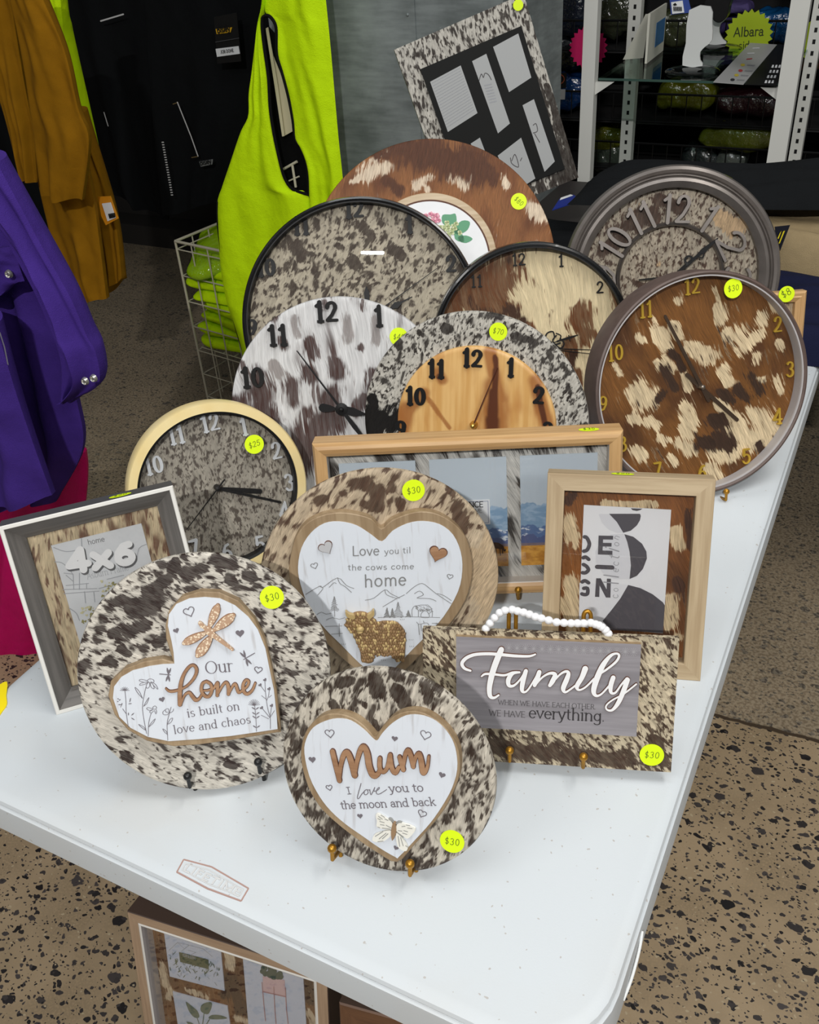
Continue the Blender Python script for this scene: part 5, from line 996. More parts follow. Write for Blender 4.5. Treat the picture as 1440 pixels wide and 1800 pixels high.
def pano():
    pl = Pl(-.305, .473, .015, 25.3, 13.0, .2); w, h = .364, .207
    t = thing('framed_photo', 'wide oak shadow frame holding three mountain photos on cowhide', 'photo frame', pl)
    lin_ = mat('cream inner wall', (214, 206, 196), .6)
    mitre('moulding', -w/2, w/2, 0, h, [(0, -.034), (0, -.006), (.003, -.001), (.007, 0), (.012, -.001), (.016, -.003), (.016, -.026)], (OAKX, OAKZ, lin_, lin_), t, [0, 0, 0, 0, 0, 1])
    fo = -.022; hm = hide('hide panorama', (208, 206, 200), (42, 36, 33), ang=28, fur=2., seed=14., k=.6, mids=.2, spot=(48, .50, .06, 2.2))
    hide_sheet('hide_mat', pl, -w/2+.012, w/2-.012, .012, h-.012, fo, .003, hm, t)
    mb = MB(); mb.box((-w/2+.0155, -fo-.0165, .0155), (w/2-.0155, -fo-.016, h-.0155)); mb.build('glass', GLS, t)
    def landscape():
        m, nt, b = newmat('mountain photo'); v = tex(nt); s = nd(nt, 'ShaderNodeSeparateXYZ', {0: v}).outputs
        n = noise(nt, mapv(nt, v, (34, 1, 1)), 1., 5., .6); n2 = noise(nt, mapv(nt, v, (60, 1, 130)), 1., 4., .6)
        z = mth(nt, 'ADD', s[2], mth(nt, 'MULTIPLY', mth(nt, 'SUBTRACT', n, .5), .035))
        c = mixc(nt, sstep(nt, z, .112, .114), mixc(nt, sstep(nt, n2, .45, .62), lin((136, 168, 198)), lin((164, 190, 214))), lin((200, 212, 222)))
        c = mixc(nt, sstep(nt, z, .083, .084), mixc(nt, sstep(nt, n2, .52, .6), lin((98, 124, 168)), lin((222, 230, 238))), c)
        c = mixc(nt, sstep(nt, z, .070, .071), lin((92, 104, 146)), c)
        c = mixc(nt, sstep(nt, s[2], .0605, .0625), mixc(nt, n2, lin((110, 92, 96)), lin((150, 140, 150))), c)
        c = mixc(nt, sstep(nt, s[2], .0575, .0585), mixc(nt, sstep(nt, n2, .35, .65), lin((232, 174, 82)), lin((192, 130, 56))), c)
        nt.links.new(c, b.inputs['Base Color']); b.inputs['Roughness'].default_value = .3; return m
    LM = landscape(); o1 = fo+.0012
    for i, (a, b_, zb) in enumerate((((595, 813), (730, 812), 0), ((754, 808), (890, 803), 0), ((914, 801), (1051, 796), 0))):
        p, q = pl.l(*a, o1), pl.l(*b_, o1); z0 = pl.l(915, 994, o1)[1]
        mb = MB(); mb.box((p[0], -o1, z0), (q[0], -fo, (p[1]+q[1])/2)); ph = mb.build('photo', LM, t)
        if i == 1:
            mb = MB(); a1 = pl.l(775, 881, o1); a2 = pl.l(862, 921, o1); mb.box((a1[0], -o1-.0006, a2[1]), (a2[0], -o1, a1[1]), 0)
            mb.ribbon([(a1[0]+.002, a2[1]+.002), (a2[0]-.002, a2[1]+.002), (a2[0]-.002, a1[1]-.002), (a1[0]+.002, a1[1]-.002), (a1[0]+.002, a2[1]+.002)], .0006, None, o1+.0008, 2, caps=False)
            text_px(mb, pl, 'FRANCE', (800, 893), (850, 891), o1+.0008, w=.10, mi=1); text_px(mb, pl, 'FRAME', (818, 902), (848, 901), o1+.0008, w=.06, mi=1)
            mb.build('caption_card', [WHITE, BLACK, mat('caption blue', (110, 126, 160), .6)], ph, label='white caption card')
            mb = MB(); o2 = o1+.0004
            stroke_px(mb, pl, [(866, 957, 8), (874, 959, 12), (882, 962, 8)], 0, o2, None, 3); stroke_px(mb, pl, [(882, 960, 5), (887, 968, 3), (889, 966, 2)], 0, o2, None, 2)
            for x, y in ((868, 976), (873, 978), (880, 976), (884, 973)): stroke_px(mb, pl, [(x-1, 964), (x, y)], 1.6, o2, None, 1)
            mb.build('deer_print', mat('deer brown', (78, 54, 40), .7), ph)
    for a, b_ in (((0, 0), (0, 0)),): pass
    c = pl.l(1036, 757, -.01); top_sticker(t, c[0], .013, h, .012, .0065, '$35')
    easel(pl, [(640, 1045), (911, 1037)], 'gold wire plate stand under the wide oak frame', GOLDW, .034, .15)
pano()
PALX = wood('pale oak frame', (188, 168, 136), (164, 142, 110), 'x', .5); PALZ = wood('pale oak frame', (188, 168, 136), (164, 142, 110), 'z', .5)
def design():
    pl = Pl(-.104, .428, 0, 16.5, 23., .3); w, h = .178, .229
    t = thing('framed_photo', 'pale oak upright frame with a grey and white DESIGN print on brown hide', 'photo frame', pl)
    mitre('moulding', -w/2, w/2, 0, h, [(0, -.030), (0, -.0005), (.0005, 0), (.0185, 0), (.019, -.0005), (.019, -.024)], (PALX, PALZ), t)
    fo = -.020; hm = hide('hide design', (136, 84, 40), (210, 188, 150), (78, 50, 34), mids=.0, tint=((100, 62, 32), 24), ang=16, fur=2.2, seed=15., var=.5, k=1., soft=.14)
    hide_sheet('hide_mat', pl, -w/2+.015, w/2-.015, .015, h-.015, fo, .003, hm, t, red=[(1000, 915, 1005, 945, 10), (1015, 940, 1012, 960, 6), (1190, 935, 1195, 960, 10), (1000, 1020, 1015, 1090, 14), (990, 1060, 1010, 1100, 16), (1180, 1060, 1175, 1100, 12), (1060, 885, 1150, 888, 6), (1190, 1120, 1170, 1140, 10)], blue=[(1000, 880, 1010, 870, 8), (1210, 900, 1215, 960, 7), (1190, 1020, 1195, 1030, 8)])
    o1 = fo+.0012; S, O = 3.273, (860, 780)
    pq = [(545, 352), (1048, 380), (1000, 1090), (515, 1055)]
    mb = MB(); mb.prism(poly_px(pl, pq, o1, S, O), fo, o1); o = mb.build('photo_insert', mat('white paper', (226, 226, 228), .4), t)
    mb = MB(); of = o1+.0003
    for k, (poly, mi, sm) in enumerate((([(630, 405), (690, 404), (740, 455), (772, 512), (735, 512), (690, 495), (650, 455)], 1, 0), ([(775, 517), (700, 522), (640, 560), (612, 620), (615, 680), (650, 740), (720, 778), (806, 778), (812, 690), (800, 590)], 1, 0), ([(815, 371), (825, 382), (850, 387), (872, 381), (882, 374)], 0, 0), ([(690, 403), (868, 403), (873, 415), (868, 440), (850, 470), (815, 500), (772, 512), (735, 450)], 0, 0),
                       ([(778, 520), (830, 535), (880, 575), (905, 620), (908, 660), (885, 720), (850, 760), (808, 778), (816, 700), (808, 620), (795, 565)], 0, 0), ([(800, 812), (870, 830), (940, 865), (1000, 912), (1011, 930), (1001, 1088), (700, 1070), (652, 1020), (705, 955), (755, 890)], 0, 0), ([(520, 800), (800, 812), (755, 890), (705, 955), (652, 1020), (700, 1068), (516, 1054)], 2, 0))): mb.flat(poly_px(pl, poly, of, S, O), of+.00005*k, mi)
    of += .0005; P = lambda x, y: (O[0]+x/S, O[1]+y/S)
    def letter(c, x0, x1, yb, w=.2, sy=1.): text_px(mb, pl, c, P(x0, yb), P(x1, yb+2), of, w=w, sy=sy)
    mb2 = MB()
    for q in ([(630, 528), (714, 530), (713, 552), (656, 551), (655, 570), (705, 571), (704, 592), (654, 591), (653, 614), (710, 616), (709, 640), (626, 637)], [(616, 774), (642, 774), (676, 838), (678, 776), (701, 777), (698, 886), (672, 885), (636, 816), (634, 882), (609, 881)]): mb.flat(poly_px(pl, q, of, S, O), of, 0)
    for s in ([(549, 536), (562, 541), (577, 575), (565, 610), (545, 618)], [(573, 665), (556, 652), (542, 656)], [(543, 695), (560, 705), (572, 725), (555, 742), (538, 742)], [(572, 800), (552, 788), (536, 795)], [(545, 832), (566, 832), (566, 862), (550, 868), (534, 864)]): stroke_px(mb, pl, s, 22, of, None, 3, 0, S, O)
    stroke_px(mb, pl, [(622, 708), (708, 712)], 26, of, None, 1, 0, S, O)
    for i, c in enumerate('collection'):       # letters climbing the seam, turned on their side
        y = 880-i*37; a = pl.l(*P(742, y+10), of); b_ = pl.l(*P(742+i*1.2, y-14), of); put_text(mb, c, a, b_, w=.06, off=of, mi=3)
    mb.build('printed_text', [mat('slate print', (74, 70, 76), .6), mat('pale grey print', (210, 210, 214), .6), mat('light print', (218, 218, 221), .6), mat('mid grey print', (150, 150, 154), .6)], o)
    mb = MB(); mb.box((-w/2+.0185, -fo-.0145, .0185), (w/2-.0185, -fo-.014, h-.0185)); mb.build('glass', GLS, t)
    c = pl.l(1095, 833, -.010); top_sticker(t, c[0], .012, h, .0125, .007, '$20')
design()
def small_oak():
    pl = Pl(-.075, 1.045, 0, 28., 14.); z1 = pl.l(1409, 512)[1]; xr = pl.l(1409, 640)[0]; w = .165
    t = thing('framed_photo', 'small oak frame mostly hidden behind the deep brown rimmed clock', 'photo frame', pl)
    mitre('moulding', xr-w, xr, 0, z1, [(0, -.02), (0, -.003), (.003, 0), (.007, -.001), (.009, 0), (.016, -.003), (.016, -.014)], (OAKX, OAKZ), t)
    hm = hide('hide small oak', (190, 170, 140), (70, 50, 40), ang=5, spot=(90, .55, .05, 1.4), seed=16.)
    hide_sheet('hide_mat', pl, xr-w+.012, xr-.012, .012, z1-.012, -.012, .003, hm, t)
    mb = MB(); mb.box((xr-w+.03, .0105, .04), (xr-.022, .0119, z1-.04)); mb.build('photo_insert', mat('white paper', (226, 226, 228), .4), t)
    sticker(t, pl, 1383, 517, 14, '$8', .0005, 35)
small_oak()
def collage():
    pl = Pl(-.5498, 1.6, .203, 30.26, 12.3, 17.1); w, h = .272, .3635
    t = thing('framed_photo', 'tilted cowhide collage frame with black mounts against the metal column', 'photo frame', pl)
    hm = hide('hide collage', (196, 192, 182), (40, 31, 25), ang=-6, spot=(120, .525, .04, 2.6), spot2=(210, .56, .05, 2.2), seed=17.)
    hide_sheet('hide_board', pl, -w, 0, 0, h, 0, .022, hm, t, red=[(960, 150, 1010, 300, 5)], grn=[(975, 180, 1005, 300, 30, .22), (950, 350, 1000, 310, 40, .26)])
    S, O = 4., (680, 0)
    q = [(245, 515), (935, 155), (1225, 1150), (1000, 1320)]
    a = pl.l(680+245/4, 515/4); b_ = pl.l(680+935/4, 155/4); d = pl.l(680+1225/4, 1150/4); x0, x1, z1, z0 = a[0], b_[0], (a[1]+b_[1])/2, d[1]-.012
    mb = MB(); mb.box((x0, -.006, z0), (x1, -.0005, z1)); o = mb.build('black_mount', mat('black mount', (17, 18, 17), .6, spec=.2), t)
    PW = mat('photo paper grey', (164, 166, 166), .5)
    for poly in ([(305, 575), (520, 460), (638, 795), (430, 928)], [(600, 430), (700, 378), (866, 868), (782, 938)], [(748, 330), (925, 235), (1017, 545), (860, 648)], [(955, 740), (1035, 697), (1182, 1135), (1110, 1208)], [(780, 1095), (945, 968), (1045, 1255), (900, 1350)], [(590, 1010), (655, 968), (690, 1060), (640, 1100)]):
        of = .0064; mb = MB(); mb.prism(poly_px(pl, poly, of, S, O), .004, of); mb.build('photo_insert', PW, o)
    mb = MB(); of = .0067
    for s in ([(650, 565), (665, 520), (680, 545), (690, 515), (715, 525), (735, 560)], [(1030, 880), (1050, 870), (1060, 920), (1030, 935)], [(1040, 940), (1075, 1000)], [(880, 1130), (900, 1085), (920, 1130), (925, 1175), (880, 1150), (870, 1110)], [(940, 1130), (950, 1110)]): stroke_px(mb, pl, s, 5, of, None, 4, 0, S, O)
    for i in range(7): stroke_px(mb, pl, [(690+i*6, 600+i*20), (735+i*6, 590+i*20)], 8, of, None, 1, 1, S, O)
    for i in range(17): f_ = i/17; stroke_px(mb, pl, [(318+f_*110, 585+f_*330), (515+f_*105, 478+f_*310)], 3, of, None, 1, 1, S, O)
    mb.build('printed_marks', [mat('dark grey print', (86, 82, 84), .8), mat('faint grey print', (158, 160, 164), .7)], o)
    sticker(t, pl, 911, 9, 9, '', .0005, 60)
collage()
def floor_frame():
    pl = Pl(-.517, .060, 0, 7.6, 11.6, -.2, z0=0); w, h = .301, .360
    t = thing('framed_photo', 'oak collage frame of plant prints standing on the floor under the table', 'photo frame', pl)
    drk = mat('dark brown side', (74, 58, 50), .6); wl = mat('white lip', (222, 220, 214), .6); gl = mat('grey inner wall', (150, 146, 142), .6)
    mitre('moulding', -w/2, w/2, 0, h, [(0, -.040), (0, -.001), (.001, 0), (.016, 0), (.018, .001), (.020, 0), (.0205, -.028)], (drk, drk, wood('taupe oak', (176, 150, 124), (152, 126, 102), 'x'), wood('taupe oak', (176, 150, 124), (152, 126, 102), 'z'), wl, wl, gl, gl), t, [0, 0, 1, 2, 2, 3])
    fo = -.022; hm = hide('hide floor frame', (122, 82, 48), (202, 184, 156), (70, 48, 34), mids=.0, tint=((86, 56, 36), 24), ang=6, fur=2., seed=18., var=.4, k=1., soft=.14)
    hide_sheet('hide_mat', pl, -w/2+.017, w/2-.017, .017, h-.017, fo, .003, hm, t, red=[(285, 1690, 290, 1730, 9), (300, 1740, 295, 1755, 7), (400, 1660, 405, 1700, 10), (330, 1740, 360, 1752, 8), (540, 1780, 550, 1800, 10), (420, 1790, 440, 1800, 9), (390, 1660, 420, 1670, 6)], blue=[(410, 1730, 420, 1770, 22), (540, 1730, 545, 1760, 10), (400, 1745, 390, 1750, 10)])
    o1 = fo+.0015; S, O = 2.769, (180, 1480); PB = mat('photo blue white', (198, 206, 222), .35)
    prints = MB()
    for poly in ([(300, 442), (575, 515), (595, 725), (328, 655)], [(342, 730), (608, 800), (640, 1010), (375, 940)], [(682, 545), (975, 620), (1000, 1010), (715, 940)]):
        mb = MB(); mb.prism(poly_px(pl, poly, o1, S, O), fo, o1); mb.build('photo', PB, t)
    of = o1+.0004; z, zo = 5.143, (280, 1610)
    for i, s in enumerate(([(240, 775), (300, 820), (345, 860), (362, 915), (320, 920), (280, 880), (255, 830)], [(470, 780), (475, 820), (450, 880), (420, 888), (375, 860), (380, 810), (420, 785)], [(445, 920), (480, 895), (560, 900), (615, 925), (560, 935), (470, 935)], [(245, 958), (290, 965), (320, 990), (270, 985)])): prints.flat(poly_px(pl, s, of, z, zo, 3), of, 0)
    for s in ([(340, 915), (370, 1000)], [(405, 880), (390, 1000)], [(455, 935), (420, 990)]): stroke_px(prints, pl, s, 9, of, None, 1, 0, z, zo)
    for x, y, r in ((950, 470, 30), (935, 500, 24), (1020, 470, 38), (1010, 520, 40), (1035, 500, 30), (1090, 525, 28), (1100, 550, 24), (1040, 540, 35), (960, 520, 26), (1075, 550, 24)): prints.flat(poly_px(pl, [(x+r*math.cos(a), y+r*math.sin(a)) for a in np.linspace(0, 2*PI, 14, endpoint=False)], of, z, zo), of+.00002*r, 1)
    prints.flat(poly_px(pl, [(935, 545), (1135, 580), (1140, 730), (940, 680)], of, z, zo), of, 2); stroke_px(prints, pl, [(940, 685), (1140, 730)], 14, of+.0003, None, 1, 3, z, zo)
    for s in ([(928, 600), (945, 800), (960, 950)], [(1035, 640), (1045, 850), (1055, 975)], [(1140, 650), (1150, 850), (1165, 975)]): stroke_px(prints, pl, s, 8, of+.0005, None, 1, 3, z, zo)
    r5 = random.Random(2)
    for s in ([(90, 310), (165, 240), (230, 300)], [(165, 240), (270, 265), (200, 320)], [(270, 265), (400, 300), (480, 370)], [(260, 310), (330, 330), (290, 350)]): stroke_px(prints, pl, s, 5, of, None, 1, 4, z, zo)
    for i in range(90):
        x = r5.uniform(95, 540); y = 330+(x-95)*.25+r5.uniform(0, 130)+ (70 if r5.random() < .4 else 0)
        stroke_px(prints, pl, [(x, y), (x+r5.uniform(-22, 22), y-r5.uniform(10, 30))], r5.uniform(5, 12), of, None, 1, 0 if i % 3 else 4, z, zo)
    prints.flat(poly_px(pl, [(178, 325), (445, 395), (448, 482), (190, 415)], of, z, zo), of+.0003, 5)
    text_px(prints, pl, 'GREEN', (zo[0]+215/z, zo[1]+365/z), (zo[0]+330/z, zo[1]+395/z), of+.0006, w=.1, mi=4)
    prints.build('printed_plants', [mat('sage leaf', (104, 116, 98), .7), mat('cactus green', (66, 84, 74), .7), mat('pale pink pot', (208, 178, 180), .7), mat('rose wire', (178, 134, 134), .7), mat('pale line', (160, 166, 172), .7), mat('moss band', (84, 92, 66), .7)], t)
    mb = MB(); mb.box((-w/2+.020, -fo-.017, .020), (w/2-.020, -fo-.0165, h-.020)); mb.build('glass', glass('non reflecting glass', .3), t)
floor_frame()
def floor_frame_dark():
    pl = Pl(-.185, .085, 0, 10., 11., 0, z0=0); w, h = .30, .36
    t = thing('framed_photo', 'dark wooden frame with speckled hide standing on the floor beneath the table edge', 'photo frame', pl)
    dx = wood('walnut', (112, 78, 54), (88, 60, 42), 'x'); dz = wood('walnut', (112, 78, 54), (88, 60, 42), 'z')
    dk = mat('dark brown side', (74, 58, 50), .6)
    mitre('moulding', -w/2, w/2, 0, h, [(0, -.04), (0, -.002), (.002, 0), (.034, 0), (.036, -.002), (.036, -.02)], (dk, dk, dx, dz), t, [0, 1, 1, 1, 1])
    hm = hide('hide walnut frame', (190, 186, 178), (44, 36, 34), ang=40, spot=(80, .52, .05, 1.6), seed=19.)
    hide_sheet('hide_mat', pl, -w/2+.03, w/2-.03, .03, h-.03, -.016, .003, hm, t)
    mb = MB(); mb.box((-.05, .0145, .08), (.10, .0159, h-.10)); mb.build('photo_insert', mat('photo blue white', (198, 206, 222), .35), t)
floor_frame_dark()
# ------------------------------------------------------------------ hanging clothes
def interp(poly, ts):
    P = np.array(poly, float); d = np.r_[0, np.cumsum(np.linalg.norm(np.diff(P, axis=0), axis=1))]; d /= d[-1]
    P2 = smooth_path(P, 6); d2 = np.r_[0, np.cumsum(np.linalg.norm(np.diff(P2, axis=0), axis=1))]; d2 /= d2[-1]
    return np.stack([np.interp(ts, d2, P2[:, i]) for i in range(2)], 1)
def drape(parent, name, left, right, Y, m, thick=.05, folds=((2.3, .014, 0.), (5.1, .006, 1.)), nu=44, nv=56, hem=.004, seed=0, label=None, swell=.014):
    """a hanging piece of cloth traced by its two side edges, with folds running down it and a back"""
    ts = np.linspace(0, 1, nv+1); L = interp(left, ts); R = interp(right, ts); mb = MB(); v = []
    for side in (0, 1):
        for j in range(nv+1):
            for i in range(nu+1):
                s = i/nu; p = L[j]*(1-s)+R[j]*s; q = at(p[0], p[1], Y)
                edge = math.sin(PI*s)**.5 if 0 < s < 1 else 0
                d = 0
                for k, (fr, am, ph) in enumerate(folds): d += am*math.sin(2*PI*fr*s+ph+seed+1.3*math.sin(ts[j]*2.2+k+seed))*(.35+.65*ts[j])
                d += .003*math.sin(11*ts[j]+7*s+seed)+.0022*math.sin(23*ts[j]-19*s+2*seed)*math.sin(5*s+seed)
                y = (q.y-edge*swell-d*edge) if side == 0 else q.y+thick*edge
                v.append((q.x, y, q.z+hem*math.sin(9*s+seed)*(j == nv)))
    n = nu+1; o = n*(nv+1); f = []
    for j in range(nv):
        for i in range(nu):
            a = j*n+i; f += [(a, a+1, a+n+1, a+n), (o+a, o+a+n, o+a+n+1, o+a+1)]
    for i in range(nu): f += [(i, o+i, o+i+1, i+1), (nv*n+i, nv*n+i+1, o+nv*n+i+1, o+nv*n+i)]
    mb.add(v, f); return mb.build(name, m, parent, smooth=60, label=label)
def yl(mb, pts, w, Y, mi=0):                 # a flat strip lying on a hanging garment's front
    P = [at(x, y, Y) for x, y in pts]; d = (P[0]-Vector(CAM)).length/FPX
    mb.ribbon([(p.x, p.z) for p in P], w*d, None, -Y, mi)
PUR = cloth('purple drill', (62, 40, 122)); PUR2 = cloth('vivid purple drill', (84, 44, 168))  # PUR2 is a more vivid purple than PUR, unused
MUS = cloth('mustard canvas', (142, 98, 10)); BLK = cloth('black softshell', (14, 16, 18), .85, .1); HV = cloth('hi vis yellow', (200, 240, 8), .75, .06, 500.)
BIND = cloth('black binding', (16, 16, 17)); SNAP = mat('steel snap', (190, 188, 182), .3, .8); CRM = mat('cream card', (214, 206, 170), .6)
t = thing('shirt', 'purple snap-fastened work shirt hanging left of the table, its pocket and cuff showing', 'shirt', loc=at(20, 700, .55))
def reparent(t):                            # keep world positions while hanging parts on the thing
    bpy.context.view_layer.update()
    for o in t.children: o.matrix_parent_inverse = t.matrix_world.inverted() if False else Matrix.Translation(-t.location)
drape(t, 'body', [(-130, 280), (-110, 600), (-90, 905)], [(-4, 310), (26, 385), (66, 470), (100, 560), (134, 700), (145, 790), (98, 880)], .55, PUR, seed=1., folds=((2.2, .02, .4), (4.7, .008, 2.)))
drape(t, 'sleeve', [(-80, 270), (10, 410), (70, 520), (108, 620), (116, 700)], [(-6, 285), (42, 375), (84, 452), (126, 528), (152, 590), (169, 622), (173, 676), (128, 702)], .50, PUR, thick=.04, seed=2.3, nu=24, folds=((1.6, .012, .2), (3.1, .006, 1.)))
drape(t, 'pocket_flap', [(-60, 445), (-55, 540)], [(22, 432), (34, 468), (44, 496)], .505, PUR, thick=.006, nu=20, nv=14, folds=((1., .003, 0.),), swell=.006)
for x, y, yy in ((17, 481, .494), (151, 669, .462), (166, 664, .468)):
    p = at(x, y, yy); mb = MB(); r = 6.5*(p-Vector(CAM)).length/FPX; c = [(r*.25, .004), (r*.3, .002), (r*.55, .002), (r*.8, .0045), (r, .002), (r*1.05, 0)]
    mb.lathe(p.x, p.z, [(a, -p.y+b) for a, b in c], 20); mb.build('snap_button', SNAP, t, smooth=40)
reparent(t)
t = thing('shirt', 'second purple work shirt hanging in front, at the very left edge', 'shirt', loc=at(0, 800, .42))
drape(t, 'body', [(-160, 540), (-150, 740), (-140, 900)], [(-8, 570), (28, 690), (62, 790), (92, 872)], .44, PUR, seed=4., folds=((1.8, .016, 1.4), (4.2, .007, .3)))
mb = MB(); yl(mb, [(0, 585), (8, 610), (14, 640)], 3, .395); mb.build('seam_tape', mat('grey tape', (110, 108, 120), .7), t)
reparent(t)
t = thing('dress', 'crimson pink garment hanging below the purple shirts beside the table', 'garment', loc=at(20, 1000, .66))
drape(t, 'body', [(-120, 800), (-110, 1040), (-100, 1330)], [(150, 795), (152, 860), (128, 1080), (110, 1340)], .68, cloth('crimson satin', (206, 16, 104), .5, .08), seed=5., folds=((2.6, .02, 0.), (6.1, .008, 1.)))
reparent(t)
t = thing('jacket', 'mustard canvas jacket hanging nearest at top left, wide sleeve in front', 'jacket', loc=at(90, 300, 1.45))
drape(t, 'body', [(62, 300), (85, 400), (124, 538)], [(150, 285), (166, 360), (187, 523)], 1.50, MUS, seed=1.5, folds=((1.4, .012, .5), (3.3, .006, 0.)))
drape(t, 'sleeve', [(12, -30), (40, 110), (56, 220), (72, 346)], [(62, -30), (112, 85), (137, 190), (156, 246), (144, 352)], 1.42, MUS, seed=.4, folds=((1.2, .012, 2.5), (2.7, .006, 1.)))
drape(t, 'sleeve', [(-60, -30), (-20, 110), (8, 200), (37, 314)], [(14, -30), (40, 130), (58, 230), (66, 318)], 1.46, MUS, seed=2.9, folds=((1.5, .012, 0.), (3.7, .006, 1.)))
reparent(t)
t = thing('jacket', 'second mustard canvas jacket behind the first with a barcoded swing tag', 'jacket', loc=at(190, 420, 1.6))
drape(t, 'body', [(118, 190), (152, 360), (182, 520)], [(140, 200), (198, 370), (214, 488)], 1.60, MUS, seed=3.3, folds=((1.6, .012, 0.), (3.9, .005, 1.)))
mb = MB()
def quad_y(mb, pts, Y, mi=0, th=.002):
    P = [at(x, y, Y) for x, y in pts]; n = len(P); mb.add([(p.x, p.y, p.z) for p in P]+[(p.x, p.y+th, p.z) for p in P], [tuple(range(n)), tuple(range(2*n-1, n-1, -1))]+[(i, (i+1) % n, n+(i+1) % n, n+i) for i in range(n)], mi)
YT = 1.535
quad_y(mb, [(172, 346), (194, 345), (208, 384), (186, 396), (178, 380)], YT); quad_y(mb, [(179, 358), (194, 356), (203, 383), (189, 389)], YT-.003, 1)
for i in range(5): quad_y(mb, [(190+i*2.4, 376-i*.4), (191.2+i*2.4, 376-i*.4), (193.5+i*2.2, 384-i*.5), (192.3+i*2.2, 384.4-i*.5)], YT-.006, 2)
mb.build('swing_tag', [mat('orange tag', (214, 140, 20), .6), WHITE, BLACK], t, label='orange swing tag with a white barcode label')
reparent(t)
t = thing('jacket', 'lime yellow jacket showing as a sliver between mustard and black jackets', 'jacket', loc=at(110, 100, 1.6))
drape(t, 'body', [(66, -30), (80, 30), (98, 62), (140, 250), (156, 318)], [(104, -30), (110, 40), (116, 85), (158, 260), (173, 330)], 1.64, HV, nu=16, seed=.2, folds=((.8, .006, 0.),))
mb = MB(); mb.tube([at(x, y, 1.57) for x, y in ((74, 0), (78, 12), (83, 22))], .004, 6); mb.build('zip_pull', HV, t)
reparent(t)
JY = 2.36
t = thing('jacket', 'black softshell jacket with a white zip line hanging behind the mustard ones', 'jacket', loc=at(190, 200, JY))
drape(t, 'body', [(60, -40), (105, 85), (150, 235), (172, 312), (200, 340)], [(280, -40), (282, 120), (288, 250), (296, 386)], JY, BLK, seed=.8, folds=((2.2, .02, 0.), (4.4, .008, 1.)))
mb = MB(); yl(mb, [(177, 37), (217, 25)], 2., JY-.062); yl(mb, [(183, 198), (190, 221)], 2., JY-.062); mb.build('reflective_zip', mat('zip white', (206, 206, 206), .5), t)
reparent(t)
JY = 2.22
t = thing('jacket', 'black softshell jacket with name tags hanging beside the lime vest', 'jacket', loc=at(350, 200, JY))
drape(t, 'body', [(252, -40), (262, 120), (272, 250), (286, 380)], [(500, -40), (470, 120), (440, 240), (400, 350)], JY, BLK, seed=1.9, folds=((1.7, .012, 0.), (4.1, .006, 1.)))
Z1 = JY-.058; mb = MB()
yl(mb, [(312, 180), (322, 205), (336, 240), (348, 274)], 2.2, Z1); yl(mb, [(304, 183), (313, 180)], 1.2, Z1, 1); yl(mb, [(337, 277), (348, 275)], 1.2, Z1, 1)
for i in range(22): f_ = i/22; x = 286+17*f_; y = 250+97*f_; yl(mb, [(x-1.2, y+.2), (x+1.6, y)], 1.7, Z1-.012)
mb.build('reflective_zip', [mat('zip white', (206, 206, 206), .5), mat('gold piping', (120, 100, 60), .6)], t)
def slant_text(mb, s, p0, p1, Y, w, mi, shear=.2):
    a, b_ = at(p0[0], p0[1], Y), at(p1[0], p1[1], Y); put_text(mb, s, (a.x, a.z), (b_.x, b_.z), w=w, off=-Y, mi=mi, shear=shear)
mb = MB(); quad_y(mb, [(350, 284), (374, 280), (373, 289), (353, 293)], Z1-.004); slant_text(mb, 'Bisley', (352, 290.5), (372, 287), Z1-.0075, .13, 1); mb.build('chest_logo', [mat('logo grey', (130, 132, 132), .6), BLACK], t, label='grey chest logo')
mb = MB(); Y2 = Z1-.02
quad_y(mb, [(376, 30), (416, 22), (424, 108), (382, 112)], Y2); quad_y(mb, [(379, 51), (408, 48), (405, 57), (381, 60)], Y2-.003, 1); slant_text(mb, 'Bisley', (382, 58), (405, 54), Y2-.0065, .14, 0, .1)
quad_y(mb, [(379, 86), (419, 81), (421.5, 94.5), (381.5, 100)], Y2-.003, 2); slant_text(mb, 'JOB DONE', (388, 93.8), (411, 90.6), Y2-.0065, .12, 3, 0); yl(mb, [(379, 74), (420, 67)], 1.2, Y2-.004, 3)
mb.build('swing_tag', [mat('black card', (12, 12, 13), .5), mat('tag amber', (216, 168, 24), .6), WHITE, mat('tag grey', (60, 60, 62), .6)], t, label='black swing tag with amber and white panels')
reparent(t)
t = thing('jacket', 'black garment hanging in the dark gap behind the purple shirt', 'jacket', loc=at(50, 380, 2.))
drape(t, 'body', [(-120, 200), (-60, 330), (-40, 480)], [(30, 190), (70, 330), (96, 445)], 2.3, BLK, seed=2.2); reparent(t)
# the lime vest, with its arm hole, bound in black
VY = 1.69
t = thing('safety_vest', 'fluoro lime safety vest with black bound arm hole beside the metal column', 'vest', loc=at(480, 300, VY))
hl = [(478, -60), (466, 8), (461, 36), (465, 85), (472, 137), (476, 190), (481, 232), (490, 275), (500, 312), (515, 333), (541, 341), (545, 400), (548, 640)]
hr = [(478, -60), (466, 8), (470, 28), (482, 38), (487, 95), (496, 127), (507, 169), (515, 211), (519, 243), (528, 258), (538, 281), (543, 306), (544, 338), (545, 400), (548, 640)]
for nm, lf, rt, sd in (('back_panel', [(466, -60), (464, 6), (456, 42), (449, 85), (443, 130), (438, 165), (437, 203), (423, 232), (405, 285), (390, 330), (382, 360), (385, 440), (396, 520), (420, 600), (430, 640)], hl, .3), ('front_panel', hr, [(566, -60), (573, 0), (581, 80), (588, 160), (595, 240), (602, 306), (610, 400), (625, 640)], 1.7)):
    drape(t, nm, lf, rt, VY, HV, thick=.01, seed=sd, nu=26, nv=80, folds=((1.1, .01, 0.), (2.6, .004, .5)), swell=.012)
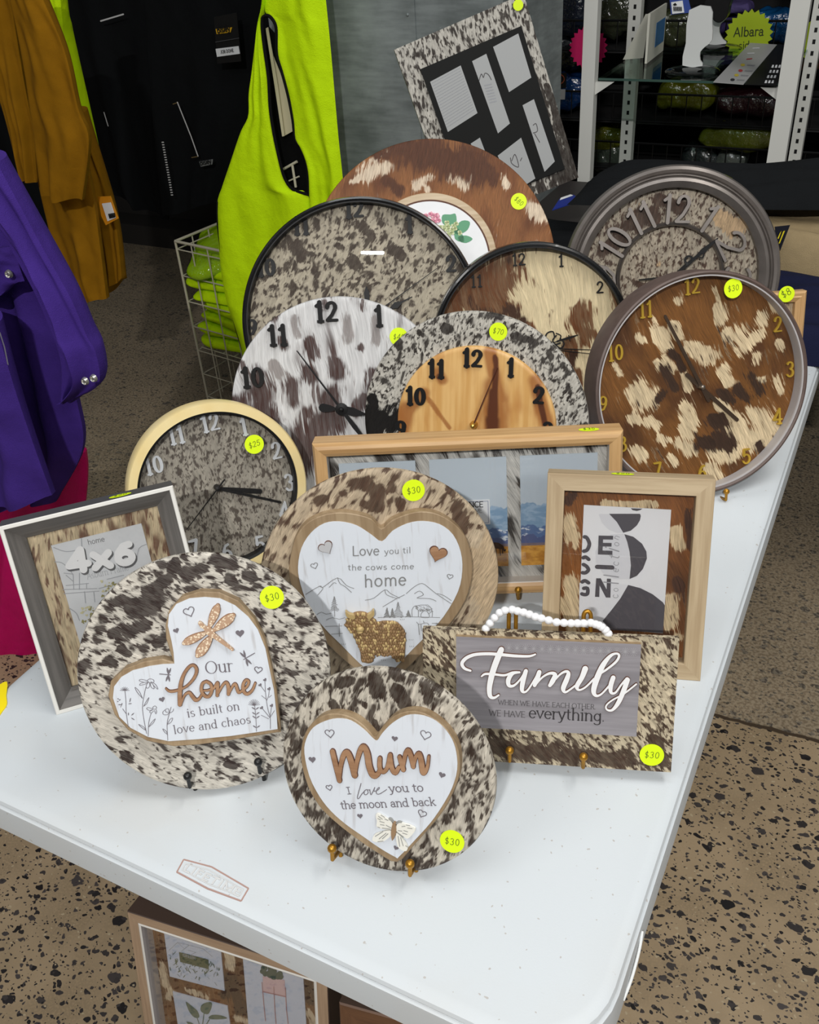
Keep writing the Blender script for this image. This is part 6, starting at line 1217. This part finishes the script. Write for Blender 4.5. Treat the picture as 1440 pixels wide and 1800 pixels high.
mb = MB(); ring = [(461, 36), (464, 29), (473, 28), (482, 38), (486, 53), (487, 95), (496, 127), (507, 169), (515, 211), (519, 243), (528, 258), (538, 281), (541, 306), (543, 338), (540, 341), (515, 333), (500, 312), (490, 275), (481, 232), (475, 190), (472, 137), (465, 85), (461, 53)]
P = [at(x, y, VY-.004) for x, y in smooth_path(ring, 4, True)]; mb.tube(P+[P[0]], .0042, 6); mb.tube([at(x, y, VY-.003) for x, y in smooth_path([(382, 355), (382, 385), (388, 440), (398, 510), (414, 575), (428, 620)], 4)], .0028, 6); mb.build('binding', BIND, t, smooth=60)
mb = MB(); quad_y(mb, [(470, 50), (480, 98), (505, 160), (516, 230), (498, 240), (486, 150)], VY+.03); quad_y(mb, [(467, 50), (471, 48), (488, 150), (500, 239), (496, 240), (484, 160)], VY+.022, 0); mb.build('card_insert', CRM, t, label='cream card inside the vest')
mb = MB(); quad_y(mb, [(470, 44), (484, 60), (500, 150), (518, 225), (540, 285), (546, 345), (500, 335), (470, 180), (462, 60)], VY+.045); mb.build('inner_shade', cloth('black lining', (12, 12, 13)), t, label='black sheet for the shade inside the vest, seen through the arm hole')  # black sheet put behind the arm hole as the vest's inner shade
mb = MB()
for a, b_, w in (((499, 297), (522, 284), .0034), ((514, 290), (520, 329), .0034), ((508, 318), (526, 310), .002)): mb.tube([at(*a, VY+.03), at(*b_, VY+.03)], w, 8)
mb.build('hanger_wire', mat('cream wire', (206, 200, 176), .5), t); reparent(t)

# ------------------------------------------------------------------ wire bin of folded hi vis clothes
by = 1.86; C0 = at(308, 424, by); yaw = rad(-9); bd = Vector((math.cos(yaw), math.sin(yaw), 0)); be = Vector((-math.sin(yaw), math.cos(yaw), 0)); BW, BD_ = .42, .42
WIRE = mat('off white wire', (186, 180, 160), .45)
t = thing('wire_basket', 'off white wire dump bin of folded hi vis clothes behind the vest', 'basket', loc=Vector((C0.x, C0.y, 0)))
def wires(a, d, W_, nm):
    mb = MB(); z1 = C0.z; r = .0026; n = 6
    for i in range(1, n): p = a+d*(W_*i/n); mb.tube([Vector((p.x, p.y, .03))-t.location, Vector((p.x, p.y, z1))-t.location], r*.85, 6)
    for k in range(13):
        z = z1-.025-k*.086
        if z > .03: mb.tube([Vector((a.x, a.y, z))-t.location, Vector((a.x+d.x*W_, a.y+d.y*W_, z))-t.location], r*.8, 6)
    mb.build(nm, WIRE, t, smooth=60)
A = Vector((C0.x, C0.y, 0)); wires(A, bd, BW, 'wire_panel'); wires(A, be, BD_, 'wire_panel'); wires(A+be*BD_, bd, BW, 'wire_panel'); wires(A+bd*BW, be, BD_, 'wire_panel')
for p in (A, A+bd*BW, A+be*BD_, A+bd*BW+be*BD_):
    mb = MB(); mb.tube([Vector((p.x, p.y, .0))-t.location, Vector((p.x, p.y, C0.z))-t.location], .0042, 8); mb.build('corner_post', WIRE, t, smooth=60)
mb = MB(); q = [A, A+bd*BW, A+bd*BW+be*BD_, A+be*BD_, A]
for a, b_ in zip(q, q[1:]): mb.tube([Vector((a.x, a.y, C0.z))-t.location, Vector((b_.x, b_.y, C0.z))-t.location], .0045, 8)
mb.build('top_rail', WIRE, t, smooth=60)
mb = MB(); zb = C0.z-.36; P = [A+bd*.01+be*.01, A+bd*(BW-.01)+be*.01, A+bd*(BW-.01)+be*(BD_-.01), A+bd*.01+be*(BD_-.01)]
for i in range(9):
    a = P[0].lerp(P[1], i/8); b_ = P[3].lerp(P[2], i/8); mb.tube([Vector((a.x, a.y, zb))-t.location, Vector((b_.x, b_.y, zb))-t.location], .0022, 6)
    a = P[0].lerp(P[3], i/8); b_ = P[1].lerp(P[2], i/8); mb.tube([Vector((a.x, a.y, zb))-t.location, Vector((b_.x, b_.y, zb))-t.location], .0022, 6)
mb.build('basket_floor', WIRE, t, smooth=60)
def pillow(c, sx, sy, sz, m, name, label, cat, group=None, seed=0., rot=(0, 0, 0), e=.38, wrap=None):
    """a folded garment or soft packet: superellipsoid with creases"""
    mb = MB(); nu, nv = 40, 20; v = []; S = lambda a, p: math.copysign(abs(a)**p, a)
    for j in range(1, nv):
        ph = -PI/2+PI*j/nv
        for i in range(nu):
            a = 2*PI*i/nu; x = S(math.cos(ph), e)*S(math.cos(a), e); y = S(math.cos(ph), e)*S(math.sin(a), e); z = S(math.sin(ph), .7)
            w = 1+.05*math.sin(5*x+seed*3+2*z)+.04*math.sin(9*y+seed+4*x)
            v.append((sx*x*w, sy*y*w, sz*(z*(1+.12*math.sin(4*x+3*y+seed))+.10*math.sin(7*x-5*y+seed*2))))
    v += [(0, 0, -sz), (0, 0, sz)]; f = [(j*nu+i, j*nu+(i+1) % nu, (j+1)*nu+(i+1) % nu, (j+1)*nu+i) for j in range(nv-2) for i in range(nu)]
    b0 = len(v)-2; f += [(b0, (i+1) % nu, i) for i in range(nu)]+[(b0+1, (nv-2)*nu+i, (nv-2)*nu+(i+1) % nu) for i in range(nu)]
    mb.add(v, f); o = mb.build(name, m, None, smooth=180); o.location = c; o.rotation_euler = tuple(rad(q) for q in rot); tag(o, label, cat, group)
    if wrap: mb2 = MB(); mb2.add([(x*1.015, y*1.015, z*1.03) for x, y, z in v], f); w = mb2.build('plastic_wrap', wrap, o, smooth=180)
    return o
names = ['%s folded hi vis garment in the wire bin' % w for w in ('lowest', 'second lowest', 'third from the bottom', 'fourth from the bottom', 'fifth from the bottom', 'sixth from the bottom', 'uppermost flat')]
cc = A+bd*(BW*.5)+be*(BD_*.5)
for i, nm in enumerate(names): pillow(Vector((cc.x+.008*math.sin(i*2.1), cc.y, zb+.024+i*.040)), .200+.006*math.sin(i*1.7), .195, .0195, HV, 'folded_garment', nm, 'folded clothes', 'hi vis clothes in the wire bin', seed=i*1.7, rot=(0, 0, -9+1.5*math.sin(i*3.3)), e=.16)
CLEAR = plastic('clear film', op=.12)
for i, (u_, w_, rt, nm) in enumerate(((-.10, -.05, (12, -16, 20), 'bagged hi vis garment leaning out at the front of the bin'), (.0, .08, (-6, -22, -4), 'bagged hi vis garment standing highest in the bin'))):
    p = cc+bd*u_+be*w_; pillow(Vector((p.x, p.y, zb+.33+i*.05)), .15, .15, .026, HV, 'folded_garment', nm, 'folded clothes', 'hi vis clothes in the wire bin', seed=6+i, rot=rt, wrap=CLEAR)
mb = MB(); mb.box((-5.2, 3.15, 0), (-1.75, 3.6, .10)); mb.box((-5.2, 3.3, .10), (-1.75, 3.6, .62)); mb.box((-5.2, 3.1, .62), (-1.75, 3.6, .66)); tag(mb.build('display_plinth', mat('dark shelf', (40, 37, 34), .7)), 'low dark shelf plinth under the hanging black jackets', 'shelf')

# ------------------------------------------------------------------ clothes folded behind the clocks
NAVY = cloth('navy drill', (24, 28, 54)); KHA = cloth('khaki drill', (150, 132, 100)); BKC = cloth('black drill', (20, 22, 24))
mb = MB(); mb.box((-.85, 1.86, .70), (.9, 2.26, ZT-.002)); mb.box((.03, 1.53, .70), (.9, 1.86, ZT-.002)); mb.box((.80, 1.55, 0), (.84, 1.59, .70)); mb.box((-.80, 1.9, 0), (-.76, 2.2, .70)); mb.box((.8, 1.9, 0), (.84, 2.2, .70)); tag(mb.build('side_table', mat('dark bench', (52, 48, 46), .6)), 'dark bench behind the white table carrying folded trousers', 'table')
def slab(x0, x1, y0, y1, z0, z1, m, label, seed, rise=0., name='trousers', skew=0., skb=None):
    mb = MB(); nx, ny = 60, 30; v = []; f = []
    for j in range(ny+1):
        for i in range(nx+1):
            s, u_ = i/nx, j/ny; e = min(1, min(s, 1-s)*14)**.5*min(1, min(u_, 1-u_)*9)**.5
            x = x0+(x1-x0)*s; y = y0+(y1-y0)*u_+skew*(s-.5)*(1-u_)+(skew if skb is None else skb)*(s-.5)*u_+.008*math.sin(7*s+seed)
            z = z0+(z1-z0)*e+rise*u_*e+.007*e*(math.sin(9*u_+3*s+seed)+.7*math.sin(17*s+8*u_+seed*2)+.5*math.sin(31*u_-11*s))
            v.append((x, y, z))
    n = nx+1; f = [(j*n+i, j*n+i+1, (j+1)*n+i+1, (j+1)*n+i) for j in range(ny) for i in range(nx)]
    b0 = len(v); v += [(p[0], p[1], z0) for p in v]
    for i in range(nx): f += [(i, b0+i, b0+i+1, i+1), (ny*n+i, ny*n+i+1, b0+ny*n+i+1, b0+ny*n+i)]
    for j in range(ny): f += [(j*n, (j+1)*n, b0+(j+1)*n, b0+j*n), (j*n+nx, b0+j*n+nx, b0+(j+1)*n+nx, (j+1)*n+nx)]
    mb.add(v, f); return tag(mb.build(name, m, smooth=60), label, 'trousers', None)
nv_ = slab(-.74, .09, 1.275, 1.53, ZT+.001, ZT+.062, NAVY, 'navy drill trousers folded at the far end of the white table', .3, .03, skew=.03)
kh = slab(-.26, .45, 1.535, 1.83, ZT+.002, ZT+.135, KHA, 'khaki drill trousers folded right of the gunmetal clock', 1.7, .03, skew=.02)
bk = slab(-.545, .48, 1.62, 1.86, ZT+.172, ZT+.205, BKC, 'black drill trousers folded in front of the white display stand', 2.6, .02, skew=.22, skb=.36)
o = slab(-.80, -.30, 1.40, 1.62, ZT+.085, ZT+.100, BKC, 'black folded trousers under the tilted collage frame', 3.6, .01)
mb = MB(); quad_y(mb, [(1362, 399), (1389, 396), (1372, 440), (1366, 446)], 1.535); quad_y(mb, [(1377, 407), (1380, 406), (1371, 428), (1369, 428)], 1.531, 1); quad_y(mb, [(1371, 410), (1374, 406), (1369, 420), (1367, 419)], 1.531, 1)
tag(mb.build('swing_tag', [mat('navy card', (18, 20, 34), .5), mat('tag yellow', (226, 206, 30), .6)]), 'navy swing tag with yellow bars on the khaki trousers', 'tag')
mb = MB(); P = [onz(x, y, ZT+.16) for x, y in ((971, 369), (1023, 352), (1008, 342), (984, 349))]; mb.add([tuple(p) for p in P]+[(p.x, p.y, p.z-.0015) for p in P], [(0, 1, 2, 3), (7, 6, 5, 4), (0, 4, 5, 1), (1, 5, 6, 2), (2, 6, 7, 3), (3, 7, 4, 0)]); q = [onz(x, y, ZT+.1605) for x, y in ((984, 352), (1008, 343.5), (1003, 341.5), (986, 347.5))]; mb.add([tuple(p) for p in q], [(0, 1, 2, 3)], 1)
tag(mb.build('swing_tag', [mat('royal blue card', (24, 44, 130), .5), WHITE]), 'royal blue card tag lying by the foot of the tilted frame', 'tag')
p = onz(1354, 325, ZT+.2); mb = MB(); mb.tube([p+Vector((-.012, -.01, -.018)), p, p+Vector((.012, .01, .014))], [.0035, .005, .0035], 8); tag(mb.build('zip_pull', mat('dark red pull', (150, 40, 40), .5)), 'small dark red zip pull on the black trousers', 'zip pull')
mb = MB(); mb.v = []; P = [onz(x, y, ZT+.0012) for x, y in smooth_path([(-26, 1222), (-8, 1208), (12, 1198), (11, 1222), (12, 1238), (4, 1250), (-6, 1262), (-30, 1268)], 3, True)]; n = len(P)
mb.add([tuple(p) for p in P]+[(p.x, p.y, p.z-.001) for p in P], [tuple(range(n)), tuple(range(2*n-1, n-1, -1))]+[(i, (i+1) % n, n+(i+1) % n, n+i) for i in range(n)]); tag(mb.build('price_card', mat('bright yellow card', (250, 226, 10), .6)), 'bright yellow card at the left edge of the white table', 'card')

# ------------------------------------------------------------------ display stand with a glass shelf
SY, SB, SZ = 2.30, 2.80, ZT+.257; PW_ = mat('white powder coat', (214, 214, 208), .4)
t = thing('display_stand', 'white posted display stand with a clear glass shelf', 'shelf', loc=Vector((-.5, 2.5, 0)))
xl = at(1036, 140, SY).x; xr_ = at(1389, 130, SY).x; xb = at(1111, 120, SB).x; xrb = at(1419, 150, SB).x
for x, y, w_ in ((xl, SY, .036), (xr_, SY, .044), (xb, SB, .038), (xrb, SB, .034)):
    mb = MB(); a = (x-w_/2+.5, y-2.5-.012, 0); mb.box(a, (x+w_/2+.5, y-2.5+.02, 1.75))
    if y == SB:
        for k in range(40): z = .5+k*.03; mb.box((x-.004+.5, y-2.5-.0125, z), (x+.004+.5, y-2.5-.0118, z+.012), 1)
    mb.build('post', [PW_, BLACK], t)
GS = glass('shelf glass', .55, (222, 240, 232), 1.5)
for z in (SZ, SZ-.36):
    mb = MB(); mb.box((xl+.02+.5, SY-2.5+.02, z-.006), (xr_-.02+.5, SB-2.5-.02, z)); mb.build('glass_shelf', GS, t)
    mb = MB(); mb.box((xl+.02+.5, SY-2.5+.019, z-.006), (xr_-.02+.5, SY-2.5+.0198, z)); mb.build('shelf_edge', mat('glass edge', (60, 84, 76), .2), t)
    for x, s in ((xl+.016, 1), (xr_-.016, -1)):
        mb = MB(); P = [(x+.5, 0, z-.007), (x+s*.05+.5, 0, z-.007), (x+.5, 0, z-.04)]; mb.add([(a, SY-2.5+.0, c) for a, b_, c in P]+[(a, SY-2.5+.012, c) for a, b_, c in P], [(0, 1, 2), (5, 4, 3), (0, 3, 4, 1), (1, 4, 5, 2), (2, 5, 3, 0)]); mb.build('bracket', PW_, t)
SZ += .0005
def vpanel(mb, p0, p1, h, th, mi=0):
    d = (p1-p0); d.z = 0; n = Vector((-d.y, d.x, 0)).normalized()*th; up = Vector((0, 0, h)); q = [p0, p1, p1+up, p0+up]
    mb.add([tuple(a) for a in q]+[tuple(a+n) for a in q], [(0, 1, 2, 3), (7, 6, 5, 4), (0, 4, 5, 1), (1, 5, 6, 2), (2, 6, 7, 3), (3, 7, 4, 0)], mi)
p0, p1 = onz(1137, 112, SZ), onz(1166, 89, SZ); h = at(1133, 24, p0.y).z-SZ
t = thing('photo_board', 'white stand-up card with a blue picture on the glass shelf', 'card stand', loc=p0)
mb = MB(); vpanel(mb, p0-p0, p1-p0, h, .006); mb.build('board', mat('ivory card', (206, 204, 192), .6), t)
mb = MB(); d = p1-p0; vpanel(mb, d*.42+Vector((0, 0, h*.22)), d*.95+Vector((0, 0, h*.22)), h*.5, -.0008); mb.build('picture', mat('blue picture', (54, 110, 170), .4), t)
mb = MB(); b0 = onz(1095, 105, SZ)-p0; b1 = onz(1131, 102, SZ)-p0; tp = Vector((b1.x*.4, b1.y*.4+.01, h*.95)); mb.add([tuple(b0), tuple(b1), tuple(tp), tuple(tp+(b0-b1)*.2)]+[tuple(q+Vector((0, .002, 0))) for q in (b0, b1, tp, tp+(b0-b1)*.2)], [(0, 1, 2, 3), (7, 6, 5, 4), (0, 4, 5, 1), (1, 5, 6, 2), (2, 6, 7, 3), (3, 7, 4, 0)]); mb.build('easel_back', mat('ivory card', (206, 204, 192), .6), t)
ACR = glass('acrylic', .9, (236, 240, 240), 1.5); WP = mat('white plastic', (214, 216, 214), .4)
for i, (bx, by_, rx, poly, lab) in enumerate(((1217, 126, 44, [(1212, 22), (1249, 16), (1252, 42), (1252, 74), (1240, 86), (1231, 96), (1231, 110), (1235, 120), (1200, 119), (1206, 80)], 'nearer white belt display stand on a clear round base'), (1262, 86, 37, [(1244, 20), (1282, 18), (1278, 40), (1266, 52), (1264, 66), (1270, 78), (1276, 86), (1238, 86), (1246, 60)], 'farther pale display stand on a clear round base'))):
    c = onz(bx, by_, SZ); t = thing('display_holder', lab, 'display stand', loc=c); k = (c-Vector(CAM)).length/FPX; r = rx*k*.93
    mb = MB(); n = 40; pr = [(.0001, .012), (r*.6, .011), (r*.93, .006), (r, .002), (r*.97, .0)]
    v = [(a*math.cos(2*PI*j/n), a*math.sin(2*PI*j/n), z) for j in range(n) for a, z in pr]; m_ = len(pr); mb.add(v, [(j*m_+q, j*m_+q+1, ((j+1) % n)*m_+q+1, ((j+1) % n)*m_+q) for j in range(n) for q in range(m_-1)]); mb.build('round_base', ACR, t, smooth=40)
    mb = MB(); P = [at(x, y, c.y)-c for x, y in smooth_path(poly, 2, True)]; lo = min(p.z for p in P); mb.prism([(p.x, p.z-lo+.011) for p in P], -.004, .004); mb.build('plate', WP, t)
c = onz(1255, 86, SZ); t = thing('sandal', 'black moulded shoe draped over the white display stands', 'shoe', loc=at(1240, 14, c.y-.03))
mb = MB(); P = [at(x, y, c.y-.03)-t.location for x, y in smooth_path([(1213, 12), (1240, 6), (1248, -20), (1290, -20), (1284, 10), (1280, 28), (1268, 38), (1257, 34), (1251, 20), (1244, 13), (1214, 20)], 3, True)]; mb.prism([(p.x, p.z) for p in P], -.02, .02, bev=.002); mb.build('upper', mat('black rubber', (20, 18, 20), .35), t)
mb = MB(); quad_y(mb, [(1234, 14.5), (1237, 10.5), (1240, 14.5)], c.y-.053); o = mb.build('logo_mark', WHITE, t); o.location = -t.location
c = onz(1200, 112, SZ); t = thing('price_tag', 'blue hang tag with a white barcode sticker above the glass shelf', 'tag', loc=at(1195, 10, c.y-.02))
mb = MB(); Y3 = c.y-.02; quad_y(mb, [(1176, -14), (1206, -20), (1216, 22), (1180, 26)], Y3); quad_y(mb, [(1180, 4), (1200, 1), (1203, 22), (1182, 24.5)], Y3-.003, 1)
for i in range(7): quad_y(mb, [(1184+i*2.2, 12), (1185.2+i*2.2, 11.8), (1185.6+i*2.2, 19), (1184.4+i*2.2, 19.3)], Y3-.006, 2)
quad_y(mb, [(1183, 8), (1187, 5), (1190, 8.5), (1186, 10)], Y3-.006, 2)
o = mb.build('tag_card', [mat('tag blue', (50, 74, 150), .5), WHITE, BLACK], t); o.location = -t.location
def leaflet(pts, label, mats, extra):
    P = [onz(x, y, SZ) for x, y in pts]; mb = MB(); mb.add([tuple(p) for p in P]+[(p.x, p.y, p.z+.0012) for p in P], [(3, 2, 1, 0), (4, 5, 6, 7), (0, 1, 5, 4), (1, 2, 6, 5), (2, 3, 7, 6), (3, 0, 4, 7)])
    for q, mi in extra: mb.add([tuple(onz(x, y, SZ+.0018)) for x, y in q], [tuple(range(len(q)))], mi)
    tag(mb.build('leaflet', mats), label, 'leaflet')
ex = []
for x, y, mi in ((1306, 114, 2), (1302, 124, 3), (1295, 132, 2), (1288, 140, 4)): ex.append(([(x+4*math.cos(a), y+2.4*math.sin(a)) for a in np.linspace(0, 2*PI, 12, endpoint=False)], mi)); ex.append(([(x+8, y-1), (x+22, y), (x+20, y+2), (x+7, y+1)], 5))
for x, y in ((1329, 84), (1320, 93)): ex.append(([(x-6, y), (x+7, y-.5), (x+6, y+1), (x-6, y+1.4)], 6))
ex.append(([(1313, 103), (1323, 102), (1322, 104), (1312, 105)], 3))
leaflet([(1254, 145), (1307, 149), (1366, 79), (1319, 76)], 'silver printed leaflet lying on the glass shelf', [mat('silver paper', (176, 176, 176), .35), WHITE, mat('print yellow', (196, 176, 60), .6), mat('print red', (170, 60, 60), .6), mat('print black', (40, 40, 44), .6), mat('print grey', (140, 140, 142), .6), WHITE], ex)
leaflet([(1309, 149), (1366, 151), (1383, 80), (1368, 78)], 'black printed leaflet beside the silver one on the glass shelf', [mat('black paper', (24, 24, 26), .35), WHITE], [([(1344+i*4+j*6, 146-i*9), (1348+i*4+j*6, 146-i*9), (1349+i*4+j*6, 141-i*9), (1346+i*4+j*6, 141-i*9)], 1) for i in range(4) for j in range(3)])

# ------------------------------------------------------------------ wire rack of packaged goods behind
RY = 3.05
t = thing('wire_rack', 'black wire grid rack of packaged clothes behind the display stand', 'rack', loc=Vector((-.6, RY, 0))); BW_ = mat('black rack wire', (14, 14, 15), .4)
zl = [at(1000, y, RY).z for y in (36, 160, 245)]
for i, z in enumerate(zl+[zl[-1]-.3, zl[0]+.3]):
    mb = MB(); mb.tube([(-.9, 0, z), (1.6, 0, z)], .004, 6); mb.tube([(-.9, 0, z-.09), (1.6, 0, z-.09)], .003, 6)
    for k in range(50): x = -.9+k*.05; mb.tube([(x, 0, z), (x, 0, z-.09)], .002, 5, cap=False)
    mb.build('wire_front', BW_, t)
    mb = MB(); mb.box((-.9, .0, z-.098), (1.6, .5, z-.092)); mb.build('rack_shelf', mat('dark rack shelf', (26, 25, 26), .7), t)
for x in (-.9, 1.6):
    mb = MB(); mb.tube([(x, 0, 0), (x, 0, 2.)], .012, 8); mb.build('upright', BW_, t)
mb = MB(); mb.box((-.9, .5, 0), (1.6, .52, 2.)); mb.build('back_panel', mat('dark rack back', (30, 29, 30), .8), t)
FILM = plastic('glossy film', op=.16)
def pack(x0, y0, x1, y1, col, label, dep=.05, dy=.12, film=True, name='clothing_packet', seed=0., cat='packet', group='packets on the wire rack'):
    Y = RY+dy; a, b_ = at(x0, y0, Y), at(x1, y1, Y); c = (a+b_)/2
    return pillow(c, abs(b_.x-a.x)/2, dep, abs(a.z-b_.z)/2, cloth('packet %d %d %d' % col, col, .7, .12, 120.), name, label, cat, group, seed, (0, 0, 0), .45, FILM if film else None)
pack(925, -40, 1032, 62, (40, 46, 66), 'big navy packet in glossy film at the rack top, left of the post', seed=1.)
pack(925, 62, 1030, 122, (20, 24, 34), 'dark packet in film below the big navy one', seed=2.)
b_ = pack(958, 128, 1030, 190, (24, 74, 140), 'blue packet with a round orange emblem left of the post', seed=3., dy=.08)
Y4 = RY-.006; mb = MB(); quad_y(mb, [(970, 128), (996, 128), (995, 155), (969, 155)], Y4); quad_y(mb, [(969, 157), (994, 157), (993, 175), (968, 175)], Y4, 1); mb.ribbon([(p.x, p.z) for p in [at(984+8*math.cos(a), 139+8*math.sin(a), Y4-.004) for a in np.linspace(0, 2*PI, 24)]], .0035, None, -(Y4-.004), 2)
mb.build('header_label', [mat('label black', (22, 20, 20), .5), mat('label white', (190, 190, 190), .5), mat('emblem orange', (150, 74, 44), .6)], None); o = bpy.data.objects['header_label']; o.parent = b_; o.matrix_parent_inverse = b_.matrix_basis.inverted() if False else Matrix.Translation(-b_.location)
pack(1046, -30, 1128, 62, (74, 76, 56), 'olive packet in wrinkled film behind the white stand-up card', seed=4.)
pack(1040, 215, 1098, 268, (150, 146, 40), 'yellow packet low behind the left white post', seed=5.)
pack(1046, 244, 1110, 300, (96, 104, 90), 'grey green packet at the bottom beside the perforated post', seed=6.)
pack(1158, 140, 1256, 192, (140, 136, 24), 'mustard yellow packet right behind the glass shelf front', seed=7.)
pack(1262, 156, 1372, 202, (70, 26, 34), 'dark red packet under the leaflets', seed=8.)
pack(1236, 216, 1362, 264, (158, 160, 44), 'yellow packet in shiny film above the black trousers', seed=9., dy=.06)
pack(1205, 252, 1262, 306, (60, 68, 68), 'dark grey packet behind the gunmetal clock', seed=10.)
pack(1264, 258, 1310, 306, (128, 132, 124), 'pale grey packet behind the black trousers', seed=11.)
pack(1268, 2, 1322, 22, (76, 66, 110), 'upper purple slipper behind the display stands', .05, .05, False, 'slipper', 12., 'shoe', None)
pack(1270, 28, 1312, 58, (62, 52, 96), 'lower purple slipper behind the display stands', .05, .05, False, 'slipper', 13., 'shoe', None)
pack(1328, 16, 1398, 72, (20, 104, 170), 'bright blue packet top right of the glass shelf', seed=14.)
pack(1398, 66, 1450, 120, (120, 82, 50), 'brown packet at the right edge behind the rack', seed=15.)
pack(1150, 20, 1232, 80, (88, 90, 60), 'olive green packet behind the nearer display stand', seed=16.)
def star(x, y, rpx, Y, m, label, text=None):
    c = at(x, y, Y); k = (c-Vector(CAM)).length/FPX; n = 22; mb = MB(); poly = [((rpx*(1 if i % 2 else .86))*k*math.cos(PI*i/n), (rpx*(1 if i % 2 else .86))*k*math.sin(PI*i/n)) for i in range(2*n)]
    t = thing('price_card', label, 'sign', loc=c); mb.prism(poly, -.002, 0); mb.build('star_card', m, t)
    if text:
        mb = MB(); s = rpx*k; put_text(mb, text[0], (-s*.62, -s*.06), (s*.62, -s*.0), w=.09, off=.0008, size=None); put_text(mb, text[1], (-s*.34, -s*.55), (s*.3, -s*.5), w=.09, off=.0008); mb.build('handwriting', mat('marker ink', (44, 54, 20), .7), t)
star(1034, 84, 31, RY-.02, mat('pink fluoro card', (206, 12, 96), .7), 'hot pink star shaped card behind the left white post')
star(1316, 62, 35, RY-.03, mat('lime fluoro card', (164, 186, 20), .7), 'lime star shaped card with handwriting above the leaflets', ('Albara', 'side'))
star(1412, 70, 26, RY-.02, mat('lime fluoro card', (164, 186, 20), .7), 'lime star shaped card half hidden by the right white post')
